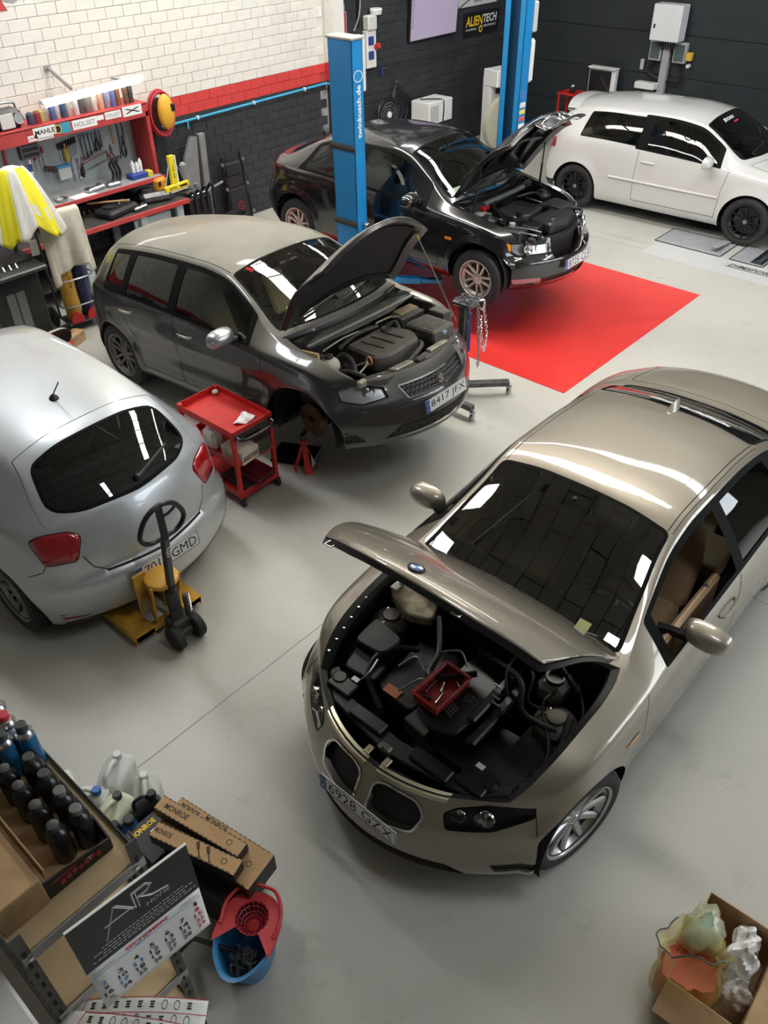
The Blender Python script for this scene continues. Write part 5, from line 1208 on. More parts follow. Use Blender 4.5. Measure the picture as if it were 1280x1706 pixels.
# ---------------------------------------------------------------- tool bench on the brick wall
BGREY = mat('pegboard_grey', (.30, .34, .35), .5, var=.06); BRED = mat('bench_red', (.46, .045, .045), .5, var=.15, scale=6); BBLUE = mat('bench_leg', (.42, .50, .53), .5)
def bench():
    t = thing('tool_bench', 'red framed tool bench with grey tool board against the brick wall', 'workbench', (5.15, 9.5, 0))
    X0, X1 = -1.6, 1.02
    m = MB(); m.box(((X0+X1)/2, .40, 1.48), (X1-X0, .02, .80), .002); m.build('tool_board', BGREY, t)
    m = MB(); m.box(((X0+X1)/2, .19, 1.925), (X1-X0, .42, .02), .003); m.box(((X0+X1)/2, -.01, 1.855), (X1-X0, .02, .15), .004); m.build('top_shelf', BRED, t)
    for x in (X0+.02, X1-.02): m = MB(); m.box((x, .0, 1.46), (.05, .04, .76), .004); m.box((x, .2, 1.46), (.01, .38, .76)); m.build('upright', BRED, t)
    m = MB(); m.box(((X0+X1)/2, .13, 1.085), (X1-X0, .54, .02), .003); m.build('tool_shelf', mat('shelf_grey', (.33, .34, .34), .5, var=.15), t)
    m = MB(); m.box(((X0+X1)/2, -.15, 1.085), (X1-X0, .02, .05), .004); m.build('shelf_edge', BRED, t)
    m = MB(); m.box(((X0+X1)/2+.05, .0, .825), (X1-X0+.1, .86, .03), .004); m.build('bench_top', mat('bench_dark', (.05, .045, .04), .6, var=.4, scale=8), t)
    m = MB(); m.box(((X0+X1)/2+.05, -.44, .82), (X1-X0+.1, .025, .06), .005); m.build('bench_edge', BRED, t)
    for x in (-1.4, -.42, .45, 1.0):
        m = MB(); m.box((x, -.36, .40), (.10, .05, .80), .005); m.box((x, .36, .40), (.10, .05, .80), .005); m.box((x, 0, .76), (.1, .7, .06), .004); m.build('bench_leg', BBLUE, t)
    m = MB(); m.box((.62, -.30, .62), (.55, .03, .22), .005); m.build('drawer_front', BBLUE, t)
    m = MB(); m.box((-.25, .0, .25), (2.2, .7, .02), .003); m.build('lower_shelf', mat('bench_dark', (.05, .045, .04), .6), t)
    # stickers along the header
    y = -.021
    def stick(nm, x, w, h, c, txt=None, ink=INK, dz=0., bold=.01):
        q = MB(); q.box((x, y, 1.86+dz), (w, .002, h), .0005); o = q.build(nm, c, t)
        if txt: l = MB(); l.text(txt, h*.5, frame((x, y-.0015, 1.86+dz), (1, 0, 0), (0, 0, 1)), w=w*.86, bold=bold); l.build('lettering', ink, o)
    stick('sticker', -.37, .28, .10, PAPER, 'MAHLE', INK, .01, .02); stick('sticker', -.38, .2, .035, PAPER, 'ORIGINAL', INK, -.055); stick('sticker', -.53, .12, .06, PAPER, 'LRC', INKRED, -.035)
    stick('sticker', -.11, .13, .11, mat('sticker_teal', (.05, .32, .42), .4), None); stick('sticker', .14, .32, .10, PAPER, 'HOLSET', mat('ink_grey', (.25, .25, .25), .6)); stick('sticker', .35, .1, .05, PAPER, None, dz=.02); stick('sticker', .53, .22, .08, PAPER, 'HOLSET', mat('ink_grey', (.25, .25, .25), .6), .02)
    stick('sticker', .80, .27, .11, PAPER, 'X', INK, .02)
    q = MB(); q.lathe([(.001, 0), (.055, 0), (.055, .003)], 24, TM(-.21, y, 1.86) @ RM('X', PI/2)); so = q.build('sticker', INK, t); q = MB(); q.lathe([(.036, 0), (.05, 0)], 24, TM(-.21, y-.0035, 1.86) @ RM('X', PI/2)); q.build('ring', mat('gold_print', (.6, .42, .12), .5), so)
    # tool holder bars
    for (x0, x1, z) in ((-.62, .75, 1.70),):
        q = MB(); q.cyl((x0+.5, .33, z+.01), (x1, .33, z+.07), .012, n=8); q.build('tool_rail', CHROME, t)
    return t
BT = bench(); BX, BY = 5.15, 9.5
def wall_tool(name, label, cat, x, z, build, group=None, y=None, rz=0.):
    t = thing(name, label, cat, (x, (9.885 if y is None else y), z), group=group); build(t); 
    if rz: t.rotation_euler = (0, rz, 0)
    return t
def spanner(L, mt=CHROME):
    def f(t):
        m = MB(RM('X', PI/2)); w = L*.045
        m.prism([(-w, -L/2+.02), (w, -L/2+.02), (w*.8, L/2-.02), (-w*.8, L/2-.02)], 0, .012); m.lathe([(L*.05, 0), (L*.085, 0), (L*.085, .014), (L*.05, .014), (L*.05, 0)], 16, TM(0, L/2, 0)); m.build('shank', mt, t)
        j = MB(RM('X', PI/2)); j.prism([(-L*.09, -L/2-.01), (-L*.05, -L/2-.045), (-L*.03, -L/2-.012), (L*.03, -L/2-.012), (L*.05, -L/2-.045), (L*.09, -L/2-.01), (L*.06, -L/2+.03), (-L*.06, -L/2+.03)], 0, .014); j.build('jaw', mt, t)
    return f
for k in range(6): wall_tool('spanner', 'chrome spanner under the tool rail, %s from the left' % ['first', 'second', 'third', 'fourth', 'fifth', 'sixth', 'seventh'][k], 'spanner', 5.40+.055*k, 1.50+.012*k, spanner(.26-.022*k), 'spanners on the tool board')
def driver(c):
    def f(t):
        m = MB(); m.lathe([(.001, .06), (.012, .058), (.017, .04), (.015, 0), (.009, -.012), (.001, -.012)], 10); m.build('grip', c, t); m = MB(); m.cyl((0, 0, -.01), (0, 0, -.14), .0045, n=6); m.build('blade', STEEL, t)
    return f
for k in range(7): wall_tool('screwdriver', 'black-handled screwdriver left of the spanners, %s from the left' % ['first', 'second', 'third', 'fourth', 'fifth', 'sixth', 'seventh'][k], 'screwdriver', 5.10+.037*k, 1.55+.006*k, driver(SATIN), 'screwdrivers on the tool board', 9.87)
for k in range(5): wall_tool('screwdriver', 'red-handled driver on the board, %s from the left' % ['first', 'second', 'third', 'fourth', 'fifth', 'sixth', 'seventh'][k], 'screwdriver', 4.66+.055*k, 1.50+.03*abs(k-2), driver(mat('grip_red', (.35, .02, .03), .4)), 'red drivers on the tool board', 9.87)
def pliers(c, L=.22):
    def f(t):
        for s in (-1, 1):
            m = MB(); m.tube(bez([(0, 0, 0), (s*.02, 0, -.05), (s*.03, 0, -.10), (s*.022, 0, -L*.75)], 4), .009, 6); m.build('grip', c, t)
        m = MB(); m.prism([(-.02, 0), (.02, 0), (.012, .05), (.004, .08), (-.004, .08), (-.012, .05)], -.006, .006, M=RM('X', PI/2)); m.build('jaws', DKSTEEL, t)
    return f
for k, (x, z, c, lb) in enumerate(((5.79, 1.38, mat('grip_red', (.35, .02, .03), .4), 'red-handled pliers at the right of the tool board'), (5.62, 1.58, SATIN, 'black pliers hanging right of the spanners'), (5.98, 1.45, SATIN, 'black pliers beside the right upright'), (4.44, 1.45, SATIN, 'black pliers at the left of the tool board'))): wall_tool('pliers', lb, 'pliers', x, z, pliers(c))
def hammer(t):
    m = MB(); m.cyl((0, 0, -.26), (0, 0, .02), .013, n=8); m.build('shaft', mat('wood_handle', (.4, .24, .1), .6), t); m = MB(); m.box((0, 0, .03), (.11, .03, .03), .006); m.build('head', DKSTEEL, t)
wall_tool('hammer', 'hammer hanging at the top right of the tool board', 'hammer', 5.85, 1.72, hammer)
def vice_grip(t):
    m = MB(); m.box((0, 0, 0), (.05, .02, .30), .008); m.build('handle', mat('grip_blue', (.03, .1, .35), .4), t); m = MB(); m.box((0, 0, .18), (.04, .022, .08), .008); m.build('jaw', CHROME, t)
wall_tool('grip_pliers', 'blue and chrome locking grips left of centre', 'pliers', 4.66, 1.32, vice_grip, rz=.25)
def wrench_red(t):
    m = MB(); m.box((0, 0, -.05), (.04, .025, .4), .01); m.build('handle', mat('wrench_red', (.42, .04, .05), .4), t); m = MB(); m.prism([(-.03, 0), (.06, 0), (.06, .03), (.02, .035), (.02, .06), (.07, .065), (.07, .09), (-.03, .08)], -.015, .015, M=TM(0, 0, .14) @ RM('X', PI/2)); m.build('jaw', DKSTEEL, t)
wall_tool('pipe_wrench', 'long red pipe wrench left on the tool board', 'wrench', 4.42, 1.58, wrench_red, rz=.06)
for k in range(6):
    def bar(t, k=k): m = MB(); m.cyl((-.13, 0, 0), (.10-.02*(k % 3), 0, .03), .012, n=8); m.build('bar', CHROME, t); m = MB(); m.sph((.11-.02*(k % 3), 0, .032), (.03, .016, .02), 8, 6); m.build('head', CHROME, t)
    wall_tool('ratchet', 'chrome ratchet at the left end of the board, %s from the top' % ['first', 'second', 'third', 'fourth', 'fifth', 'sixth', 'seventh'][k], 'ratchet', 4.18, 1.70-.085*k, bar, 'ratchets on the tool board', 9.85)
def driverbox(t):
    m = MB(); m.box((0, 0, 0), (.24, .06, .26), .006); m.build('case', GREYP, t)
    for k in range(4): q = MB(); q.box((0, -.032, -.09+.06*k), (.20, .006, .04), .002); q.build('insert', SATIN, t)
    q = MB(); q.lathe([(.018, 0), (.045, 0), (.045, .02), (.018, .02)], 18, TM(.09, -.03, .12) @ RM('X', PI/2)); q.build('tape_roll', CHROME, t)
wall_tool('socket_case', 'grey socket case hung near the centre of the tool board', 'case', 4.72, 1.66, driverbox, y=9.86)
for k in range(5): wall_tool('screwdriver', 'dark brown driver in the bundle at board centre, %s from the left' % ['first', 'second', 'third', 'fourth', 'fifth', 'sixth', 'seventh'][k], 'screwdriver', 4.86+.03*k, 1.36-.01*k, driver(mat('grip_brown', (.09, .04, .03), .5)), 'dark drivers in the bundle', 9.84)
t = thing('clear_box', 'clear plastic box with blue lid on the tool board', 'box', (5.08, 9.85, 1.22)); m = MB(); m.box((0, 0, .06), (.17, .07, .14), .01); m.build('box_body', mat('clear_plastic', (.5, .53, .5), .3), t); m = MB(); m.box((0, 0, .14), (.18, .08, .03), .006); m.build('lid', mat('lid_blue', (.05, .25, .5), .4), t)
t = thing('saw', 'hacksaw with dark red frame hanging low on the board', 'saw', (5.55, 9.86, 1.33)); m = MB(); m.tube([(-.2, 0, -.08), (-.2, 0, .0), (.16, 0, .08), (.18, 0, 0)], .012, 6); m.build('frame', mat('saw_frame', (.16, .05, .045), .4), t); m = MB(); m.box((-.01, 0, -.05), (.38, .004, .015), 0, M=RM('Y', -.2)); m.build('blade', STEEL, t); m = MB(); m.box((-.22, 0, -.1), (.04, .025, .12), .01); m.build('grip', SATIN, t)
for k, (x, z, L) in enumerate(((5.22, 1.30, .22), (5.30, 1.28, .20), (5.36, 1.30, .18))): wall_tool('spanner', 'chrome spanner hanging low at board centre, %s from the left' % ['first', 'second', 'third', 'fourth', 'fifth', 'sixth', 'seventh'][k], 'spanner', x, z, spanner(L), 'low spanners on the tool board')
t = thing('caulking_tube', 'yellow cleaning bottle hanging mid-board', 'bottle', (5.17, 9.86, 1.50)); m = MB(); m.lathe([(.001, .1), (.012, .1), (.014, .06), (.03, .04), (.03, -.1), (.001, -.1)], 12); m.build('bottle_body', mat('bottle_ochre', (.45, .32, .05), .4), t)
for k, (x, lb) in enumerate(((6.0, 'long dark pry bar hanging by the right upright'), (5.93, 'second long bar left of the pry bar'))): wall_tool('pry_bar', lb, 'bar', x, 1.50, lambda t: (MB().tube(bez([(0, 0, .22), (.01, 0, .1), (0, 0, -.1), (-.02, 0, -.24)], 5), .011, 6).build('bar', DKSTEEL, t)))
# --- shelf clutter
def can(name, label, cat, loc, r, h, c, cap=None, cr=.6, group=None):
    t = thing(name, label, cat, loc, group=group)
    m = MB(); m.lathe([(.001, 0), (r*.96, 0), (r, .004), (r, h*.86), (r*.92, h*.9), (r*.62, h*.94), (r*.6, h)] + [(.001, h)], 18); m.build('can_body', c, t)
    if cap: m = MB(); m.lathe([(r*cr, h*.93), (r*cr, h*1.1), (r*cr*.9, h*1.12), (.001, h*1.12)], 16); m.build('cap', cap, t)
    return t
cols = [((.10, .16, .40), 'blue'), ((.5, .52, .5), 'pale grey'), ((.06, .09, .2), 'navy'), ((.45, .5, .42), 'grey-green'), ((.7, .7, .68), 'white'), ((.12, .12, .12), 'dark'), ((.25, .23, .2), 'brown-grey'), ((.7, .66, .62), 'cream'), ((.75, .45, .3), 'orange and white'), ((.3, .35, .5), 'slate blue'), ((.15, .22, .5), 'royal blue'), ((.35, .15, .06), 'rust brown'), ((.2, .12, .08), 'dark brown'), ((.10, .10, .10), 'black')]
xs = [4.98, 5.05, 5.12, 5.20, 5.29, 5.37, 5.45, 5.53, 5.62, 5.71, 5.79, 5.87, 5.97, 6.05]
for k, (x, (c, nm)) in enumerate(zip(xs, cols)): can('aerosol_can', '%s can on the bench top shelf under the lamp, %s from the left' % (nm, ['first', 'second', 'third', 'fourth', 'fifth', 'sixth', 'seventh', 'eighth', 'ninth', 'tenth', 'eleventh', 'twelfth', 'thirteenth', 'fourteenth'][k]), 'can', (x, 9.60+.02*(k % 2), 1.935), .033 if k not in (6, 7) else .045, .20+.012*(k % 3), mat('can_%d' % k, c, .35, .3), mat('can_cap', (.5, .5, .5), .4) if k % 2 else None)
for k, (x, c, lb) in enumerate(((4.80, (.3, .05, .05), 'dark red tin on the bench top shelf'), (4.86, (.5, .42, .1), 'yellow-lidded tin on the bench top shelf'), (4.72, (.06, .08, .14), 'navy tin left of the red tin on the top shelf'), (4.91, (.35, .33, .28), 'grey tin beside the lamp end on the top shelf'))): can('tin', lb, 'tin', (x, 9.62+.03*(k % 2), 1.935), .045, .12, mat('tin_%d' % k, c, .5))
def shop_radio():
    t = thing('shop_radio', 'grey and black shop radio on the bench top shelf', 'radio', (4.40, 9.66, 1.935)); m = MB(); m.box((0, 0, .10), (.42, .2, .20), .04); m.build('case', SATIN, t)
    m = MB(); m.box((.02, -.102, .09), (.16, .01, .15), .01); m.build('face_panel', mat('radio_grey', (.6, .6, .58), .4), t)
    for x in (-.13, .16): m = MB(); m.lathe([(.001, 0), (.05, 0), (.055, .01), (.06, 0)], 20, TM(x, -.101, .1) @ RM('X', PI/2)); m.build('speaker', STEEL, t)
    m = MB(); m.tube(bez([(-.2, 0, .18), (-.16, 0, .25), (.16, 0, .25), (.2, 0, .18)], 5), .014, 8); m.build('handle', STEEL, t)
shop_radio()
def bench_lamp():
    t = thing('tube_lamp', 'long fluorescent tube lamp above the bench cans', 'lamp', (5.52, 9.52, 2.14))
    m = MB(RM('Y', -.045)); m.prism([(-.05, .02), (.05, .02), (.03, .06), (-.03, .06)], -.68, .68, M=RM('Y', PI/2) @ RM('Z', PI/2)); m.build('housing', mat('lamp_white', (.7, .7, .68), .4), t)
    m = MB(RM('Y', -.045)); m.cyl((-.64, -.02, .0), (.64, -.02, .0), .018, n=12); m.build('tube', mat('tube_glow', (1, .98, .93), .3, emit=TUBE_STRENGTH), t)
    m = MB(); m.tube([(-.3, .375, .26), (-.22, .1, .06)], .02, 6); m.box((-.3, .385, .26), (.08, .02, .05), .004); m.build('arm', mat('arm_grey', (.25, .25, .24), .5), t)
    m = MB(); m.box((.5, .18, .03), (.02, .42, .02), .003); m.build('bracket', mat('arm_grey', (.25, .25, .24), .5), t)
bench_lamp()
# --- tool shelf and bench-top clutter
r = random.Random(11)
def lump(name, label, cat, loc, s, mt, seed, rz=0.):
    q = random.Random(seed); m = MB(); t = thing(name, label, cat, loc, rz)
    m.box((0, 0, s[2]*.4), (s[0], s[1], s[2]*.8), min(s)*.25); m.build('casting', mt, t); n = MB(); n.cyl((-s[0]*.2, 0, s[2]*.7), (-s[0]*.2, 0, s[2]), min(s[:2])*.28, n=12); n.build('flange', mt, t)
    p = MB(); p.tube(bez([(s[0]*.1, 0, s[2]*.6), (s[0]*.3, s[1]*.1, s[2]*1.0), (s[0]*.5, 0, s[2]*.4)], 4), min(s)*.12, 8); p.build('pipe', DKSTEEL, t); return t
lump('engine_part', 'silver cast engine part on the tool shelf', 'engine part', (5.25, 9.52, 1.095), (.26, .12, .07), STEEL, 1, .2); lump('engine_part', 'small silver casting at the centre of the tool shelf', 'engine part', (5.50, 9.50, 1.095), (.18, .1, .06), STEEL, 2, -.1)
t = thing('parts_bin', 'blue parts bin with white bottles on the tool shelf', 'bin', (5.92, 9.55, 1.095)); m = MB(); m.box((0, 0, .03), (.30, .14, .06), .008); m.build('bin_body', mat('bin_blue', (.02, .05, .28), .4), t)
for k, (x, h) in enumerate(((-.06, .13), (.0, .11), (.05, .14))): can('small_bottle', ['white bottle in the blue bin, left one', 'white bottle in the blue bin, middle one', 'white bottle in the blue bin, right one'][k], 'bottle', (5.92+x, 9.57, 1.156), .024, h, WHITE, WHITE, .4)
m = MB(); m.box((0, 0, .035), (.07, .1, .07), .006); tag(m.build('spray_box', mat('box_yellow', (.7, .52, .05), .5), loc=(6.03, 9.50, 1.095)), 'yellow carton at the right end of the tool shelf', 'box')
m = MB(); m.box((0, 0, .002), (.3, .2, .004), .001); tag(m.build('paper_sheet', PAPER, loc=(5.05, 9.46, 1.095), rot=(0, 0, .15)), 'white sheet of paper on the tool shelf', 'paper')
m = MB(); m.lathe([(.001, .0), (.07, .004), (.08, .03), (.075, .03), (.068, .01), (.001, .008)], 20); tag(m.build('parts_dish', STEEL, loc=(4.78, 9.50, 1.095)), 'round steel magnet dish on the tool shelf', 'dish')
m = MB(); m.box((0, 0, .1), (.2, .01, .26), .004); tag(m.build('notice_card', PAPER, loc=(4.52, 9.80, 1.20), rot=(.1, .25, .1)), 'white card hung at the left of the tool board', 'card')
t = thing('rubber_glove', 'red glove hanging over the white card', 'glove', (4.40, 9.74, 1.33)); m = MB(); m.box((0, 0, .05), (.09, .03, .1), .015); 
for k in range(4): m.cyl((-.035+.023*k, 0, 0), (-.05+.03*k, -.01, -.07+.008*abs(k-1)), .011, .009, n=8)
m.cyl((.045, 0, .05), (.085, 0, .0), .012, .01, n=8); m.build('glove_body', mat('glove_red', (.55, .03, .03), .5), t)
for k in range(3):
    def blk(t, k=k): m = MB(); m.tube(bez([(0, 0, 0), (.04, .02, .10), (.0, 0, .2), (.06, .02, .27)], 5), .018, 8); m.build('hose', SATIN, t)
    t = thing('rubber_hose', ['corrugated black hose standing on the tool shelf', 'black hose loop beside the corrugated hose', 'thin black hose leaning on the tool board'][k], 'hose', (5.56+.05*k, 9.6, 1.11)); blk(t)
lump('gearbox_part', 'black plastic engine cover lying on the bench top', 'engine part', (5.35, 9.30, .84), (.5, .3, .12), BLACK, 4, .25); lump('intake_part', 'dark intake pipe on the bench top right of the cover', 'engine part', (5.95, 9.35, .84), (.4, .3, .16), DKSTEEL, 5, -.3); lump('starter_part', 'grey alternator at the left end of the bench top', 'engine part', (4.72, 9.28, .84), (.16, .2, .16), STEEL, 6); lump('valve_block', 'small metal valve block at the front of the bench', 'engine part', (5.62, 9.20, .84), (.22, .08, .06), STEEL, 9, .2)
for k in range(7): wall_tool('socket_piece', 'small chrome socket on the bench top, %s from the left' % ['first', 'second', 'third', 'fourth', 'fifth', 'sixth', 'seventh'][k], 'socket', 5.05+.075*k, .845, lambda t: (MB().cyl((0, 0, 0), (0, 0, .055), .02, n=12).build('socket', CHROME, t)), 'sockets on the bench top', 9.55)
m = MB(); m.cyl((-.25, 0, .03), (.25, -.06, .03), .013, n=8); tag(m.build('broom_stick', mat('wood_handle', (.4, .24, .1), .6), loc=(5.30, 9.36, .96), rot=(0, 0, -.5)), 'short wooden handle lying across the bench top', 'handle')
t = thing('parts_crate', 'open red socket tray at the back of the bench top', 'tray', (5.25, 9.68, .84), .05); m = MB(); m.box((0, 0, .02), (.55, .14, .04), .006); m.build('tray_base', mat('tray_dark', (.12, .03, .03), .5), t)
for k in range(8): q = MB(); q.cyl((-.22+.062*k, 0, .04), (-.22+.062*k, 0, .07), .016, n=10); q.build('socket', CHROME, t)
# ---------------------------------------------------------------- yellow wheel gauge, grey press, hose reel, creeper
GY = mat('gauge_yellow', (.80, .66, .03), .4)
t = thing('alignment_gauge', 'yellow inverted-T wheel gauge standing on the bench end', 'gauge', (6.22, 9.22, .97), .1)
m = MB(); m.box((0, 0, .0), (.40, .05, .07), .006); m.build('cross_bar', GY, t); m = MB(); m.box((-.01, .02, .2), (.085, .05, .36), .006); m.build('upright_bar', GY, t); m = MB(); m.box((.045, .02, .2), (.02, .052, .34), .003); m.build('scale_strip', PAPER, t)
m = MB(); m.box((0, .0, -.045), (.36, .03, .03), .004); m.build('lower_strip', PAPER, t)
for sx, L in ((-1, .5), (1, .52)): q = MB(); q.cyl((0, .03, .38), (sx*.22, 0, -.06), .007, n=6); q.build('stay_rod', STEEL, t)
m = MB(); [m.box((-.01, -.0055, .12+.028*k), (.03-.008*(k % 3), .002, .012)) for k in range(6)]; [m.box((-.12+.03*k, -.0255, .0), (.014, .002, .03-.01*(k % 2))) for k in range(4)]; m.box((.1, -.0255, 0), (.12, .002, .026)); tag(m.build('scale_print', INK, t), kind='stuff')
t = thing('tool_case', 'orange plastic tool case on the bench end behind the gauge', 'case', (6.06, 9.34, .84), .2); m = MB(); m.box((0, 0, .13), (.18, .12, .26), .03); m.build('case_body', mat('case_orange', (.75, .30, .03), .45), t); m = MB(); m.box((-.06, -.062, .2), (.05, .01, .06), .004); m.build('latch', SATIN, t)
GRP = mat('press_grey', (.23, .235, .24), .45, var=.1)
def press():
    t = thing('crane_arm', 'grey folding crane arm leaning on the dark brick wall', 'crane arm', (6.95, 9.72, 0))
    m = MB(); m.box((.08, 0, .72), (.10, .07, 1.30), .008, M=RM('Y', .03)); m.build('mast', GRP, t)
    m = MB(); m.prism([(-.24, .70), (-.02, .62), (.04, 1.34), (-.06, 1.36), (-.20, 1.12)], -.02, .02, M=RM('X', PI/2)); m.build('side_plate', GRP, t)
    m = MB(); m.box((-.28, -.25, 1.02), (.10, .08, .36), .03, M=RM('Y', -.12)); m.cyl((-.25, -.25, .85), (-.2, -.25, .45), .03, n=10); m.build('ram', GRP, t)
    m = MB(); m.cyl((-.1, -.06, .62), (.34, -.06, .70), .016, n=8); m.build('cross_pin', STEEL, t)
    m = MB(); m.box((.02, .0, .03), (.3, .3, .05), .01); m.build('foot', GRP, t)
press()
t = thing('engine_block', 'black engine block with hoses standing at the bench end', 'engine part', (6.52, 9.32, 0)); m = MB(); m.box((0, 0, .4), (.36, .35, .8), .03); m.build('block', BLACK, t)
for k in range(4): q = MB(); q.tube(bez([(-.15+.1*k, -.1, .8), (-.12+.1*k, -.2, .86+.02*k), (-.1+.1*k, -.19, .6)], 5), .02, 8); q.build('hose', SATIN, t)
m = MB(); m.box((.02, -.05, .815), (.3, .2, .03), .01); m.build('metal_top', STEEL, t)
def reel():
    t = thing('hose_reel', 'yellow hose reel with coiled red hose on the brick wall', 'hose reel', (6.52, 9.80, 1.73))
    for k in range(7):
        R = .20+.012*(k % 4); m = MB(); m.tube([(R*math.cos(2*PI*j/32)*.8, -.02-.028*(k//2), R*1.15*math.sin(2*PI*j/32)-.02) for j in range(32)], .011, 8, closed=True); m.build('hose_coil', mat('hose_red', (.52, .04, .06), .45), t)
    m = MB(); m.sph((.03, -.14, 0), (.12, .07, .21), 20, 12); m.build('reel_cover', mat('reel_yellow', (.78, .42, .04), .4), t); m = MB(); m.box((.1, -.19, .05), (.07, .04, .09), .01); m.build('latch', SATIN, t)
    m = MB(); m.tube(bez([(-.02, -.06, -.25), (-.0, -.08, -.3), (.05, -.08, -.28), (.1, -.06, -.33)], 5), .010, 8); m.build('hose_end', mat('hose_red', (.52, .04, .06), .45), t); m = MB(); m.box((0, .04, .0), (.10, .1, .3), .01); m.build('wall_bracket', DKSTEEL, t)
reel()
def creeper():
    t = thing('creeper_board', 'black mechanic creeper board leaning upright on the dark bricks', 'creeper', (7.62, 9.72, -.012))
    t.rotation_euler = (.12*-1, .0, .06)
    m = MB(); m.box((0, 0, .28), (.34, .035, .50), .012); m.box((0, -.002, .62), (.30, .03, .16), .012); m.box((0, -.01, .79), (.28, .05, .18), .02); m.build('pad', mat('creeper_vinyl', (.02, .02, .021), .5), t)
    for s in (-1, 1): m = MB(); m.tube(bez([(s*.19, 0, .02), (s*.20, 0, .3), (s*.17, 0, .55), (s*.19, 0, .75), (s*.17, 0, .98)], 6), .016, 8); m.build('side_rail', SATIN, t)
    for (x, z) in ((-.22, .15), (.22, .15), (-.2, .55), (.2, .55), (-.2, .88), (.2, .88)): q = MB(); q.lathe([(.001, -.015), (.025, -.015), (.028, 0), (.025, .015), (.001, .015)], 12, TM(x, -.02, z) @ RM('X', PI/2)); q.build('castor', STEEL, t)
    m = MB(); M = frame((.02, -.021, .28), (1, 0, 0), (0, 0, 1)); m.lathe([(.05, 0), (.06, 0)], 20, M); m.tube([(-.10+.02, -.022, .26), (-.06, -.022, .33), (-.04, -.022, .28)], .004, 4); m.tube([(.02, -.022, .33), (.0, -.022, .27), (.05, -.022, .25)], .004, 4); m.build('emblem', mat('print_red', (.4, .03, .04), .6), t)
creeper()
m = MB(); m.lathe([(.001, .0), (.10, 0), (.14, .30), (.15, .30), (.15, .31), (.135, .31), (.095, .01), (.001, .01)], 24); tag(m.build('steel_bucket', DKSTEEL, loc=(7.28, 9.42, 0)), 'dark steel bucket on the floor left of the creeper board', 'bucket')
# ---------------------------------------------------------------- gas-bottle trolley with coat and towel, black machine at the left edge
TOWEL = mat('towel_cream', (.62, .58, .48), .9, var=.08, scale=14, bump=.2); HIVIS = mat('hivis_yellow', (.80, .70, .02), .7); HIWHITE = mat('coat_white', (.66, .64, .58), .85, var=.06)
def bottle_trolley():
    t = thing('welding_trolley', 'gas-bottle trolley with red brackets in front of the bench', 'trolley', (4.22, 8.72, 0), -.1)
    m = MB(); m.box((0, -.12, .10), (.42, .30, .012), .003); m.build('foot_plate', DKSTEEL, t)
    for s in (-1, 1): m = MB(); m.tube([(s*.20, .0, .1), (s*.20, .05, 1.25)], .014, 8); m.build('frame_tube', DKSTEEL, t)
    for z in (.3, .6): m = MB(); m.tube(bez([(-.2, .0, z), (-.19, -.24, z), (.19, -.24, z), (.2, .0, z)], 5), .009, 6); m.build('retaining_bar', STEEL, t)
    for s in (-1, 1): m = MB(); m.lathe([(.03, -.025), (.1, -.025), (.12, -.012), (.12, .012), (.1, .025), (.03, .025)], 20, TM(s*.25, .06, .12) @ RM('Y', PI/2)); m.build('wheel', RUBBER, t)
    for s in (-1, 1): m = MB(); m.prism(rnd([(-.08, 0), (.08, 0), (.07, .07), (.02, .12), (-.02, .12), (-.07, .07)], .02), -.012, .012, M=TM(s*.10, -.265, .11) @ RM('X', PI/2)); m.build('red_clamp', RED, t)
    return t
bottle_trolley()
def gas(label, x, y, r, h, c):
    t = thing('gas_bottle', label, 'gas bottle', (x, y, .108)); m = MB(); m.lathe([(.001, 0), (r*.95, 0), (r, .02), (r, h*.82), (r*.85, h*.9), (r*.4, h*.96), (r*.3, h), (.001, h)], 22); m.build('cylinder', c, t); m = MB(); m.cyl((0, 0, h), (0, 0, h+.08), .02); m.build('valve', CHROME, t); return t
g = gas('yellow gas bottle on the trolley, left one', 4.13, 8.60, .085, 1.0, mat('gas_yellow', (.62, .36, .04), .5, var=.2)); gas('dark blue gas bottle on the trolley, right one', 4.31, 8.60, .07, .95, mat('gas_navy', (.02, .03, .10), .5))
m = MB(); [m.box((.012*math.sin(k*2.1), -.0845, .40+.028*k), (.035-.012*(k % 3), .006, .010), 0) for k in range(9)]; o = tag(m.build('scuff_marks', INK, g), kind='stuff')  # short ink bars standing for scrawled writing on the yellow bottle
def towel():
    m = MB()
    def fn(u, v):
        x = (u-.5)*.46*(1+.12*v); fold = .035*math.sin(u*9)+.02*math.sin(u*17+1); s = v*1.0
        if s < .25: y, z = .10-.8*s*.5, 1.335+.02*math.sin(PI*s/.25)
        else: y, z = .0-.06*(s-.25)-fold*(s-.25)*1.5, 1.335-(s-.25)*.80*(1-.12*abs(u-.5)*(-1 if u < .5 else 1))-(.14 if (u < .16 or u > .86) else 0)*(s-.25)
        return (x, y-.26, z)
    m.grid(fn, 40, 26); o = m.build('draped_towel', TOWEL, smooth=1.4, loc=(4.20, 8.72, 0), rot=(0, 0, -.1)); md = o.modifiers.new('t', 'SOLIDIFY'); md.thickness = .006; tag(o, 'cream towel draped over the gas-bottle trolley', 'towel')
towel()
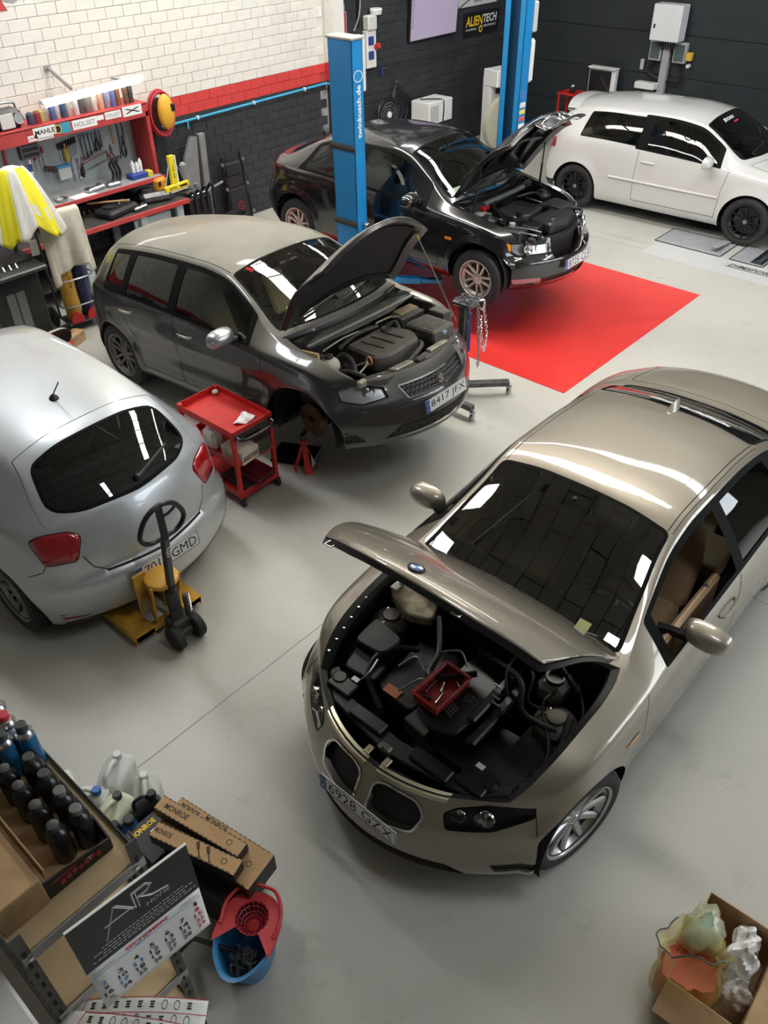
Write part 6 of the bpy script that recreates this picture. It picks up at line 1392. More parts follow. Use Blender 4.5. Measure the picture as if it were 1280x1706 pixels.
def coat():
    t = thing('hivis_coat', 'white and yellow work coat hung over the black machine left of the towel', 'coat', (3.82, 8.52, 0), -.2)
    def shape(u, v, grow=0.):
        a = (u-.5)*PI*1.15; R = (.12+.24*v**.8)*(1+.10*math.sin(7*a+2+1.5*v)*v+.05*math.sin(15*a)*v)+grow; z = 1.88-(.02+.62*v**1.25)-.08*abs(math.sin(a))**2*v+.05*v*math.sin(4*a+1)+.03*v*math.sin(9*a)
        return (R*1.0*math.sin(a), -R*.72*math.cos(a)-.05*v, z)
    bands = [(0, .14, 0), (.14, .30, 1), (.30, .46, 0), (.46, .66, 1), (.66, .82, 0), (.82, .93, 1), (.93, 1.0, 0)]
    # vertical colour panels: yellow and white alternate around the body
    cols = [(0, .22, 0), (.22, .40, 1), (.40, .55, 0), (.55, .78, 1), (.78, 1, 0)]
    for (u0, u1, c) in cols:
        m = MB(); m.grid(lambda u, v: shape(u0+(u1-u0)*u, v*.98), 12, 22); o = m.build('yellow_panel' if c else 'white_panel', HIVIS if c else HIWHITE, t, smooth=1.4); md = o.modifiers.new('t', 'SOLIDIFY'); md.thickness = .006
    m = MB(); m.grid(lambda u, v: shape(.42+.5*u, .62+.16*v, .008), 12, 4); m.build('white_band', HIWHITE, t, smooth=1.4)
    m = MB(); m.sph((0, -.02, 1.80), (.15, .10, .085), 16, 8); m.build('hood', HIWHITE, t)
    m = MB(); m.cyl((-.14, .12, 1.0), (0, 0, 1.8), .02); m.build('stand_pole', DKSTEEL, t)
coat()
def tyre_machine():
    t = thing('workshop_machine', 'black workshop machine with grey tray at the left edge', 'machine', (3.62, 8.62, 0)); DM = mat('machine_dark', (.025, .028, .03), .4, var=.3)
    m = MB(); m.box((-.1, .1, .5), (.55, .5, 1.0), .03); m.build('cabinet', DM, t)
    m = MB(); m.box((-.12, -.2, .92), (.62, .36, .05), .015); m.build('tray', mat('tray_gunmetal', (.09, .10, .10), .35, .5), t)
    for x in (-.2, -.09): q = MB(); q.box((x, -.155, .45), (.10, .012, .44), .006); q.build('door_panel', mat('panel_glass', (.17, .19, .18), .2), t)
    m = MB(); m.box((.20, -.16, 1.06), (.09, .02, .16), .006); m.build('tag_card', PAPER, t)
    m = MB(); m.tube(bez([(.2, -.18, .98), (.24, -.2, .8), (.26, -.2, .55)], 5), .015, 8); m.build('lever', SATIN, t)
    for k in range(5): q = MB(); q.cyl((-.36+.07*k, -.25, .945), (-.36+.07*k, -.22, .99), .018, n=10); q.build('bit', STEEL, t)
tyre_machine()
t = thing('oil_funnel', 'small red oil can on the floor behind the silver car', 'oil can', (3.72, 8.12, 0)); m = MB(); m.lathe([(.001, 0), (.07, 0), (.07, .1), (.02, .15), (.001, .15)], 16); m.build('can_body', RED, t); m = MB(); m.tube(bez([(0, 0, .14), (.05, 0, .22), (.1, 0, .2)], 4), .008, 6); m.build('spout', RED, t)
m = MB(); m.box((0, 0, .06), (.42, .14, .12), .006); tag(m.build('wooden_beam', mat('wood_pale', (.5, .33, .17), .7, var=.2), loc=(3.80, 8.22, 0), rot=(0, 0, .4)), 'short wooden beam on the floor beside the gas-bottle trolley', 'beam')
m = MB(); m.box((0, 0, .09), (.34, .3, .18), .004); tag(m.build('white_carton', mat('carton_white', (.66, .65, .62), .7), loc=(3.42, 7.72, 0), rot=(0, 0, .5)), 'white carton on the floor between silver and grey car', 'box')
# ---------------------------------------------------------------- things on the walls
PIPEB = mat('pipe_blue', (.05, .38, .62), .35)
m = MB(); m.tube([(6.6, 9.90, 1.50), (9.64, 9.90, 1.545)], .016, 10); m.tube([(9.64, 9.90, 1.545), (9.70, 9.72, 1.545), (9.96, 9.70, 1.545)], .016, 10); t = tag(m.build('air_pipe', PIPEB), 'pale blue air pipe running along the brick wall under the red band', 'pipe')
for x in (7.2, 8.2, 9.2): q = MB(); q.box((x, 9.902, 1.51+.012*(x-7)), (.03, .04, .05), .005); q.build('pipe_clip', WHITE, t)
q = MB(); q.cyl((7.02, 9.90, 1.50), (7.02, 9.90, 1.40), .014, n=8); q.build('drop_leg', PIPEB, t)
m = MB(); m.tube(bez([(9.98, 9.90, 1.545), (10.8, 9.90, 1.56), (12, 9.90, 1.57), (14.3, 9.90, 1.60)], 4), .012, 8); tag(m.build('conduit', DKSTEEL), 'dark conduit running along the dark brick wall under the screen', 'conduit')
def fire_sign():
    t = thing('fire_sign', 'red fire extinguisher sign beside the white pillar', 'sign', (10.06, 9.918, 2.28)); m = MB(); m.box((0, 0, 0), (.20, .006, .30), .002); m.build('sign_plate', mat('sign_red', (.45, .03, .03), .4), t)
    q = MB(frame((0, -.004, -.01), (1, 0, 0), (0, 0, 1))); q.prism(rnd([(-.03, -.1), (.03, -.1), (.03, .05), (.012, .08), (-.012, .08), (-.03, .05)], .012), 0, .001); q.prism([(-.05, .09), (.03, .09), (.03, .1), (-.05, .1)], 0, .001); q.build('extinguisher_symbol', PAPER, t)
    q = MB(); q.box((0, -.0005, -.2), (.20, .006, .07), .002); q.build('text_strip', mat('strip_tan', (.45, .3, .24), .5), t)
    q = MB()
    for xx in (-1, 1): q.box((xx*.097, -.004, 0), (.006, .002, .3))
    for zz in (-1, 1): q.box((0, -.004, zz*.147), (.2, .002, .006))
    q.build('border', PAPER, t)
fire_sign()
def screen():
    t = thing('flat_screen', 'large flat screen showing a lilac desktop on the dark wall', 'screen', (12.18, 9.84, 2.20)); t.rotation_euler = (.06, 0, 0)
    m = MB(); m.box((0, .03, 0), (1.24, .05, .74), .01); m.build('casing', SATIN, t); 
    q = MB(); q.box((0, .002, .005), (1.20, .004, .69), .001); q.build('display', mat('display_lilac', (.33, .28, .38), .25, emit=.22), t)
    ic = MB()
    for k in range(14): ic.box((-.56, -.001, .30-.035*k), (.05, .002, .008))
    ic.build('icon_column', mat('icon_dark', (.06, .06, .09), .5), t)
    for k in range(9): i = MB(); i.box((-.40+.1*k, -.001, .29+.02*(k % 2)), (.045, .002, .05)); i.build('icon', mat('icon_%d' % (k % 3), ((.3, .3, .2), (.08, .08, .12), (.35, .3, .32))[k % 3], .5), t)
    q = MB(); q.box((0, .08, 0), (.4, .06, .3), .01); q.build('wall_mount', DKSTEEL, t)
screen()
def alien():
    t = thing('dealer_sign', 'dark sign board with yellow and white lettering right of the screen', 'sign', (13.58, 9.92, 1.90)); m = MB(); m.box((0, 0, 0), (1.04, .012, .38), .002); m.build('board', mat('board_black', (.012, .012, .014), .4), t)
    M = frame((0, -.008, 0), (1, 0, 0), (0, 0, 1)); q = MB(); q.text('ALIEN', .15, M @ TM(-.21, .05, 0), w=.50, shear=.15, bold=.02); q.lathe([(.03, 0), (.055, 0)], 16, M @ TM(-.02, -.09, 0)); q.build('yellow_lettering', mat('sign_yellow', (.85, .55, .03), .5), t); q = MB(); q.text('TECH', .13, M @ TM(.25, .06, 0), w=.40, shear=.15, bold=.02); q.text('POWERING', .035, M @ TM(-.30, -.075, 0), w=.30); q.text('PERFORMANCE', .035, M @ TM(.24, -.055, 0), w=.36); q.build('white_lettering', PAPER, t)
alien()
t = thing('banner_sign', 'white banner cut by the top edge above the dark sign board', 'sign', (13.45, 9.92, 2.46)); m = MB(); m.box((0, 0, 0), (1.1, .012, .56), .002); m.build('board', mat('banner_white', (.62, .63, .62), .4), t)
q = MB(); M = frame((0, -.008, 0), (1, 0, 0), (0, 0, 1)); q.text('DIM', .30, M @ TM(-.2, .0, 0), w=.6, shear=.3, bold=.03); q.text('www.', .06, M @ TM(.0, -.21, 0), w=.24); q.box((-.25, -.08, 0), (.7, .02, .001), 0, M=M @ RM('Z', .35)); q.build('lettering', INK, t)
def sockets():
    t = thing('power_outlets', 'white socket panel with red and blue outlets behind the near lift post', 'sockets', (10.62, 9.88, 1.88)); m = MB(); m.box((0, 0, 0), (.22, .10, .52), .012); m.build('panel', WHITE, t)
    for k, (z, c) in enumerate(((.12, (.03, .06, .25)), (-.08, (.03, .06, .25)))): q = MB(); q.box((-.02, -.055, z), (.12, .03, .12), .012); q.build('outlet', mat('outlet_blue', c, .4), t)
    q = MB(); q.lathe([(.001, .08), (.04, .08), (.045, 0)], 14, TM(.09, -.05, .02) @ RM('X', PI/2-.4)); q.build('red_outlet', mat('outlet_red', (.5, .03, .03), .4), t)
sockets()
t = thing('storage_tub', 'white plastic container standing on the socket panel', 'container', (10.62, 9.86, 2.14)); m = MB(); m.box((0, 0, .1), (.2, .14, .2), .02); m.build('tub', mat('tub_white', (.62, .62, .58), .5), t); m = MB(); m.lathe([(.001, .28), (.09, .28), (.1, .26), (.085, .2)], 18, TM(.12, -.02, 0)); m.build('lid', WHITE, t)
m = MB(); m.tube(bez([(10.3, 9.9, 2.16), (10.4, 9.88, 2.35), (10.46, 9.9, 2.6), (10.44, 9.9, 3.2)], 6), .010, 6); tag(m.build('loose_cable', mat('cable_grey', (.4, .38, .34), .6), smooth=1), 'thin grey cable hanging down the dark wall beside the pillar', 'cable')
m = MB(); m.box((10.42, 9.92, 3.0), (.05, .04, 1.6), .006); tag(m.build('cable_duct', SATIN), 'black vertical cable duct right of the fire sign', 'duct')
t = thing('cable_hook', 'small blue hanger on the dark wall right of the near lift post', 'hook', (10.92, 9.9, 1.52)); m = MB(); m.box((0, 0, 0), (.04, .05, .13), .006); m.build('hanger', mat('hanger_blue', (.03, .05, .16), .4), t)
def cable_bundle():
    t = thing('cable_bundle', 'bunch of black cables hanging from a wall hook above the round fan', 'cables', (11.2, 9.86, 1.32)); m = MB(); m.cyl((0, .04, 0), (0, -.03, .02), .012); m.box((0, 0, .08), (.025, .02, .12), .004); m.build('hook', CHROME, t)
    for k in range(8): q = MB(); w = .10+.05*k; q.tube(bez([(0, -.02, 0), (w*.5, -.03, -.06-.02*k), (w, -.03, -.35-.05*(k % 3)), (w*.7-.1*(k % 3), -.04, -.62), (-.06-.02*k, -.03, -.5), (-.02, -.02, 0)], 6), .009, 6); q.build('cable', SATIN, t)
cable_bundle()
t = thing('pedestal_fan', 'round black fan behind the black car roof', 'fan', (10.85, 9.72, .62)); m = MB(); m.tube([(.24*math.cos(2*PI*k/28), 0, .30+.24*math.sin(2*PI*k/28)) for k in range(28)], .03, 8, closed=True); m.build('fan_rim', SATIN, t)
for R in (.08, .13, .18): q = MB(); q.tube([(R*math.cos(2*PI*k/24), -.03, .30+R*math.sin(2*PI*k/24)) for k in range(24)], .006, 5, closed=True); q.build('guard_ring', GREYP, t)
q = MB(); q.lathe([(.001, .03), (.045, .025), (.05, 0)], 14, TM(0, -.03, .30) @ RM('X', PI/2)); q.build('hub', WHITE, t)
for k in range(5): q = MB(); a = 2*PI*k/5; q.box((.11, 0, 0), (.17, .09, .006), .002, M=TM(0, 0, .30) @ RM('Y', a) @ RM('X', .5)); q.build('blade', BLACK, t)
q = MB(); q.cyl((0, 0, .06), (0, .04, -.6), .02); q.box((0, .03, -.6), (.4, .2, .03), .01); q.build('stand', SATIN, t)
def appliance():
    t = thing('air_conditioner', 'white appliance box strapped on a stand behind the black car', 'appliance', (11.75, 9.52, 0)); m = MB(); m.box((0, 0, .86), (.62, .40, .34), .012); m.build('casing', WHITE, t); m = MB(); m.tube(bez([(.05, -.205, .70), (.06, -.21, .95), (.04, -.16, 1.035), (-.2, .1, 1.04)], 5), .012, 6); m.build('strap', SATIN, t); m = MB(); m.box((-.18, -.204, .85), (.22, .006, .24), .002); m.build('front_panel', mat('appliance_grey', (.5, .5, .48), .5), t); m = MB(); m.box((0, 0, .34), (.6, .38, .68), .01); m.build('stand', SATIN, t)
appliance()
def big_fan():
    t = thing('hose_winder', 'tall white cabinet with large cream hose drum by the far lift post', 'hose drum', (13.05, 9.05, 0), -.2); CR = mat('drum_cream', (.52, .50, .40), .5)
    m = MB(); m.box((0, .12, .62), (.44, .2, 1.24), .015); m.build('cabinet', WHITE, t); m = MB(); m.box((0, .02, 1.22), (.46, .36, .26), .015); m.build('control_head', WHITE, t)
    for x in (-.12, 0, .12): q = MB(); q.cyl((x, -.16, 1.22), (x, -.18, 1.22), .03, n=12); q.build('knob', SATIN, t)
    m = MB(); m.lathe([(.001, -.05), (.42, -.07), (.44, -.06), (.44, .06), (.42, .07), (.001, .05)], 40, TM(0, -.12, .50) @ RM('X', PI/2)); m.build('drum', CR, t)
    m = MB(); m.tube(bez([(-.15, -.24, .02), (-.12, -.24, .5), (0, -.24, .66), (.12, -.24, .5), (.15, -.24, .02)], 6), .02, 8); m.build('drum_frame', WHITE, t); m = MB(); m.lathe([(.001, .03), (.08, .03), (.09, 0)], 20, TM(0, -.19, .5) @ RM('X', PI/2)); m.build('drum_hub', CR, t); q = MB(); q.box((0, -.225, .5), (.10, .008, .03)); q.box((0, -.225, .5), (.03, .008, .10)); q.build('hub_cross', SATIN, t)
    m = MB(); m.box((0, -.02, 1.05), (.24, .02, .16), .004); m.build('dark_slot', SATIN, t)
big_fan()
# --- far wall
def junction():
    t = thing('electric_cabinet', 'white electric cabinet on a grey cable duct on the dark far wall', 'cabinet', (14.55, 6.82, 0)); m = MB(); m.box((-.05, 0, 2.05), (.26, .50, .52), .012); m.build('cabinet_body', mat('cabinet_white', (.76, .77, .77), .4), t); q = MB(); q.box((-.182, .19, 2.0), (.01, .03, .06), .003); q.build('lock', SATIN, t)
    q = MB(); q.box((.06, 0, 1.36), (.10, .12, .92), .006); q.build('cable_duct', mat('duct_grey', (.36, .37, .38), .5), t)
    for y, nm in ((.20, 'junction_box'), (-.23, 'junction_box')):
        q = MB(); q.box((.07, y, 1.62), (.10, .22, .30), .01); b = q.build(nm, mat('jbox_grey', (.42, .44, .43), .5), t); q = MB(); q.box((.015, y, 1.62), (.012, .17, .24), .004); q.build('clear_cover', mat('jbox_clear', (.10, .13, .12), .15), b)
    for k in range(6): q = MB(); q.tube(bez([(-.05, .10-.04*k, 1.80), (-.02, .12-.05*k, 1.70), (.04, .06-.025*k, 1.62)], 4), .012, 6); q.build('cable', SATIN, t)
    for k in range(4): q = MB(); y0 = .2 if k < 2 else -.23; q.tube(bez([(.07, y0, 1.48), (.06, y0+(.1 if k < 2 else -.1)*(1-.3*(k % 2)), 1.3-.05*k), (.07, .05 if k < 2 else -.05, 1.18)], 5), .010, 6); q.build('cable', SATIN, t)
    q = MB(); q.box((.06, -.40, 1.58), (.10, .10, .12), .012); q.build('emergency_box', mat('estop_yellow', (.75, .45, .05), .4), t); q = MB(); q.cyl((.0, -.42, 1.45), (.07, -.42, 1.45), .03, n=12); q.build('small_socket', WHITE, t)
junction()
t = thing('monitor_panel', 'white framed black monitor panel on the far wall', 'monitor', (14.45, 7.85, 1.08)); m = MB(); m.box((0, 0, 0), (.10, .52, .40), .008); m.build('casing', WHITE, t); m = MB(); m.box((-.055, .03, -.01), (.012, .42, .36), .002); m.build('dark_front', SATIN, t); m = MB(); m.box((-.02, 0, .21), (.16, .54, .02), .004); m.build('top_flap', WHITE, t); m = MB(); m.box((.02, 0, -.64), (.1, .2, .88), .01); m.build('column', SATIN, t)
t = thing('red_stand', 'red metal stand with tools on it behind the white car', 'stand', (14.1, 8.25, 0)); 
for (x, y) in ((-.15, -.15), (.15, -.15), (-.15, .15), (.15, .15)): q = MB(); q.box((x, y, .45), (.035, .035, .90), .004); q.build('leg', RED, t)
q = MB(); q.box((0, 0, .9), (.36, .36, .03), .005); q.build('top', RED, t); q = MB(); q.box((0, 0, .5), (.34, .34, .02), .004); q.build('shelf', RED, t)
t = thing('impact_tool', 'black and white tool lying on the red stand', 'tool', (14.05, 8.2, .916), .4); m = MB(); m.box((0, 0, .05), (.2, .09, .1), .02); m.build('tool_body', SATIN, t); m = MB(); m.box((0, .0, .105), (.12, .05, .012), .004); m.build('white_stripe', PAPER, t)
m = MB(); m.box((0, 0, 0), (.05, .06, .16), .01); tag(m.build('light_switch', mat('switch_pale', (.5, .5, .5), .4), loc=(14.64, 7.25, 1.38)), 'small pale wall switch between the monitor and the electric cabinet', 'switch')
m = MB(); m.box((0, 0, 0), (.16, .36, .10), .01); tag(m.build('router_box', WHITE, loc=(14.5, 7.05, 1.10)), 'flat white box on the far wall behind the white car roof', 'box')
m = MB(); m.box((0, 0, -.55), (.05, .05, 1.1), .004); 
m = MB(); m.tube(bez([(14.5, 9.2, 2.55), (14.45, 9.05, 2.38), (14.45, 8.9, 2.42), (14.5, 8.85, 2.6), (14.5, 8.4, 2.62), (14.5, 8.2, 2.7)], 6), .018, 8); tag(m.build('white_hose', WHITE, smooth=1), 'white looped hose high on the far wall by the lift post', 'hose')
m = MB(); m.tube(bez([(14.5, 9.45, 2.60), (14.5, 9.42, 2.42), (14.5, 9.38, 2.36), (14.5, 9.34, 2.42)], 6), .010, 8); tag(m.build('grey_hose', mat('hose_grey', (.4, .4, .4), .5), smooth=1), 'thin grey hose end hanging beside the white looped hose', 'hose')
t = thing('bottle_jack', 'red bottle jack by the pillar foot behind the black car', 'jack', (9.5, 9.62, 0)); m = MB(); m.cyl((0, 0, 0), (0, 0, .7), .07, n=16); m.build('cylinder', RED, t); m = MB(); m.tube(bez([(0, 0, .7), (-.1, -.05, .8), (-.24, -.08, .86), (-.3, -.08, 1.0)], 5), .022, 8); m.build('dark_handle', SATIN, t)
# ---------------------------------------------------------------- slotted-angle shelf at the lower left
ANG = mat('angle_iron', (.10, .095, .09), .45, .5, var=.35, scale=10); MDF = mat('mdf_board', (.44, .33, .19), .75, var=.1, scale=4)
def shelf_unit():
    t = thing('shelf_unit', 'slotted-angle metal shelf with chipboard levels at the lower left', 'shelf', (.27, 2.25, 0))
    X0, X1, Y0, Y1 = -.23, .22, -.66, .85
    for x in (X0, X1):
        for y in (Y0, Y1):
            sx, sy = (1 if x < 0 else -1), (1 if y < 0 else -1); m = MB(); m.box((x, y+sy*.02, .87), (.004, .04, 1.74)); m.box((x+sx*.02, y, .87), (.04, .004, 1.74)); p = m.build('corner_post', ANG, t)
            q = MB()
            for k in range(22): q.box((x+sx*.02, y-sy*.0028, .12+.072*k), (.012, .002, .03), .0); q.box((x-sx*.0028, y+sy*.02, .14+.072*k), (.002, .012, .03), .0)
            tag(q.build('slots', SEAM, p), kind='stuff')
    for z in (1.60, 1.16, .72, .28):
        m = MB(); m.box((0, .1, z), (X1-X0-.01, Y1-Y0-.02, .014), .002); m.build('shelf_board', MDF, t)
        for y in (Y0, Y1): m = MB(); m.box((0, y, z-.005), (X1-X0, .006, .05), .002); m.build('cross_rail', mat('rail_grey', (.30, .30, .29), .5), t)
        for x in (X0, X1): m = MB(); m.box((x, (Y0+Y1)/2, z+.005), (.006, Y1-Y0, .05), .002); m.build('long_rail', ANG, t)
    for (y, z) in ((Y0+.01, 1.60), (Y0+.01, 1.16)):
        for x in (X0+.03, X1-.03): q = MB(); q.cyl((x, y-.012, z), (x, y-.022, z), .009, n=6); q.build('bolt', CHROME, t)
shelf_unit()
def display_tray():
    t = thing('display_carton', 'black display carton with red lettering holding the bottles on the shelf', 'box', (.32, 1.98, 1.61)); C = mat('carton_black', (.014, .014, .014), .5); w, d, h = .25, .56, .10
    m = MB(); m.box((0, 0, .003), (w, d, .006), .001); m.build('carton_floor', CARD, t)
    for s in (-1, 1): m = MB(); m.prism([(-d/2, 0), (d/2, 0), (d/2, h*1.3), (-d/2+.06, h), (-d/2, h*(.62 if s > 0 else 1.0))], -.003, .003, M=TM(s*w/2, 0, 0) @ RM('Z', PI/2) @ RM('X', PI/2)); m.build('side_panel', C, t)
    m = MB(); m.prism([(-w/2, 0), (w/2, 0), (w/2, h*.62), (-w/2, h)], -.003, .003, M=TM(0, -d/2, 0) @ RM('X', PI/2)); m.build('front_panel', C, t)
    m = MB(); m.box((0, d/2, h*.6), (w, .006, h*1.2)); m.build('back_panel', C, t)
    q = MB(); M = frame((.0, -d/2-.004, .04), (1, 0, .0), (0, 0, 1)); [q.box((-.055+.022*k, -.004+.004*(k % 3), 0), (.016, .022-.004*(k % 2), .001), 0, M=M) for k in range(7)]; q.box((-.045, .028, 0), (.09, .005, .001), 0, M=M @ RM('Z', .03)); tag(q.build('red_print', mat('print_red', (.4, .03, .04), .6), t), kind='stuff'); q = MB(); q.text('T', .022, M @ TM(.045, .006, .001)); q.build('white_letter', PAPER, t)
display_tray()
def bottle(name, label, x, y, z, r, h, body, cap, group=None, ring=None, neck=.45):
    t = thing(name, label, 'bottle' if name != 'spray_can' else 'can', (x, y, z), group=group)
    m = MB(); m.lathe([(.001, 0), (r*.94, 0), (r, .006), (r, h*.72), (r*.93, h*.79), (r*neck, h*.88), (r*neck, h*.9), (.001, h*.9)], 20); m.build('bottle_body', body, t)
    m = MB(); m.lathe([(r*(neck+.10), h*.88), (r*(neck+.12), h*.99), (r*(neck+.04), h), (.001, h)], 18); m.build('cap', cap, t)
    if ring: m = MB(); m.lathe([(r*1.0, h*.745), (r*1.03, h*.76), (r*1.0, h*.80), (r*.72, h*.86), (r*.66, h*.86)], 20); m.build('collar', ring, t)
    return t
OILB = mat('bottle_black', (.012, .012, .013), .28); CAPD = mat('cap_dark', (.05, .055, .05), .5); CAPG = mat('cap_smoke', (.14, .14, .13), .4)
ords = ['first', 'second', 'third', 'fourth', 'fifth', 'sixth']
for k, y in enumerate((1.78, 1.88, 1.98, 2.08)): bottle('oil_bottle', 'black bottle in the right row of the display carton, %s from the front' % ords[k], .405, y, 1.617, .036, .20, OILB, CAPG if k in (0, 1) else CAPD, 'black bottles in the carton')
for k, y in enumerate((1.79, 1.90, 2.01, 2.11)): bottle('oil_bottle', 'black bottle in the left row of the display carton, %s from the front' % ords[k], .325, y, 1.617, .036, .19, OILB, CAPD, 'black bottles in the carton')
SPB = mat('can_blue', (.03, .20, .42), .3, .5); COL_ = mat('can_collar', (.62, .63, .62), .25, .9)
for k, (x, y, c, cp, lb) in enumerate(((.45, 2.20, SPB, CAPD, 'blue aerosol can with dark cap behind the bottles, front right'), (.38, 2.22, SPB, CAPD, 'blue aerosol can with dark cap behind the bottles, front left'), (.43, 2.29, WHITE, mat('cap_redwhite', (.6, .04, .06), .4), 'white aerosol can with red cap behind the blue cans'), (.36, 2.30, mat('can_olive', (.20, .22, .16), .4), CAPD, 'olive can behind the blue cans at the left edge'), (.44, 2.38, mat('can_palegreen', (.40, .44, .38), .35), CAPD, 'pale green can behind the red-capped can'), (.37, 2.39, mat('can_palegrey', (.45, .46, .43), .35), mat('cap_clear', (.5, .5, .46), .3), 'pale grey can with clear lid at the left edge'))): bottle('spray_can', lb, x, y, 1.61, .034, .235, c, cp, None, COL_, .5)
q = MB(); q.box((0, 0, .001), (.05, .05, .002)); 
m = MB(); m.box((0, 0, .07), (.16, .34, .14), .003); t = thing('open_carton', 'plain brown carton on the shelf left of the bottles', 'box', (.125, 1.86, 1.61)); m.build('carton_body', CARD, t); m = MB(); m.box((.085, 0, .15), (.006, .33, .05), .001, M=RM('Y', .1)); m.build('flap', mat('cardboard_dark', (.30, .19, .09), .8), t); m = MB(); m.box((.0, .05, .142), (.12, .02, .003), .001); m.build('tape', mat('tape_shine', (.5, .42, .28), .2), t)
m = MB(); m.box((0, 0, .03), (.05, .07, .06), .004); tag(m.build('orange_carton', mat('carton_orange', (.75, .30, .03), .5), loc=(.10, 2.10, 1.75)), 'orange carton standing on the brown carton at the left edge', 'box')
# ---------------------------------------------------------------- wall calendar hung on the shelf end
def calendar():
    t = thing('calendar', 'wall calendar with black header and month sheet hung on the shelf end', 'calendar', (.38, 1.545, 1.514)); t.rotation_euler = (0, 0, -.098)
    W, H = .415, .53; y0 = -.105
    m = MB(); m.box((0, y0, .135), (W, .006, .28), .001); m.build('header_card', mat('card_black', (.012, .012, .013), .35), t)
    m = MB(); m.box((0, y0-.001, .276), (W, .008, .004)); m.build('binding_edge', PAPER, t)
    m = MB(); m.grid(lambda u, v: ((u-.5)*W*.985, y0-.003, -.002-.262*v), 8, 8); o = m.build('month_sheet', PAPER, t); md = o.modifiers.new('t', 'SOLIDIFY'); md.thickness = .002
    F = lambda x, z, dy=.0045: frame((x, y0-dy, z), (1, 0, 0), (0, 0, 1))
    l = MB()
    def band(p, w): 
        l.tube([(x, y0-.0034, z) for x, z in p], w, 4)
    # linked A and R emblem
    band([(-.115, .09), (-.06, .235)], .003); band([(-.06, .235), (-.01, .155)], .003); band([(-.052, .235), (.0, .15)], .002); band([(-.105, .165), (-.015, .165)], .0025)
    band([(.0, .15), (.0, .235)], .0028); band([(.012, .14), (.012, .235)], .002)
    for rr in (.0, .008): band([(.0, .235-rr), (.05, .238-rr), (.068-rr, .215), (.05, .193+rr), (.015, .188+rr)], .0022); band([(.02, .19), (.055+rr, .155), (.105+rr, .14)], .0022)
    l.text('HOME', .022, F(.075, .125), w=.085, shear=.1)
    for k, (z, w) in enumerate(((.075, .30), (.058, .36), (.042, .30), (.026, .38))): [l.box((.01-w/2+w*(j+.5)/22, y0-.0036, z), (w/22*(.55+.35*((j*7+k) % 3)/2), .0006, .0045)) for j in range(22)]
    tag(l.build('emblem', mat('print_silver', (.55, .55, .54), .4), t), kind='stuff')
    s = MB(); s.box((0, y0-.0052, -.048), (W*.96, .001, .0022)); 
    s.build('rule_line', INKBLUE, t)
    g = MB()
    for sx in (-1, 1):
        for k in range(9): g.text('M', .012, F(sx*(.125+.008*k-.0), -.028, .007), w=.006)
    tag(g.build('mini_calendars', mat('ink_grey', (.25, .25, .25), .6), t), kind='stuff')
    d = MB(); d.text('SEPTIEMBRE', .02, F(0, -.022, .008), w=.16, bold=.02); d.build('month_name', INKRED, t); d = MB(); d.text('2019', .014, F(-.02, -.040, .008), w=.05); d.build('year', INKBLUE, t)
    blk, bl, rd = MB(), MB(), MB(); x0, dx = -.175, .0585
    for n in range(1, 32):
        col = (n+5) % 7; row = (n+5)//7; z = -.072-.036*row+.0; x = x0+dx*col
        if n == 1: col, row = 6, 0; x = x0+dx*6; z = -.072
        h = .012 if n in (23, 30) else .026
        dst = rd if col == 6 and n > 1 else (bl if n in (2, 11, 17) else blk)
        if n == 31: continue
        if n == 30: z = -.072-.036*4-.016; x = x0+.008
        dst.text(str(n), h, F(x, z, .0075), w=h*(.62 if n < 10 else 1.2) if n > 1 else h*.35, bold=.012)
    tag(blk.build('day_numbers', INK, t), kind='stuff'); tag(bl.build('blue_day_numbers', INKBLUE, t), kind='stuff'); tag(rd.build('red_day_numbers', INKRED, t), kind='stuff')
calendar()
# ---------------------------------------------------------------- printed sheets fanned out below the calendar
def sheets():
    for k, (rz, z, lb) in enumerate(((-.86, 1.12, 'printed white sheet with rows of marks fanned out under the calendar, upper one'), (-.98, 1.14, 'printed white sheet with rows of marks fanned out under the calendar, lower one'))):
        t = thing('printed_sheet', lb, 'sheet', (.16-.03*k, 1.56-.04*k, z), rz); W_, D_ = .46, .20
        def fn(u, v): x = u*W_-.06; y = -v*D_; return (x-.05*math.cos((v-.4)*2.4)*(1-u)*.9, y, .05*math.sin(u*2.6)+.012)
        m = MB(); m.grid(fn, 18, 10); o = m.build('paper', mat('sheet_paper', (.66, .67, .65), .6), t); md = o.modifiers.new('t', 'SOLIDIFY'); md.thickness = .002
        p = MB(); rr = random.Random(5+k)
        for r_ in range(4):
            for c_ in range(9):
                u, v = .2+.085*c_, .12+.23*r_; P = fn(u, v); M = frame((P[0], P[1], P[2]+.0035), (1, 0, .25*math.cos(u*2.6)), (0, 1, 0))
                if rr.random() < .5: p.lathe([(.0085, 0), (.0105, 0)], 12, M @ Matrix.Scale(1.5, 4, (0, 1, 0)))
                else: [p.box((0, -.008+.008*q_, 0), (.016-.004*(q_ % 2), .005, .0008), 0, M=M) for q_ in range(3)]
        tag(p.build('printed_marks', INK, t), kind='stuff')
        q = MB(); 
        for r_ in range(3): q.tube([Vector(fn(.13, .02+.3*r_))+Vector((0, 0, .003)), Vector(fn(.13, .2+.3*r_))+Vector((0, 0, .003))], .0015, 4); q.tube([Vector(fn(u/8, .005+.24*r_))+Vector((0, 0, .003)) for u in range(1, 9)], .0012, 4)
        q.build('red_margin', INKRED, t)
sheets()
t = thing('bubble_wrap', 'crumpled clear bubble wrap stuffed under the calendar', 'wrapping', (.40, 1.62, 1.17)); m = MB(); rr = random.Random(4)
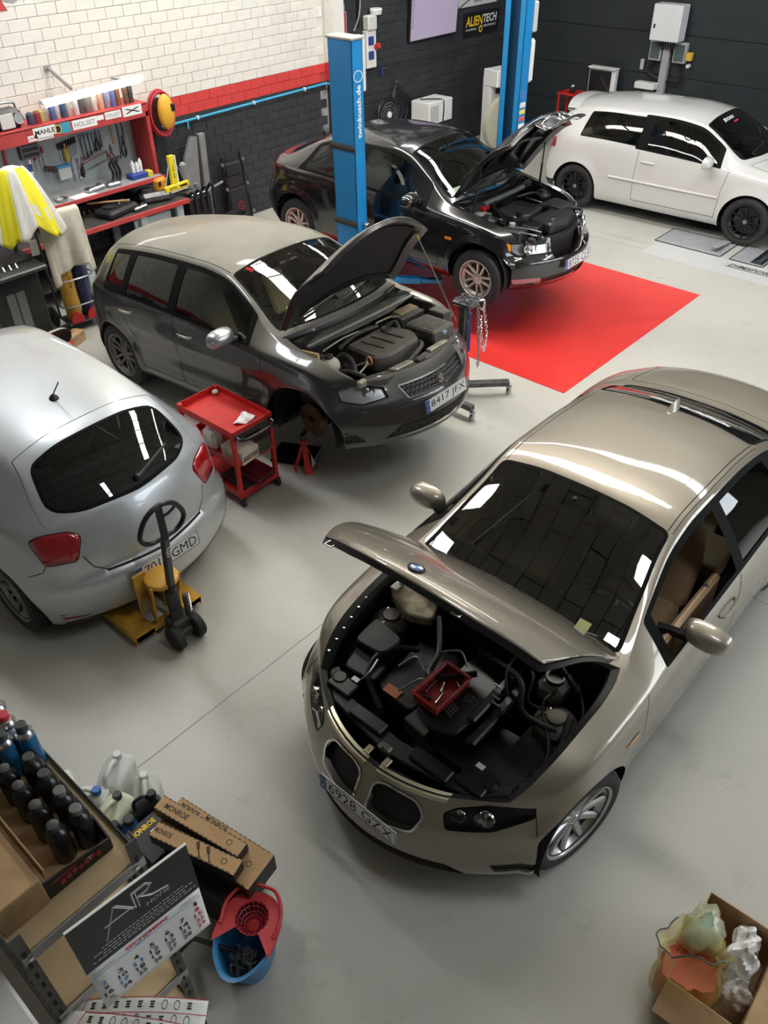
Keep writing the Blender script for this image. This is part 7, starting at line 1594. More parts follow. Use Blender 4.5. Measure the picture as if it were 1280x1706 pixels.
m.grid(lambda u, v: (.16*(u-.5), .22*(v-.6), .05+.05*math.sin(7*u+3*v)*math.cos(6*v)+.012*rr.random()), 22, 26); m.build('film', mat('film_clear', (.45, .45, .40), .15, spec=.8), t, smooth=.3)
t = thing('leaning_board', 'white board leaning at the left edge beside the shelf post', 'panel', (-.06, 1.50, .9)); m = MB(); m.box((0, 0, .2), (.10, .5, .9), .01); m.build('board', mat('panel_white', (.60, .60, .58), .5), t)
# ---------------------------------------------------------------- cartons of shock absorbers
MBLK = mat('carton_coal', (.016, .016, .017), .45); KRAFT = mat('kraft', (.46, .29, .14), .75, var=.1, scale=5, bump=.1); DASH = mat('edge_print', (.05, .035, .02), .7); MYEL = mat('print_yellow', (.85, .62, .03), .5)
def long_box(label, loc, rz, L, w, h, side=MBLK, texts=(), tilt=0., icons=False):
    t = thing('shock_carton', label, 'box', loc, rz); t.rotation_euler = (0, tilt, rz)
    m = MB(); m.box((0, 0, h/2), (L, w, h), .003); m.build('carton_body', side, t); m = MB(); m.box((0, 0, h), (L-.002, w-.002, .003), .001); m.build('kraft_top', KRAFT, t)
    e = MB()
    for s in (-1, 1):
        for k in range(int(L/.03)): e.box((-L/2+.015+.03*k, s*(w/2-.004), h+.002), (.02, .004, .0012))
    tag(e.build('edge_print', DASH, t), kind='stuff')
    q = MB()
    for (tx, x, y, ww, hh) in texts: q.text(tx, hh, TM(x, y, h+.0022), w=ww, bold=.03)
    for (cx, r_) in ((L/2-.08, .016),): q.lathe([(r_*.75, 0), (r_, 0)], 14, TM(cx, 0, h+.0022))
    tag(q.build('lettering', DASH, t), kind='stuff')
    if icons:
        for k in range(2): i = MB(TM(.02+.06*k, 0, h+.0022) @ RM('Z', -.9)); i.box((-.02, 0, 0), (.04, .016, .001)); i.box((.02, 0, 0), (.05, .007, .001)); i.box((.045, 0, 0), (.005, .018, .001)); i.build('shock_symbol', DASH, t)
    return t
long_box('long brown carton lying on top of the pile, farther from the shelf', (1.00, 2.225, .373), math.radians(-78), .54, .085, .07, texts=[('MONROE', -.15, .0, .15, .032)])
long_box('long brown carton on top of the pile, nearer the shelf', (.91, 2.145, .373), math.radians(-73), .50, .085, .07, texts=[('MONROE', -.19, .0, .10, .028)], icons=True)
long_box('wide brown carton under the two long cartons', (1.01, 2.145, .24), math.radians(-80), .62, .21, .13, texts=[('MONROE', -.22, .07, .12, .03), ('MONROE', -.05, .08, .14, .03)])
t = thing('parts_carton', 'black carton with yellow lettering and white label beside the long cartons', 'box', (.84, 2.44, .10), .02); m = MB(); m.box((0, 0, .1), (.19, .24, .2), .003); m.build('carton_body', MBLK, t)
q = MB(); q.text('MONROE', .034, TM(-.01, .075, .2015), w=.15, bold=.04); q.build('yellow_lettering', MYEL, t); q = MB(); q.box((.03, -.0, .201), (.05, .07, .001), 0, M=None); q.build('address_label', PAPER, t)
q = MB()
for k in range(5): q.box((.012+.009*k, -.0, .2018), (.004, .05, .0006))
q.build('label_print', mat('ink_grey', (.25, .25, .25), .6), t)
t = thing('base_carton', 'large black carton at the bottom of the pile', 'box', (.96, 2.165, 0), math.radians(-82)); m = MB(); m.box((0, 0, .12), (.50, .28, .24), .004); m.build('carton_body', MBLK, t); q = MB(); q.box((.251, .02, .15), (.002, .1, .06), .0005); q.build('address_label', mat('label_grey', (.3, .3, .3), .6), t)
t = thing('lower_carton', 'low black carton on the floor under the yellow-lettered carton', 'box', (.82, 2.44, 0), .05); m = MB(); m.box((0, 0, .05), (.22, .28, .1), .004); m.build('carton_body', MBLK, t)
t = thing('standing_carton', 'tall black carton between the shelf and the blue bucket', 'box', (.62, 2.10, 0), .05); m = MB(); m.box((0, 0, .16), (.16, .2, .32), .004); m.build('carton_body', MBLK, t)
# ---------------------------------------------------------------- jugs on the floor beside the shelf
def jug(label, loc, rz, s, body, cap, tilt=0.):
    t = thing('jerrycan', label, 'jerrycan', loc, rz); t.rotation_euler = (tilt, 0, rz); w, d, h = s
    m = MB(); pz = [0, .012, .04, .3, .62, .70, .76, .82, .87, .90, .90]; pw = [.90, .97, 1, 1, 1, .97, .86, .62, .34, .26, .001]; px = [0, 0, 0, 0, 0, .01, .05, .12, .2, .24, .24]
    def jb(u, v): i = min(10, int(round(v*10))); a = u*2*PI; c, s_ = math.cos(a), math.sin(a); return (w*(px[i]+.5*pw[i]*math.copysign(abs(c)**.5, c)), d*.5*min(1, pw[i]*1.15)*math.copysign(abs(s_)**.5, s_), h*pz[i])
    m.grid(jb, 32, 10); m.build('jug_body', body, t, smooth=1.)
    q = MB(); q.tube(bez([(-w*.40, 0, h*.66), (-w*.38, 0, h*.92), (-w*.05, 0, h*1.0), (w*.12, 0, h*.92)], 6), min(w, d)*.10, 8); q.build('grip', body, t)
    q = MB(); q.lathe([(.024, h*.9), (.026, h*1.0), (.022, h*1.03), (.001, h*1.03)], 16, TM(w*.24, 0, 0)); q.build('cap', cap, t); return t
TRL = mat('jug_milky', (.66, .68, .66), .35, spec=.4); TRY = mat('jug_yellowish', (.62, .64, .47), .35)
jug('milky jug with handle at the back of the jug group', (.95, 2.98, 0), .5, (.24, .16, .30), TRL, TRL); jug('milky jug with blue cap in the jug group', (.77, 2.95, 0), -.9, (.19, .13, .28), TRL, mat('cap_blue', (.02, .10, .42), .35)); jug('milky jug with pink cap nearest the cans', (.70, 3.14, 0), 1.2, (.2, .14, .27), TRL, mat('cap_pink', (.5, .06, .2), .4)); jug('yellowish jug with dark cap beside the blue bottle', (.80, 2.78, 0), .3, (.24, .16, .29), TRY, CAPD); jug('grey-white jug right of the yellowish jug', (1.00, 2.76, 0), 1.0, (.22, .15, .27), mat('jug_grey', (.52, .53, .50), .4), TRL)
t = bottle('coolant_bottle', 'dark blue bottle lying between the jugs and the black carton', .785, 2.635, .0, .05, .34, mat('bottle_blue', (.02, .09, .28), .25, coat=.5), CAPD); t.rotation_euler = (.12, 0, .5)
jug('black oil container behind the yellow-lettered carton', (.93, 2.63, 0), -.4, (.16, .10, .36), mat('container_black', (.022, .024, .024), .45), BLACK)
jug('second black container behind the blue bottle', (.70, 2.64, 0), .2, (.18, .12, .30), mat('container_black', (.022, .024, .024), .45), BLACK)
t = thing('torn_carton', 'scrap of torn brown carton behind the cans', 'carton', (.68, 3.05, .28), .4); m = MB(); m.prism([(-.06, 0), (.05, 0), (.03, .08), (-.01, .12), (-.05, .1)], -.003, .003, M=RM('X', PI/2-.4)); m.build('card', CARD, t)
t.location.z = 0.0; t.rotation_euler = (-.3, 0, .4)
# ---------------------------------------------------------------- mop bucket
def mop_bucket():
    t = thing('mop_bucket', 'blue mop bucket with red wringer on the floor', 'bucket', (.85, 1.72, 0), math.radians(26)); BB = mat('bucket_blue', (.03, .20, .42), .4); RW = mat('wringer_red', (.55, .035, .04), .4)
    def ring(r, k, z, n=40, lip=0.):
        out = []
        for i in range(n):
            a = 2*PI*i/n; c, s = math.cos(a), math.sin(a); x, y = r*1.28*math.copysign(abs(c)**.8, c), r*math.copysign(abs(s)**.85, s)
            if lip: e = max(0, -c)**6; x -= lip*e; 
            out.append((x, y, z+(-.02*max(0, -c)**4 if lip else 0)))
        return out
    V = ring(.10, 0, 0)+ring(.103, 0, .01)+ring(.135, 0, .26, lip=.03)+ring(.145, 0, .265, lip=.035)+ring(.143, 0, .255, lip=.034)+ring(.128, 0, .255, lip=.03)+ring(.096, 0, .015); n = 40
    F = [(k*n+i, k*n+(i+1) % n, (k+1)*n+(i+1) % n, (k+1)*n+i) for k in range(6) for i in range(n)]+[tuple(reversed(range(n))), tuple(range(6*n, 7*n))]
    MB().add(V, F).build('bucket_shell', BB, t)
    # wringer: a collar over the far half with a perforated cup
    m = MB(); o = [];
    for i in range(25):
        a = -PI*.62+PI*1.24*i/24; c, s = math.cos(a), math.sin(a); o.append((.19*math.copysign(abs(c)**.8, c)*1.0, .15*math.copysign(abs(s)**.85, s)))
    ci = [(.065+.085*math.cos(-PI+2*PI*i/24+PI), .085*math.sin(-PI+2*PI*i/24+PI)) for i in range(25)]
    V = [(x, y, .285) for x, y in o]+[(x*1.02, y*1.02, .262) for x, y in o]; F = [(i, i+1, 26+i, 25+i) for i in range(24)]; m.add(V, F)
    hub = (.065, 0); inner = [(.065+.082*math.cos(math.atan2(y, x-.065)), .082*math.sin(math.atan2(y, x-.065))) for x, y in o]
    m.add([(x, y, .285) for x, y in o]+[(x, y, .28) for x, y in inner], [(i, i+1, 26+i, 25+i) for i in range(24)])
    w = m.build('wringer_collar', RW, t)
    m = MB(); m.lathe([(.082, .28), (.078, .27)], 32, TM(.065, 0, 0)); m.lathe([(.001, .20), (.03, .20)], 20, TM(.065, 0, 0))
    for k in range(20):
        a = 2*PI*k/20; m.tube([(.065+.079*math.cos(a), .079*math.sin(a), .275), (.065+.06*math.cos(a), .06*math.sin(a), .225), (.065+.028*math.cos(a), .028*math.sin(a), .20)], .0035, 5)
    for r_, z in ((.071, .25), (.058, .222), (.044, .21)): m.tube([(.065+r_*math.cos(2*PI*k/28), r_*math.sin(2*PI*k/28), z) for k in range(28)], .0035, 5, closed=True)
    m.build('wringer_cup', RW, w)
    m = MB(); m.tube(bez([(.0, .135, .285), (.1, .14, .31), (.19, .08, .325), (.20, 0, .33), (.19, -.08, .325), (.1, -.14, .31), (0, -.135, .285)], 6), .009, 8); m.build('carry_handle', RW, t)
    return t
mop_bucket()
t = thing('mop', 'dark mop standing head down in the blue bucket', 'mop', (.805, 1.695, .02), math.radians(26)); rr = random.Random(8)
for k in range(26):
    q = MB(); a = rr.uniform(0, 6.3); x, y = -.03+rr.uniform(-.045, .045), rr.uniform(-.05, .05); q.tube(bez([(x, y, .13), (x+.03*math.cos(a), y+.03*math.sin(a), .16+.02*rr.random()), (x+.05*math.cos(a+.5), y+.04*math.sin(a+.5), .13)], 4), .006, 5); q.build('strand', mat('mop_grey', (.07, .07, .068), .9), t)
q = MB(); q.box((-.03, 0, .05), (.12, .12, .10), .03); q.build('mop_core', mat('mop_grey', (.07, .07, .068), .9), t); q = MB(); q.cyl((0, 0, .12), (-.10, .42, .42), .012, n=8); q.build('handle', SATIN, t)
# ---------------------------------------------------------------- carton with bag and tissue at the lower right
def waste_box():
    t = thing('waste_carton', 'open brown carton on the floor at the lower right', 'box', (2.22, -.02, 0), math.radians(2)); w, d, h = .50, .34, .30
    m = MB(); m.box((0, 0, .003), (w, d, .006)); m.build('carton_floor', CARD, t)
    for (x, y, sx, sy) in ((-w/2, 0, .006, d), (w/2, 0, .006, d), (0, -d/2, w, .006), (0, d/2, w, .006)): m = MB(); m.box((x, y, h/2), (sx, sy, h), .001); m.build('side_panel', CARD, t)
    for (x, y, sx, sy, rx, ry) in ((-w/2-.07, 0, .15, d*.96, 0, -.5), (0, -d/2-.06, w*.97, .14, .5, 0)): m = MB(); m.box((0, 0, 0), (sx, sy, .005), .001, M=TM(x, y, h-.03) @ Euler((rx, ry, 0)).to_matrix().to_4x4()); m.build('flap', CARD, t)
waste_box()
def film(name, col, alpha=.35):
    if name in MATS: return MATS[name]
    m = bpy.data.materials.new(name); m.use_nodes = True; t = m.node_tree; N, L = t.nodes, t.links; b = N['Principled BSDF']; b.inputs['Base Color'].default_value = (*col, 1); b.inputs['Roughness'].default_value = .18; b.inputs['Coat Weight'].default_value = .5
    tr = N.new('ShaderNodeBsdfTransparent'); tr.inputs[0].default_value = (1, .96, .8, 1); mx = N.new('ShaderNodeMixShader'); mx.inputs[0].default_value = 1-alpha; L.new(tr.outputs[0], mx.inputs[1]); L.new(b.outputs[0], mx.inputs[2]); L.new(mx.outputs[0], N['Material Output'].inputs[0]); MATS[name] = m; return m
def bag():
    t = thing('plastic_bag', 'crumpled translucent yellow bag with red contents standing in the carton', 'bag', (2.10, .07, .006)); rr = random.Random(2); ph = [rr.uniform(0, 6) for _ in range(8)]
    def wr(a, v): return 1+.10*math.sin(3*a+ph[0]+2*v)+.07*math.sin(7*a+ph[1]-5*v)+.04*math.sin(13*a+ph[2]+9*v)
    def fn(u, v):
        a = u*2*PI; pr = [(0, .12), (.2, .15), (.5, .155), (.7, .12), (.82, .10), (1.0, .15)]; R = float(np.interp(v, [q[0] for q in pr], [q[1] for q in pr]))*wr(a, v)
        z = .52*v*(1-.22*math.sin(a+1.0)*max(0, v-.6)/.4+.10*math.sin(2*a)*max(0, v-.7)/.3); return (R*math.cos(a)*1.05-.02*v, R*math.sin(a)*.95+.03*v, z)
    m = MB(); m.grid(fn, 72, 30); o = m.build('film', film('bag_yellow', (.62, .56, .20), .62), t, smooth=1.)
    c = MB(); c.grid(lambda u, v: tuple(np.array(fn(u, .02+.60*v))*np.array([.88, .88, .9])), 40, 14); c.add([tuple(np.array(fn(i/40, .62))*np.array([.88, .88, .9])) for i in range(40)], [tuple(range(40))]); c.build('red_contents', mat('bag_red', (.55, .05, .035), .5, var=.5, scale=9, col2=(.60, .11, .05)), t, smooth=1.)
    q = MB(); q.tube([Vector(fn(i/36, .995)) for i in range(6, 26)], .004, 5); q.build('dark_hem', mat('hem_dark', (.08, .10, .10), .5), t)
    g = MB(); g.sph((.13, .04, .36), (.10, .07, .07), 16, 10); g.build('green_wad', mat('bag_green', (.30, .42, .33), .6, var=.2), t)
    g = MB(); g.grid(lambda u, v: (.13+.125*math.cos(u*2*PI)*math.sin(.3+v*2.5)*wr(u*6.28, v), .04+.09*math.sin(u*2*PI)*math.sin(.3+v*2.5)*wr(u*6.28, v), .36-.10*math.cos(.3+v*2.5)), 36, 14); g.build('side_fold', film('bag_pale', (.60, .58, .42), .5), t, smooth=1.)
bag()
def tissue(label, loc, s, seed):
    rr = random.Random(seed); ph = [rr.uniform(0, 6) for _ in range(6)]; m = MB()
    def fn(u, v):
        a, b = u*2*PI, v*PI; r = 1+.22*math.sin(3*a+ph[0])*math.sin(2*b+ph[1])+.14*math.sin(5*a+ph[2]+3*b)+.08*math.sin(9*b+ph[3]+4*a); return (s[0]*r*math.cos(a)*math.sin(b), s[1]*r*math.sin(a)*math.sin(b), -s[2]*r*math.cos(b))
    m.grid(fn, 26, 18); tag(m.build('paper_towel', PAPER, smooth=.45, loc=loc), label, 'paper towel')
tissue('crumpled white paper towel in the carton, larger one', (2.28, -.08, .24), (.09, .07, .12), 3); tissue('crumpled white paper towel in the carton beside the far wall of the box', (2.40, -.06, .22), (.06, .06, .07), 9); tissue('crumpled white paper towel in the carton, lowest one', (2.18, -.12, .17), (.07, .06, .09), 14)
# ---------------------------------------------------------------- engine bays
def bolts(parent, pts, r=.006, mt=CHROME):
    for (x, y, z) in pts: m = MB(); m.lathe([(.001, .004), (r, .003), (r, 0)], 8, TM(x, y, z)); m.build('screw', mt, parent)
def slab(root, name, poly, z0, z1, mt, b=.008, r=.03, M=None):
    m = MB(); m.prism(rnd(poly, r), z0, z1, b=b, M=M); return m.build(name, mt, root)
def dome(root, label_name, x, y, z, R, mt):
    m = MB(); m.lathe([(R, -.12), (R*.98, 0), (R*.7, .03), (R*.45, .035), (R*.42, .05), (.001, .05)], 24, TM(x, y, z)); o = m.build(label_name, mt, root)
    for k in range(3): a = 2*PI*k/3; bolts(o, [(x+R*.6*math.cos(a), y+R*.6*math.sin(a), z+.032)], .008)
    return o
def hood_frame(C, poly, mt, thick=.02, rim=.06, hole=True):
    """stiffening frame on the underside of an open bonnet (same hinge)"""
    B = C['B']; hx, hz = C['hinge']; n = len(poly); out = dens(poly, .06); cx = sum(p[0] for p in out)/len(out)
    def ring(k, d): return [tuple(B.top(np.array([cx+(a-cx)*k]), np.array([b*k]))[0]-np.array([hx, 0, hz])-np.array([0, 0, d])) for a, b in out]
    R = [ring(.97, .014), ring(.95, .05), ring(.80, .05), ring(.77, .016)]; N = len(out); V = sum(R, []); F = []
    for k in range(3):
        for i in range(N): F.append((k*N+i, k*N+(i+1) % N, (k+1)*N+(i+1) % N, (k+1)*N+i))
    MB().add(V, F).build('bonnet_frame', mt, C['hood_obj'])
# --- bronze saloon: dark straight-six bay
def bay90():
    R = r90; D = BAY; D2 = mat('bay_black', (.007, .007, .0075), .42)
    slab(R, 'fan_shroud', [(1.40, .14), (1.72, .12), (1.74, .62), (1.36, .60)], .56, .66, D2, r=.05); bolts(R, [(1.38, .58, .661), (1.70, .58, .661), (1.70, .2, .661)])
    e = slab(R, 'engine_cover', [(1.10, -.02), (1.66, -.04), (1.70, .08), (1.66, .22), (1.10, .28)], .60, .755, D2, r=.04)
    m = MB(); m.text('BMW', .06, frame((1.40, .185, .758), (-.35, .94, 0), (-.94, -.35, 0)), w=.15); 
    for k in range(4): m.box((0, 0, 0), (.012, .09, .001), 0, M=TM(1.50+.02*k, .10+.0*k, .757) @ RM('Z', -.35))
    m.build('lettering', mat('emboss_grey', (.12, .12, .12), .4), e)
    m = MB(); m.box((1.36, .30, .72), (.56, .06, .07), .012, M=None); m.box((1.30, .24, .78), (.5, .05, .04), .01); m.build('coil_rail', D2, R)
    for k in range(4): q = MB(); q.box((1.28+.035*k, .22+.02*k, .80), (.012, .05, .006), .001); q.build('connector', mat('connector_grey', (.25, .25, .25), .4), R)
    slab(R, 'valve_cover', [(1.16, -.36), (1.62, -.34), (1.64, -.08), (1.16, -.06)], .52, .68, D, r=.04)
    q = MB(); q.box((1.60, -.24, .685), (.06, .1, .006), .001); q.build('orange_label', mat('label_orange', (.45, .12, .04), .5), R)
    slab(R, 'alternator_box', [(1.60, -.04), (1.72, -.06), (1.74, .09), (1.62, .10)], .62, .73, mat('bay_alloy', (.13, .12, .11), .45, .6), r=.02)
    dome(R, 'strut_tower', 1.24, .56, .74, .115, mat('bay_bronze', (.07, .06, .045), .5, .3)); dome(R, 'strut_tower', 1.24, -.56, .74, .115, mat('bay_bronze', (.07, .06, .045), .5, .3))
    # expansion tank
    t = MB(); t.box((1.09, .45, .79), (.15, .15, .13), .03); tk = t.build('coolant_tank', mat('tank_smoke', (.20, .20, .19), .4), R); t = MB(); t.lathe([(.05, .0), (.052, .03), (.04, .03), (.038, .01), (.001, .01)], 18, TM(1.09, .45, .855)); t.build('filler_neck', D2, tk)
    slab(R, 'washer_tank', [(1.30, -.62), (1.52, -.60), (1.50, -.40), (1.34, -.38)], .60, .78, D, r=.05); slab(R, 'filter_box', [(1.46, -.60), (1.66, -.55), (1.64, -.34), (1.50, -.36)], .55, .72, D, r=.04)
    slab(R, 'scuttle_tray', [(1.02, -.66), (1.14, -.66), (1.22, -.46), (1.16, -.32), (1.04, -.36)], .78, .84, mat('dirty_tan', (.30, .25, .17), .85, var=.45, scale=9), r=.04)
    m = MB(); m.box((1.10, -.63, .86), (.09, .03, .07), .006); m.box((1.14, -.61, .90), (.05, .05, .02), .004); m.build('hinge_bracket', mat('primer_pale', (.45, .42, .36), .6), R)
    slab(R, 'radiator_cover', [(1.72, -.60), (1.86, -.44), (1.93, 0), (1.86, .44), (1.72, .62), (1.66, .60), (1.78, .38), (1.82, 0), (1.78, -.38), (1.66, -.58)], .60, .70, D, r=.02)
    for (x, y, sx, sy) in ((1.84, -.2, .08, .22), (1.84, .22, .08, .24), (1.79, .44, .09, .16), (1.76, -.46, .10, .16)): q = MB(); q.box((x, y, .712), (sx, sy, .03), .008, M=None); q.build('duct_cover', D2, R)
    for s in (-1, 1):
        q = MB(); q.lathe([(.045, 0), (.05, .02), (.035, .035), (.001, .035)], 16, TM(1.74, s*.50, .70)); q.build('lamp_cap', D2, R)
        q = MB(); q.box((1.70, s*.42, .735), (.03, .045, .004), .001); q.build('white_label', PAPER, R)
    q = MB(); q.box((1.93, 0, .735), (.05, .07, .05), .01); q.box((1.95, -.02, .765), (.03, .02, .02), .004); q.build('bonnet_latch', mat('bay_alloy', (.13, .12, .11), .45, .6), R)
    # pale painted strip above the kidneys
    pts = []
    m = MB()
    for s in (-1, 1):
        P = [B90.low(np.array([s*q]), np.array([.012]))[0] for q in np.linspace(.035, .42, 10)]; V = []
        for p in P: V += [(p[0]-.035, p[1], p[2]+.012), (p[0]+.004, p[1], p[2]+.006), (p[0]+.010, p[1], p[2]-.02)]
        m.add(V, [(3*i+k, 3*i+3+k, 3*i+4+k, 3*i+1+k) for i in range(9) for k in range(2)])
    m.build('slam_panel_strip', mat('strip_gold', (.50, .44, .30), .3, .6), R)
    for s in (-1, 1): q = MB(); q.box((1.99, s*.06, .745), (.05, .035, .008), .002); q.cyl((1.99, s*.06, .745), (1.99, s*.06, .752), .009, n=10); q.build('clip_plate', mat('strip_gold', (.50, .44, .30), .3, .6), R)
    hoses(R, 'hose', D2, [[(1.30, -.30, .72), (1.45, -.42, .76), (1.62, -.40, .72), (1.72, -.22, .66)], [(1.14, .0, .80), (1.2, .3, .84), (1.34, .42, .80), (1.3, .6, .76)], [(1.12, -.3, .84), (1.3, -.16, .80), (1.45, -.10, .78), (1.30, .10, .82)], [(1.2, .62, .80), (1.35, .66, .76), (1.5, .66, .72), (1.66, .62, .7)]], .018)
    hoses(R, 'pipe', STEEL, [[(1.48, -.30, .74), (1.40, -.24, .79), (1.44, -.14, .78)], [(1.60, -.20, .72), (1.50, -.12, .79), (1.52, -.05, .78)], [(1.70, -.42, .70), (1.64, -.38, .76), (1.54, -.40, .77)], [(1.30, -.16, .80), (1.24, -.06, .83), (1.28, .02, .80)]], .006)
    hoses(R, 'cable', D2, [[(1.1, .5, .84), (1.25, .48, .82), (1.4, .62, .72), (1.6, .64, .66)], [(1.05, .2, .86), (1.2, .22, .84), (1.3, .3, .8)], [(1.05, .56, .86), (1.2, .68, .82), (1.45, .68, .76)], [(1.1, .3, .84), (1.16, .36, .86), (1.26, .40, .80), (1.24, .5, .79)]], .008)
    for k in range(9): bolts(R, [(1.08+.075*k, .735-.012*k, B90.top(np.array([1.08+.075*k+.12]), np.array([.98]))[0][2]-.014)], .007); bolts(R, [(1.08+.075*k, -.735+.012*k, B90.top(np.array([1.08+.075*k+.12]), np.array([.98]))[0][2]-.014)], .007)
    g = MB(); g.tube([(1.10, .60, .86), (1.30, .50, 1.30)], .011, 8); g.tube([(1.10, .60, .86), (1.2, .55, 1.08)], .017, 8); g.build('gas_strut', SATIN, R)
    hood_frame(C90, HOOD90, SATIN)
    h = C90['hood_obj']; hx, hz = C90['hinge']
    def hp(X, s, d=0.): P = B90.top(np.array([X]), np.array([s]))[0]; return (P[0]-hx, P[1], P[2]-hz+d)
    P = hp(1.955, 0, .003); M = TM(*P) @ RM('Y', math.radians(28)); q = MB(M); q.lathe([(.041, -.004), (.041, .004), (.036, .006), (.030, .005)], 28); q.build('badge_ring', SATIN, h)
    for k in range(4): q = MB(M); q.lathe([(.001, .0045), (.029, .0045)], 7, None, a0=k*PI/2, a1=(k+1)*PI/2); q.build('badge_quarter', PAPER if k % 2 else mat('badge_blue', (.05, .2, .5), .3), h)
    q = MB(M); q.lathe([(.029, .0048), (.0385, .0050)], 28); q.build('badge_band', mat('badge_silver', (.6, .6, .6), .2, .9), h)
    for s in (-.85, .45): P = hp(1.99, s, -.03); q = MB(TM(*P)); q.tube([(0, -.02, 0), (.03, -.02, -.03), (.03, .02, -.03), (0, .02, 0)], .004, 6); q.build('latch_hook', STEEL, h)
bay90()
def bay_tray():
    t = thing('tool_tray', 'small red tray with bits resting on the saloon engine', 'tray', (0, 0, 0)); W0 = r90.matrix_basis if False else (Matrix.Translation(Vector(C90['loc'])) @ RM('Z', C90['rz'])); t.matrix_world = W0 @ TM(1.485, .005, .765) @ RM('Z', math.radians(-3))
    w, d, h = .28, .165, .06; m = MB(); m.box((0, 0, .003), (w*.9, d*.9, .006))
    for s in (-1, 1): m.box((s*w*.475, 0, h/2), (.008, d*.97, h), .002, M=None); m.box((0, s*d*.47, h/2), (w*.97, .008, h), .002)
    for s in (-1, 1): m.box((s*w*.5, 0, h), (.016, d*1.04, .007), .002); m.box((0, s*d*.51, h), (w*1.04, .014, .007), .002)
    m.build('tray_body', mat('tray_red', (.36, .03, .025), .4), t)
    for k, (x, y, a, L, mt) in enumerate(((-.04, -.02, .5, .12, CHROME), (.05, .03, .2, .08, CHROME), (.0, -.06, .1, .14, STEEL), (-.09, .04, 1.1, .06, STEEL), (.09, -.03, 2.0, .06, DKSTEEL))):
        o = thing('socket_bit', ['chrome bit lying in the red tray, longest one', 'short chrome bit at the back of the red tray', 'steel rod at the front of the red tray', 'small steel bit at the left of the red tray', 'dark bit at the right of the red tray'][k], 'bit', (0, 0, 0)); o.matrix_world = t.matrix_world @ TM(x, y, .012) @ RM('Z', a); q = MB(); q.cyl((-L/2, 0, .006), (L/2, 0, .006), .006, n=8); q.build('shank', mt, o); q = MB(); q.cyl((L/2-.02, 0, .006), (L/2, 0, .006), .0085, n=8); q.build('tip', mt, o)
bay_tray()
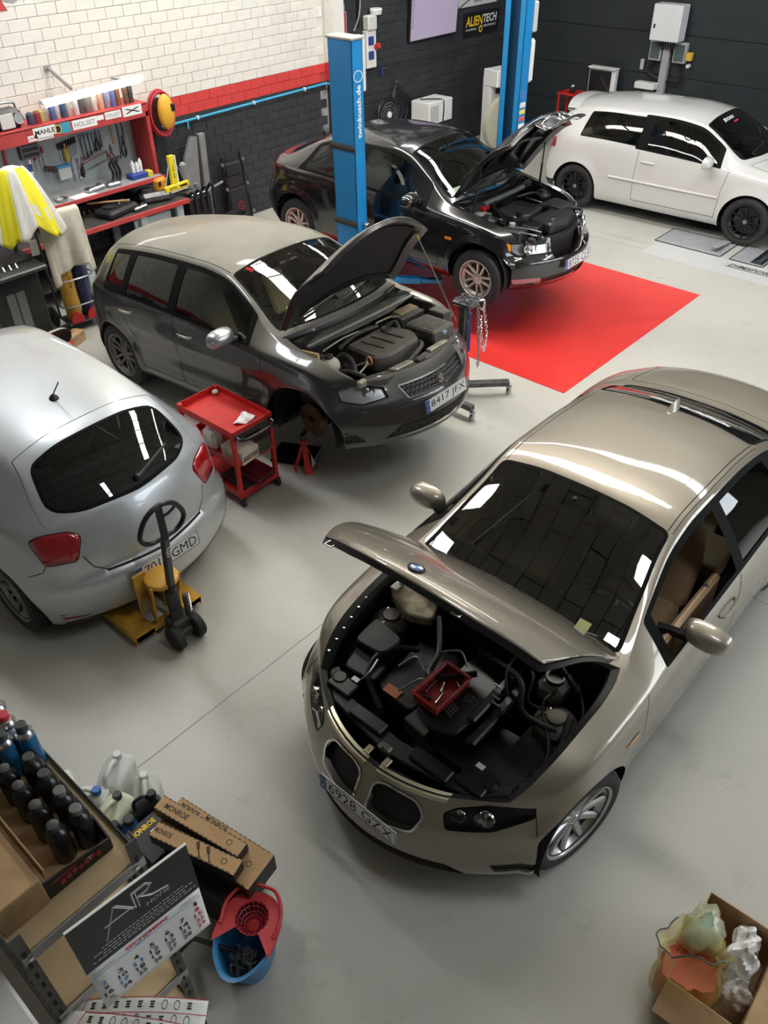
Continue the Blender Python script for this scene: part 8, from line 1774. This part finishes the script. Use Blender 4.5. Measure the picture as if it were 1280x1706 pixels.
# --- grey hatchback: dusty diesel bay
def bayle():
    R = rle; D = mat('bay_dustgrey', (.085, .078, .065), .7, var=.25, scale=10); D2 = mat('bay_dustdark', (.045, .042, .036), .65, var=.35, scale=12); AL = mat('dusty_alloy', (.30, .27, .22), .55, .5, var=.3, scale=12)
    # cowl and wiper tray
    slab(R, 'cowl_panel', [(1.14, -.66), (1.27, -.62), (1.33, -.2), (1.33, .3), (1.27, .64), (1.16, .66), (1.21, .3), (1.21, -.3)], .90, .955, D, r=.03); 
    for s in (-1, 1):
        m = MB()
        for k in range(14): m.box((1.20+.004*k, s*(.44+.014*k), .962), (.08, .005, .006))
        tag(m.build('cowl_grille', D2, R), kind='stuff')
    e = slab(R, 'engine_cover', [(1.36, -.30), (1.72, -.34), (1.80, -.22), (1.78, .14), (1.64, .24), (1.36, .20)], .70, .83, D, r=.05, b=.02)
    for y in (-.18, -.06, .06): q = MB(); q.box((1.56, y, .834), (.26, .012, .012), .004); q.build('rib', D2, e)
    q = MB(); q.lathe([(.055, .0), (.05, .012), (.04, .0), (.001, -.002)], 20, TM(1.44, .13, .832)); q.build('filler_recess', D2, e)
    q = MB(); q.text('TDI', .04, frame((1.44, -.06, .833), (0, 1, 0), (-1, 0, 0)), w=.09); q.build('lettering', mat('emboss_dust', (.22, .2, .17), .6), e)
    a = slab(R, 'air_filter_box', [(1.52, .26), (1.86, .24), (1.88, .50), (1.54, .54)], .68, .85, D, r=.03, b=.015)
    for k in range(8): q = MB(); q.box((1.57+.036*k, .38, .852), (.014, .20, .012), .003); q.build('rib', D, a)
    for k in range(10): q = MB(); q.box((1.60+.03*k, .235, .77), (.01, .012, .07), .002); q.build('clip', D2, a)
    slab(R, 'battery', [(1.32, .28), (1.48, .28), (1.50, .56), (1.32, .58)], .66, .87, D2, r=.015); slab(R, 'battery_lid', [(1.31, .34), (1.42, .33), (1.44, .56), (1.32, .58)], .87, .885, mat('lid_tan', (.16, .12, .06), .6), r=.02)
    slab(R, 'fuse_box', [(1.54, .56), (1.72, .54), (1.74, .64), (1.56, .68)], .74, .88, D, r=.015)
    q = MB(); q.sph((1.43, -.56, .77), (.085, .085, .075), 20, 12); t = q.build('coolant_tank', mat('tank_dusty', (.46, .42, .34), .6), R); q = MB(); q.lathe([(.036, 0), (.038, .03), (.03, .035), (.001, .035)], 18, TM(1.43, -.56, .83)); q.build('tank_cap', D2, t)
    q = MB(); q.lathe([(.03, 0), (.032, .025), (.001, .028)], 16, TM(1.86, .36, .80)); q.build('washer_cap', mat('cap_paleblue', (.20, .30, .42), .5), R)
    q = MB(); q.tube([(1.69+.028*math.cos(2*PI*k/16), -.37, .80+.035*math.sin(2*PI*k/16)) for k in range(16)], .008, 6, closed=True); q.build('dipstick_ring', mat('dip_copper', (.55, .22, .10), .5), R)
    slab(R, 'radiator_cover', [(1.80, -.60), (1.93, -.44), (1.99, 0), (1.93, .44), (1.80, .60), (1.76, .54), (1.85, .3), (1.88, 0), (1.85, -.3), (1.76, -.54)], .68, .745, D, r=.02)
    q = MB(); q.box((1.95, -.05, .755), (.06, .1, .03), .008); q.build('bonnet_latch', D2, R)
    slab(R, 'slam_block', [(1.86, -.34), (1.93, -.32), (1.94, -.12), (1.88, -.12)], .745, .765, AL, r=.01); slab(R, 'slam_block', [(1.88, .10), (1.94, .10), (1.93, .34), (1.87, .34)], .745, .765, AL, r=.01)
    hoses(R, 'hose', D2, [[(1.36, -.46, .74), (1.42, -.40, .80), (1.55, -.42, .78), (1.66, -.50, .72)], [(1.50, -.56, .72), (1.62, -.54, .76), (1.74, -.48, .72)], [(1.50, .22, .80), (1.42, .26, .84), (1.38, .20, .82)], [(1.74, .20, .76), (1.84, .10, .78), (1.88, -.1, .74)], [(1.32, -.34, .80), (1.30, -.1, .84), (1.34, .12, .84)]], .02)
    hoses(R, 'pipe', AL, [[(1.30, -.50, .84), (1.33, -.30, .88), (1.33, -.1, .87)], [(1.60, -.44, .76), (1.70, -.40, .80), (1.72, -.52, .76)], [(1.34, .1, .87), (1.37, .24, .88), (1.44, .3, .88)], [(1.78, .3, .74), (1.80, .42, .80), (1.86, .5, .76)]], .008)
    hoses(R, 'seal', mat('seal_grey', (.22, .21, .19), .6), [[(1.28, -.64, .93), (1.33, -.3, .955), (1.34, .2, .955), (1.29, .64, .93)], [(1.30, .66, .90), (1.5, .69, .87), (1.72, .66, .82)]], .012)
    for s in (-1, 1): dome(R, 'strut_top', 1.32, s*.58, .80, .08, D2)
    for k in range(16): rr = random.Random(k); q = MB(); x, y = rr.uniform(1.34, 1.84), rr.uniform(-.62, .62); q.box((x, y, .70+.05*rr.random()), (.04+.05*rr.random(), .04+.04*rr.random(), .06), .01); q.build('connector', D2 if k % 3 else AL, R)
    hood_frame(CLE, HOODLE, SATIN); h = CLE['hood_obj']; hx, hz = CLE['hinge']
    # insulation pad under the lid
    B = BLE; m = MB()
    def pad(u, v): X = 1.26+.60*u; P = B.top(np.array([X]), np.array([(v-.5)*1.55]))[0]; return (P[0]-hx, P[1], P[2]-hz-.03)
    m.grid(pad, 12, 16); m.build('insulation_pad', mat('hood_liner_black', (.012, .012, .012), .85), h)
    P0 = Vector((1.80, .62, .80)); a = CLE['hood_open']; Xl = B.top(np.array([1.78]), np.array([.86]))[0]; dx, dz = Xl[0]-hx, Xl[2]-hz-.04; tip = Vector((hx+dx*math.cos(a)-dz*math.sin(a), Xl[1], hz+dx*math.sin(a)+dz*math.cos(a)))
    q = MB(); q.tube([P0, tip], .006, 6); q.build('prop_rod', STEEL, R); q = MB(); q.cyl(tip, tip+(P0-tip).normalized()*.06, .009, n=8); q.build('prop_sleeve', mat('sleeve_yellow', (.7, .55, .08), .5), R)
    # grille mesh and badge
    gm = MB()
    for i in range(-8, 9):
        for j in range(3):
            y = .038*i+(.019 if j % 2 else 0); z = .572+.032*j
            if abs(y) > .30+.02*j: continue
            (s_, t_), = B.L([('f', y, z)]); P = B.low(np.array([s_]), np.array([t_]))[0]; V = [(P[0]-.012, P[1]+dy, P[2]+dz_) for dy, dz_ in ((-.02, 0), (0, .015), (.02, 0), (0, -.015))]; gm.tube(V, .003, 4, closed=True)
    tag(gm.build('grille_mesh', mat('mesh_steel', (.20, .20, .20), .4, .6), R), kind='stuff')
    (s_, t_), = B.L([('f', 0, .61)]); P = B.low(np.array([s_]), np.array([t_]))[0]; q = MB(frame((P[0]+.012, 0, .612), (0, 1, 0), (-.2, 0, 1))); q.text('S', .075, TM(0, 0, .002), w=.07, bold=.06); q.build('badge', CHROME, R)
    im = MB()
    for i in range(-14, 15):
        for j in range(3):
            y = .03*i+(.015 if j % 2 else 0); z = .272+.028*j
            if abs(y) > .44-.03*j: continue
            (s_, t_), = B.L([('f', y, z)]); P = B.low(np.array([s_]), np.array([t_]))[0]; im.tube([(P[0]-.008, P[1]+dy, P[2]+dz_) for dy, dz_ in ((-.014, 0), (0, .013), (.014, 0), (0, -.013))], .0025, 4, closed=True)
    tag(im.build('intake_mesh', mat('mesh_dusty', (.12, .11, .095), .6), R), kind='stuff')
    q = MB(); P = B.top(np.array([.95]), np.array([-.62]))[0]; q.lathe([(.001, .004), (.045, .004), (.048, 0)], 22, TM(P[0], P[1], P[2]) @ RM('Y', math.radians(26))); st = q.build('green_sticker', mat('sticker_green', (.35, .55, .08), .5), R); q = MB(); q.text('C', .05, TM(P[0], P[1], P[2]) @ RM('Y', math.radians(26)) @ TM(0, 0, .005) @ RM('Z', PI/2)); q.build('sticker_letter', INK, st)
bayle()
wd = MB(); wd.box((0, 0, 0), (.17, .022, .055), .003); o = wd.build('wood_wedge', mat('wood_pale', (.5, .33, .17), .7, var=.2)); tag(o, 'pale wooden wedge lying on the grey car wing beside the coolant tank', 'wedge')
o.matrix_world = Matrix.Translation(Vector(CLE['loc'])) @ RM('Z', CLE['rz']) @ RM('Y', -CLE['pitch']) @ TM(1.36, -.685, .895) @ RM('Z', .12)
# --- black three-door: black glossy bay
def bay46():
    R = r46; D = mat('bay_sheen', (.03, .03, .031), .32, var=.3, scale=12); D2 = mat('bay_black', (.010, .010, .011), .4); AL = mat('bay_alloy2', (.33, .33, .33), .35, .8)
    slab(R, 'cowl_panel', [(1.02, -.64), (1.10, -.60), (1.14, 0), (1.10, .60), (1.02, .64), (1.06, .3), (1.06, -.3)], .86, .91, D, r=.03)
    q = MB(); q.cyl((1.13, -.42, .90), (1.13, .35, .90), .028, n=14); q.build('filter_housing', mat('bay_silvergrey', (.25, .26, .27), .3, .5), R)
    e = slab(R, 'engine_cover', [(1.22, -.32), (1.50, -.38), (1.60, -.22), (1.56, .10), (1.22, .10)], .72, .84, D, r=.03, b=.015)
    for k in range(5): q = MB(); q.box((1.30+.05*k, .03, .845), (.02, .12, .012), .004); q.build('rib', D2, e)
    q = MB(); q.text('BMW', .035, frame((1.46, -.22, .842), (.3, 1, 0), (-1, .3, 0)), w=.10); q.build('lettering', AL, e); q = MB(); q.lathe([(.04, 0), (.042, .03), (.03, .035), (.001, .035)], 18, TM(1.52, -.31, .84)); q.build('oil_cap', D2, e)
    a = slab(R, 'air_box', [(1.60, -.22), (1.88, -.26), (1.92, .05), (1.86, .28), (1.62, .22)], .70, .81, D, r=.05, b=.02)
    q = MB(); q.lathe([(.001, .004), (.035, .004), (.038, 0)], 22, TM(1.80, -.08, .812)); q.build('badge', CHROME, a)
    slab(R, 'filter_box', [(1.40, .20), (1.68, .24), (1.72, .52), (1.44, .56)], .68, .80, D, r=.04, b=.02)
    slab(R, 'washer_tank', [(1.48, -.66), (1.74, -.62), (1.74, -.44), (1.50, -.46)], .66, .79, D, r=.03, b=.015); slab(R, 'ecu_box', [(1.62, -.44), (1.82, -.42), (1.80, -.26), (1.64, -.26)], .68, .80, D2, r=.03, b=.012)
    b = slab(R, 'battery', [(1.06, -.62), (1.24, -.62), (1.24, -.40), (1.06, -.40)], .70, .83, mat('battery_grey', (.42, .42, .40), .5, var=.5, scale=14), r=.02); q = MB(); q.box((1.12, -.39, .86), (.09, .11, .05), .012); q.build('terminal_cover', RED, b)
    for s in (-1, 1): dome(R, 'strut_tower', 1.28, s*.54, .80, .10, D2 if s > 0 else D)
    q = MB(); q.lathe([(.03, 0), (.033, .03), (.001, .034)], 16, TM(1.56, -.50, .79)); q.build('filler_cap', mat('cap_pale', (.5, .5, .5), .3), R)
    hoses(R, 'hose', D2, [[(1.14, -.2, .88), (1.22, -.36, .89), (1.36, -.42, .84), (1.48, -.48, .80)], [(1.20, .12, .86), (1.30, .3, .88), (1.42, .30, .84)], [(1.56, .12, .82), (1.64, .16, .84), (1.70, .24, .80)], [(1.74, .40, .78), (1.84, .46, .76), (1.88, .36, .72)]], .017)
    hoses(R, 'pipe', AL, [[(1.58, -.58, .80), (1.76, -.50, .80), (1.86, -.40, .76)], [(1.62, -.62, .78), (1.80, -.55, .77), (1.90, -.42, .72)], [(1.30, .16, .86), (1.40, .10, .88), (1.52, .14, .86)], [(1.78, .42, .78), (1.72, .54, .80), (1.60, .60, .78)]], .008)
    for k in range(18): rr = random.Random(40+k); x, y = rr.uniform(1.2, 1.88), rr.choice([-1, 1])*rr.uniform(.3, .62); q = MB(); q.box((x, y, .68+.08*rr.random()), (.03+.06*rr.random(), .03+.05*rr.random(), .06), .01); q.build('connector', (D, D2, AL)[k % 3], R)
    slab(R, 'slam_panel', [(1.78, -.58), (1.90, -.40), (1.95, 0), (1.90, .40), (1.78, .58), (1.74, .52), (1.84, .3), (1.88, 0), (1.84, -.3), (1.74, -.52)], .64, .69, D2, r=.02)
    hood_frame(C46, HOOD46, C46['hood_under']); h = C46['hood_obj']; hx, hz = C46['hinge']; B = B46
    def hp(X, s, d): P = B.top(np.array([X]), np.array([s]))[0]; return Vector((P[0]-hx, P[1], P[2]-hz+d))
    for (a0, a1) in (((1.2, -.5), (1.8, -.25)), ((1.2, .5), (1.8, .25)), ((1.2, 0), (1.85, 0)), ((1.5, -.7), (1.5, .7))): q = MB(); q.tube([hp(a0[0]+(a1[0]-a0[0])*k/6, a0[1]+(a1[1]-a0[1])*k/6, -.035) for k in range(7)], .022, 8); q.build('stiffening_rib', C46['hood_under'], h)
    for s in (-1, 1): q = MB(); tip = Vector((hx, 0, hz))+(RM('Y', -C46['hood_open']) @ hp(1.45, s*.9, -.04)); q.tube([Vector((1.16, s*.66, .86)), tip], .008, 8); q.tube([Vector((1.16, s*.66, .86)), (Vector((1.16, s*.66, .86))+tip)/2], .013, 8); q.build('gas_strut', SATIN, R)
    q = MB(); q.box((.93, -.50, 0), (.10, .24, .004), .001, M=None)
    P = B.top(np.array([.86]), np.array([-.70]))[0]; q = MB(TM(P[0], P[1], P[2]-.02) @ RM('Y', math.radians(27))); q.box((0, 0, 0), (.12, .22, .004), .001); q.build('dash_papers', PAPER, R)
bay46()
# --- lettering and stickers on the white car
P = BGO.top(np.array([.52]), np.array([-.45]))[0]; M = TM(P[0]+.04, P[1]+.1, P[2]+.012) @ RM('Y', math.radians(26.5)) @ RM('Z', PI/2)
q = MB(M); q.text('JEUCANN', .07, TM(0, 0, 0), w=.34, shear=.3, bold=.03); q.build('windshield_lettering', PAPER, rgo); q = MB(M); q.prism([(.02, -.085), (.16, -.085), (.19, -.06), (.05, -.06)], 0, .001); q.build('windshield_stripe', INKRED, rgo)
# sunshade strip stickers on the saloon rear window, roof fin, inspection sticker
P = B90.top(np.array([-.93]), np.array([0.]))[0]; q = MB()
q.grid(lambda u, v: (P[0]-.10+.20*u, .035*(1-2*v)*math.sin(PI*min(1, max(.0, (1-u)*.9)))**.6*1.0, P[2]-.01+.065*math.sin(PI*.5*(1-u))*(1-abs(1-2*v))**.8), 12, 8); q.build('roof_fin', TAUPE, r90, smooth=1.2)
q = MB(); q.grid(lambda u, v: tuple(B90.top(np.array([-1.04-.05*v+.012*math.sin(40*u)*v]), np.array([-.35+.95*u]))[0]+np.array([-.004, 0, .006])), 40, 4); q.build('peeling_film', mat('film_peel', (.55, .55, .53), .4, var=.5, scale=60), r90, smooth=.4)
P = B90.top(np.array([.86]), np.array([.62]))[0]; q = MB(TM(P[0], P[1], P[2]+.004) @ RM('Y', math.radians(25))); q.box((0, 0, 0), (.06, .07, .003), .001); q.build('inspection_sticker', mat('sticker_khaki', (.36, .36, .14), .6), r90)

# tan door cards of the saloon, seen through the lowered window
for sg in (1, -1):
    q = MB(); q.box((.30, sg*.765, .72), (.95, .05, .40), .02); q.box((.25, sg*.735, .74), (.5, .05, .06), .02); o = q.build('door_card', C90['seat'], r90); q = MB(); q.prism([(-.018, -.012), (.018, -.012), (0, .018)], 0, .002, M=frame((-.02, sg*.762, .923), (0, 1, 0), (-1, 0, 0))); q.build('lock_pin', SATIN, o)
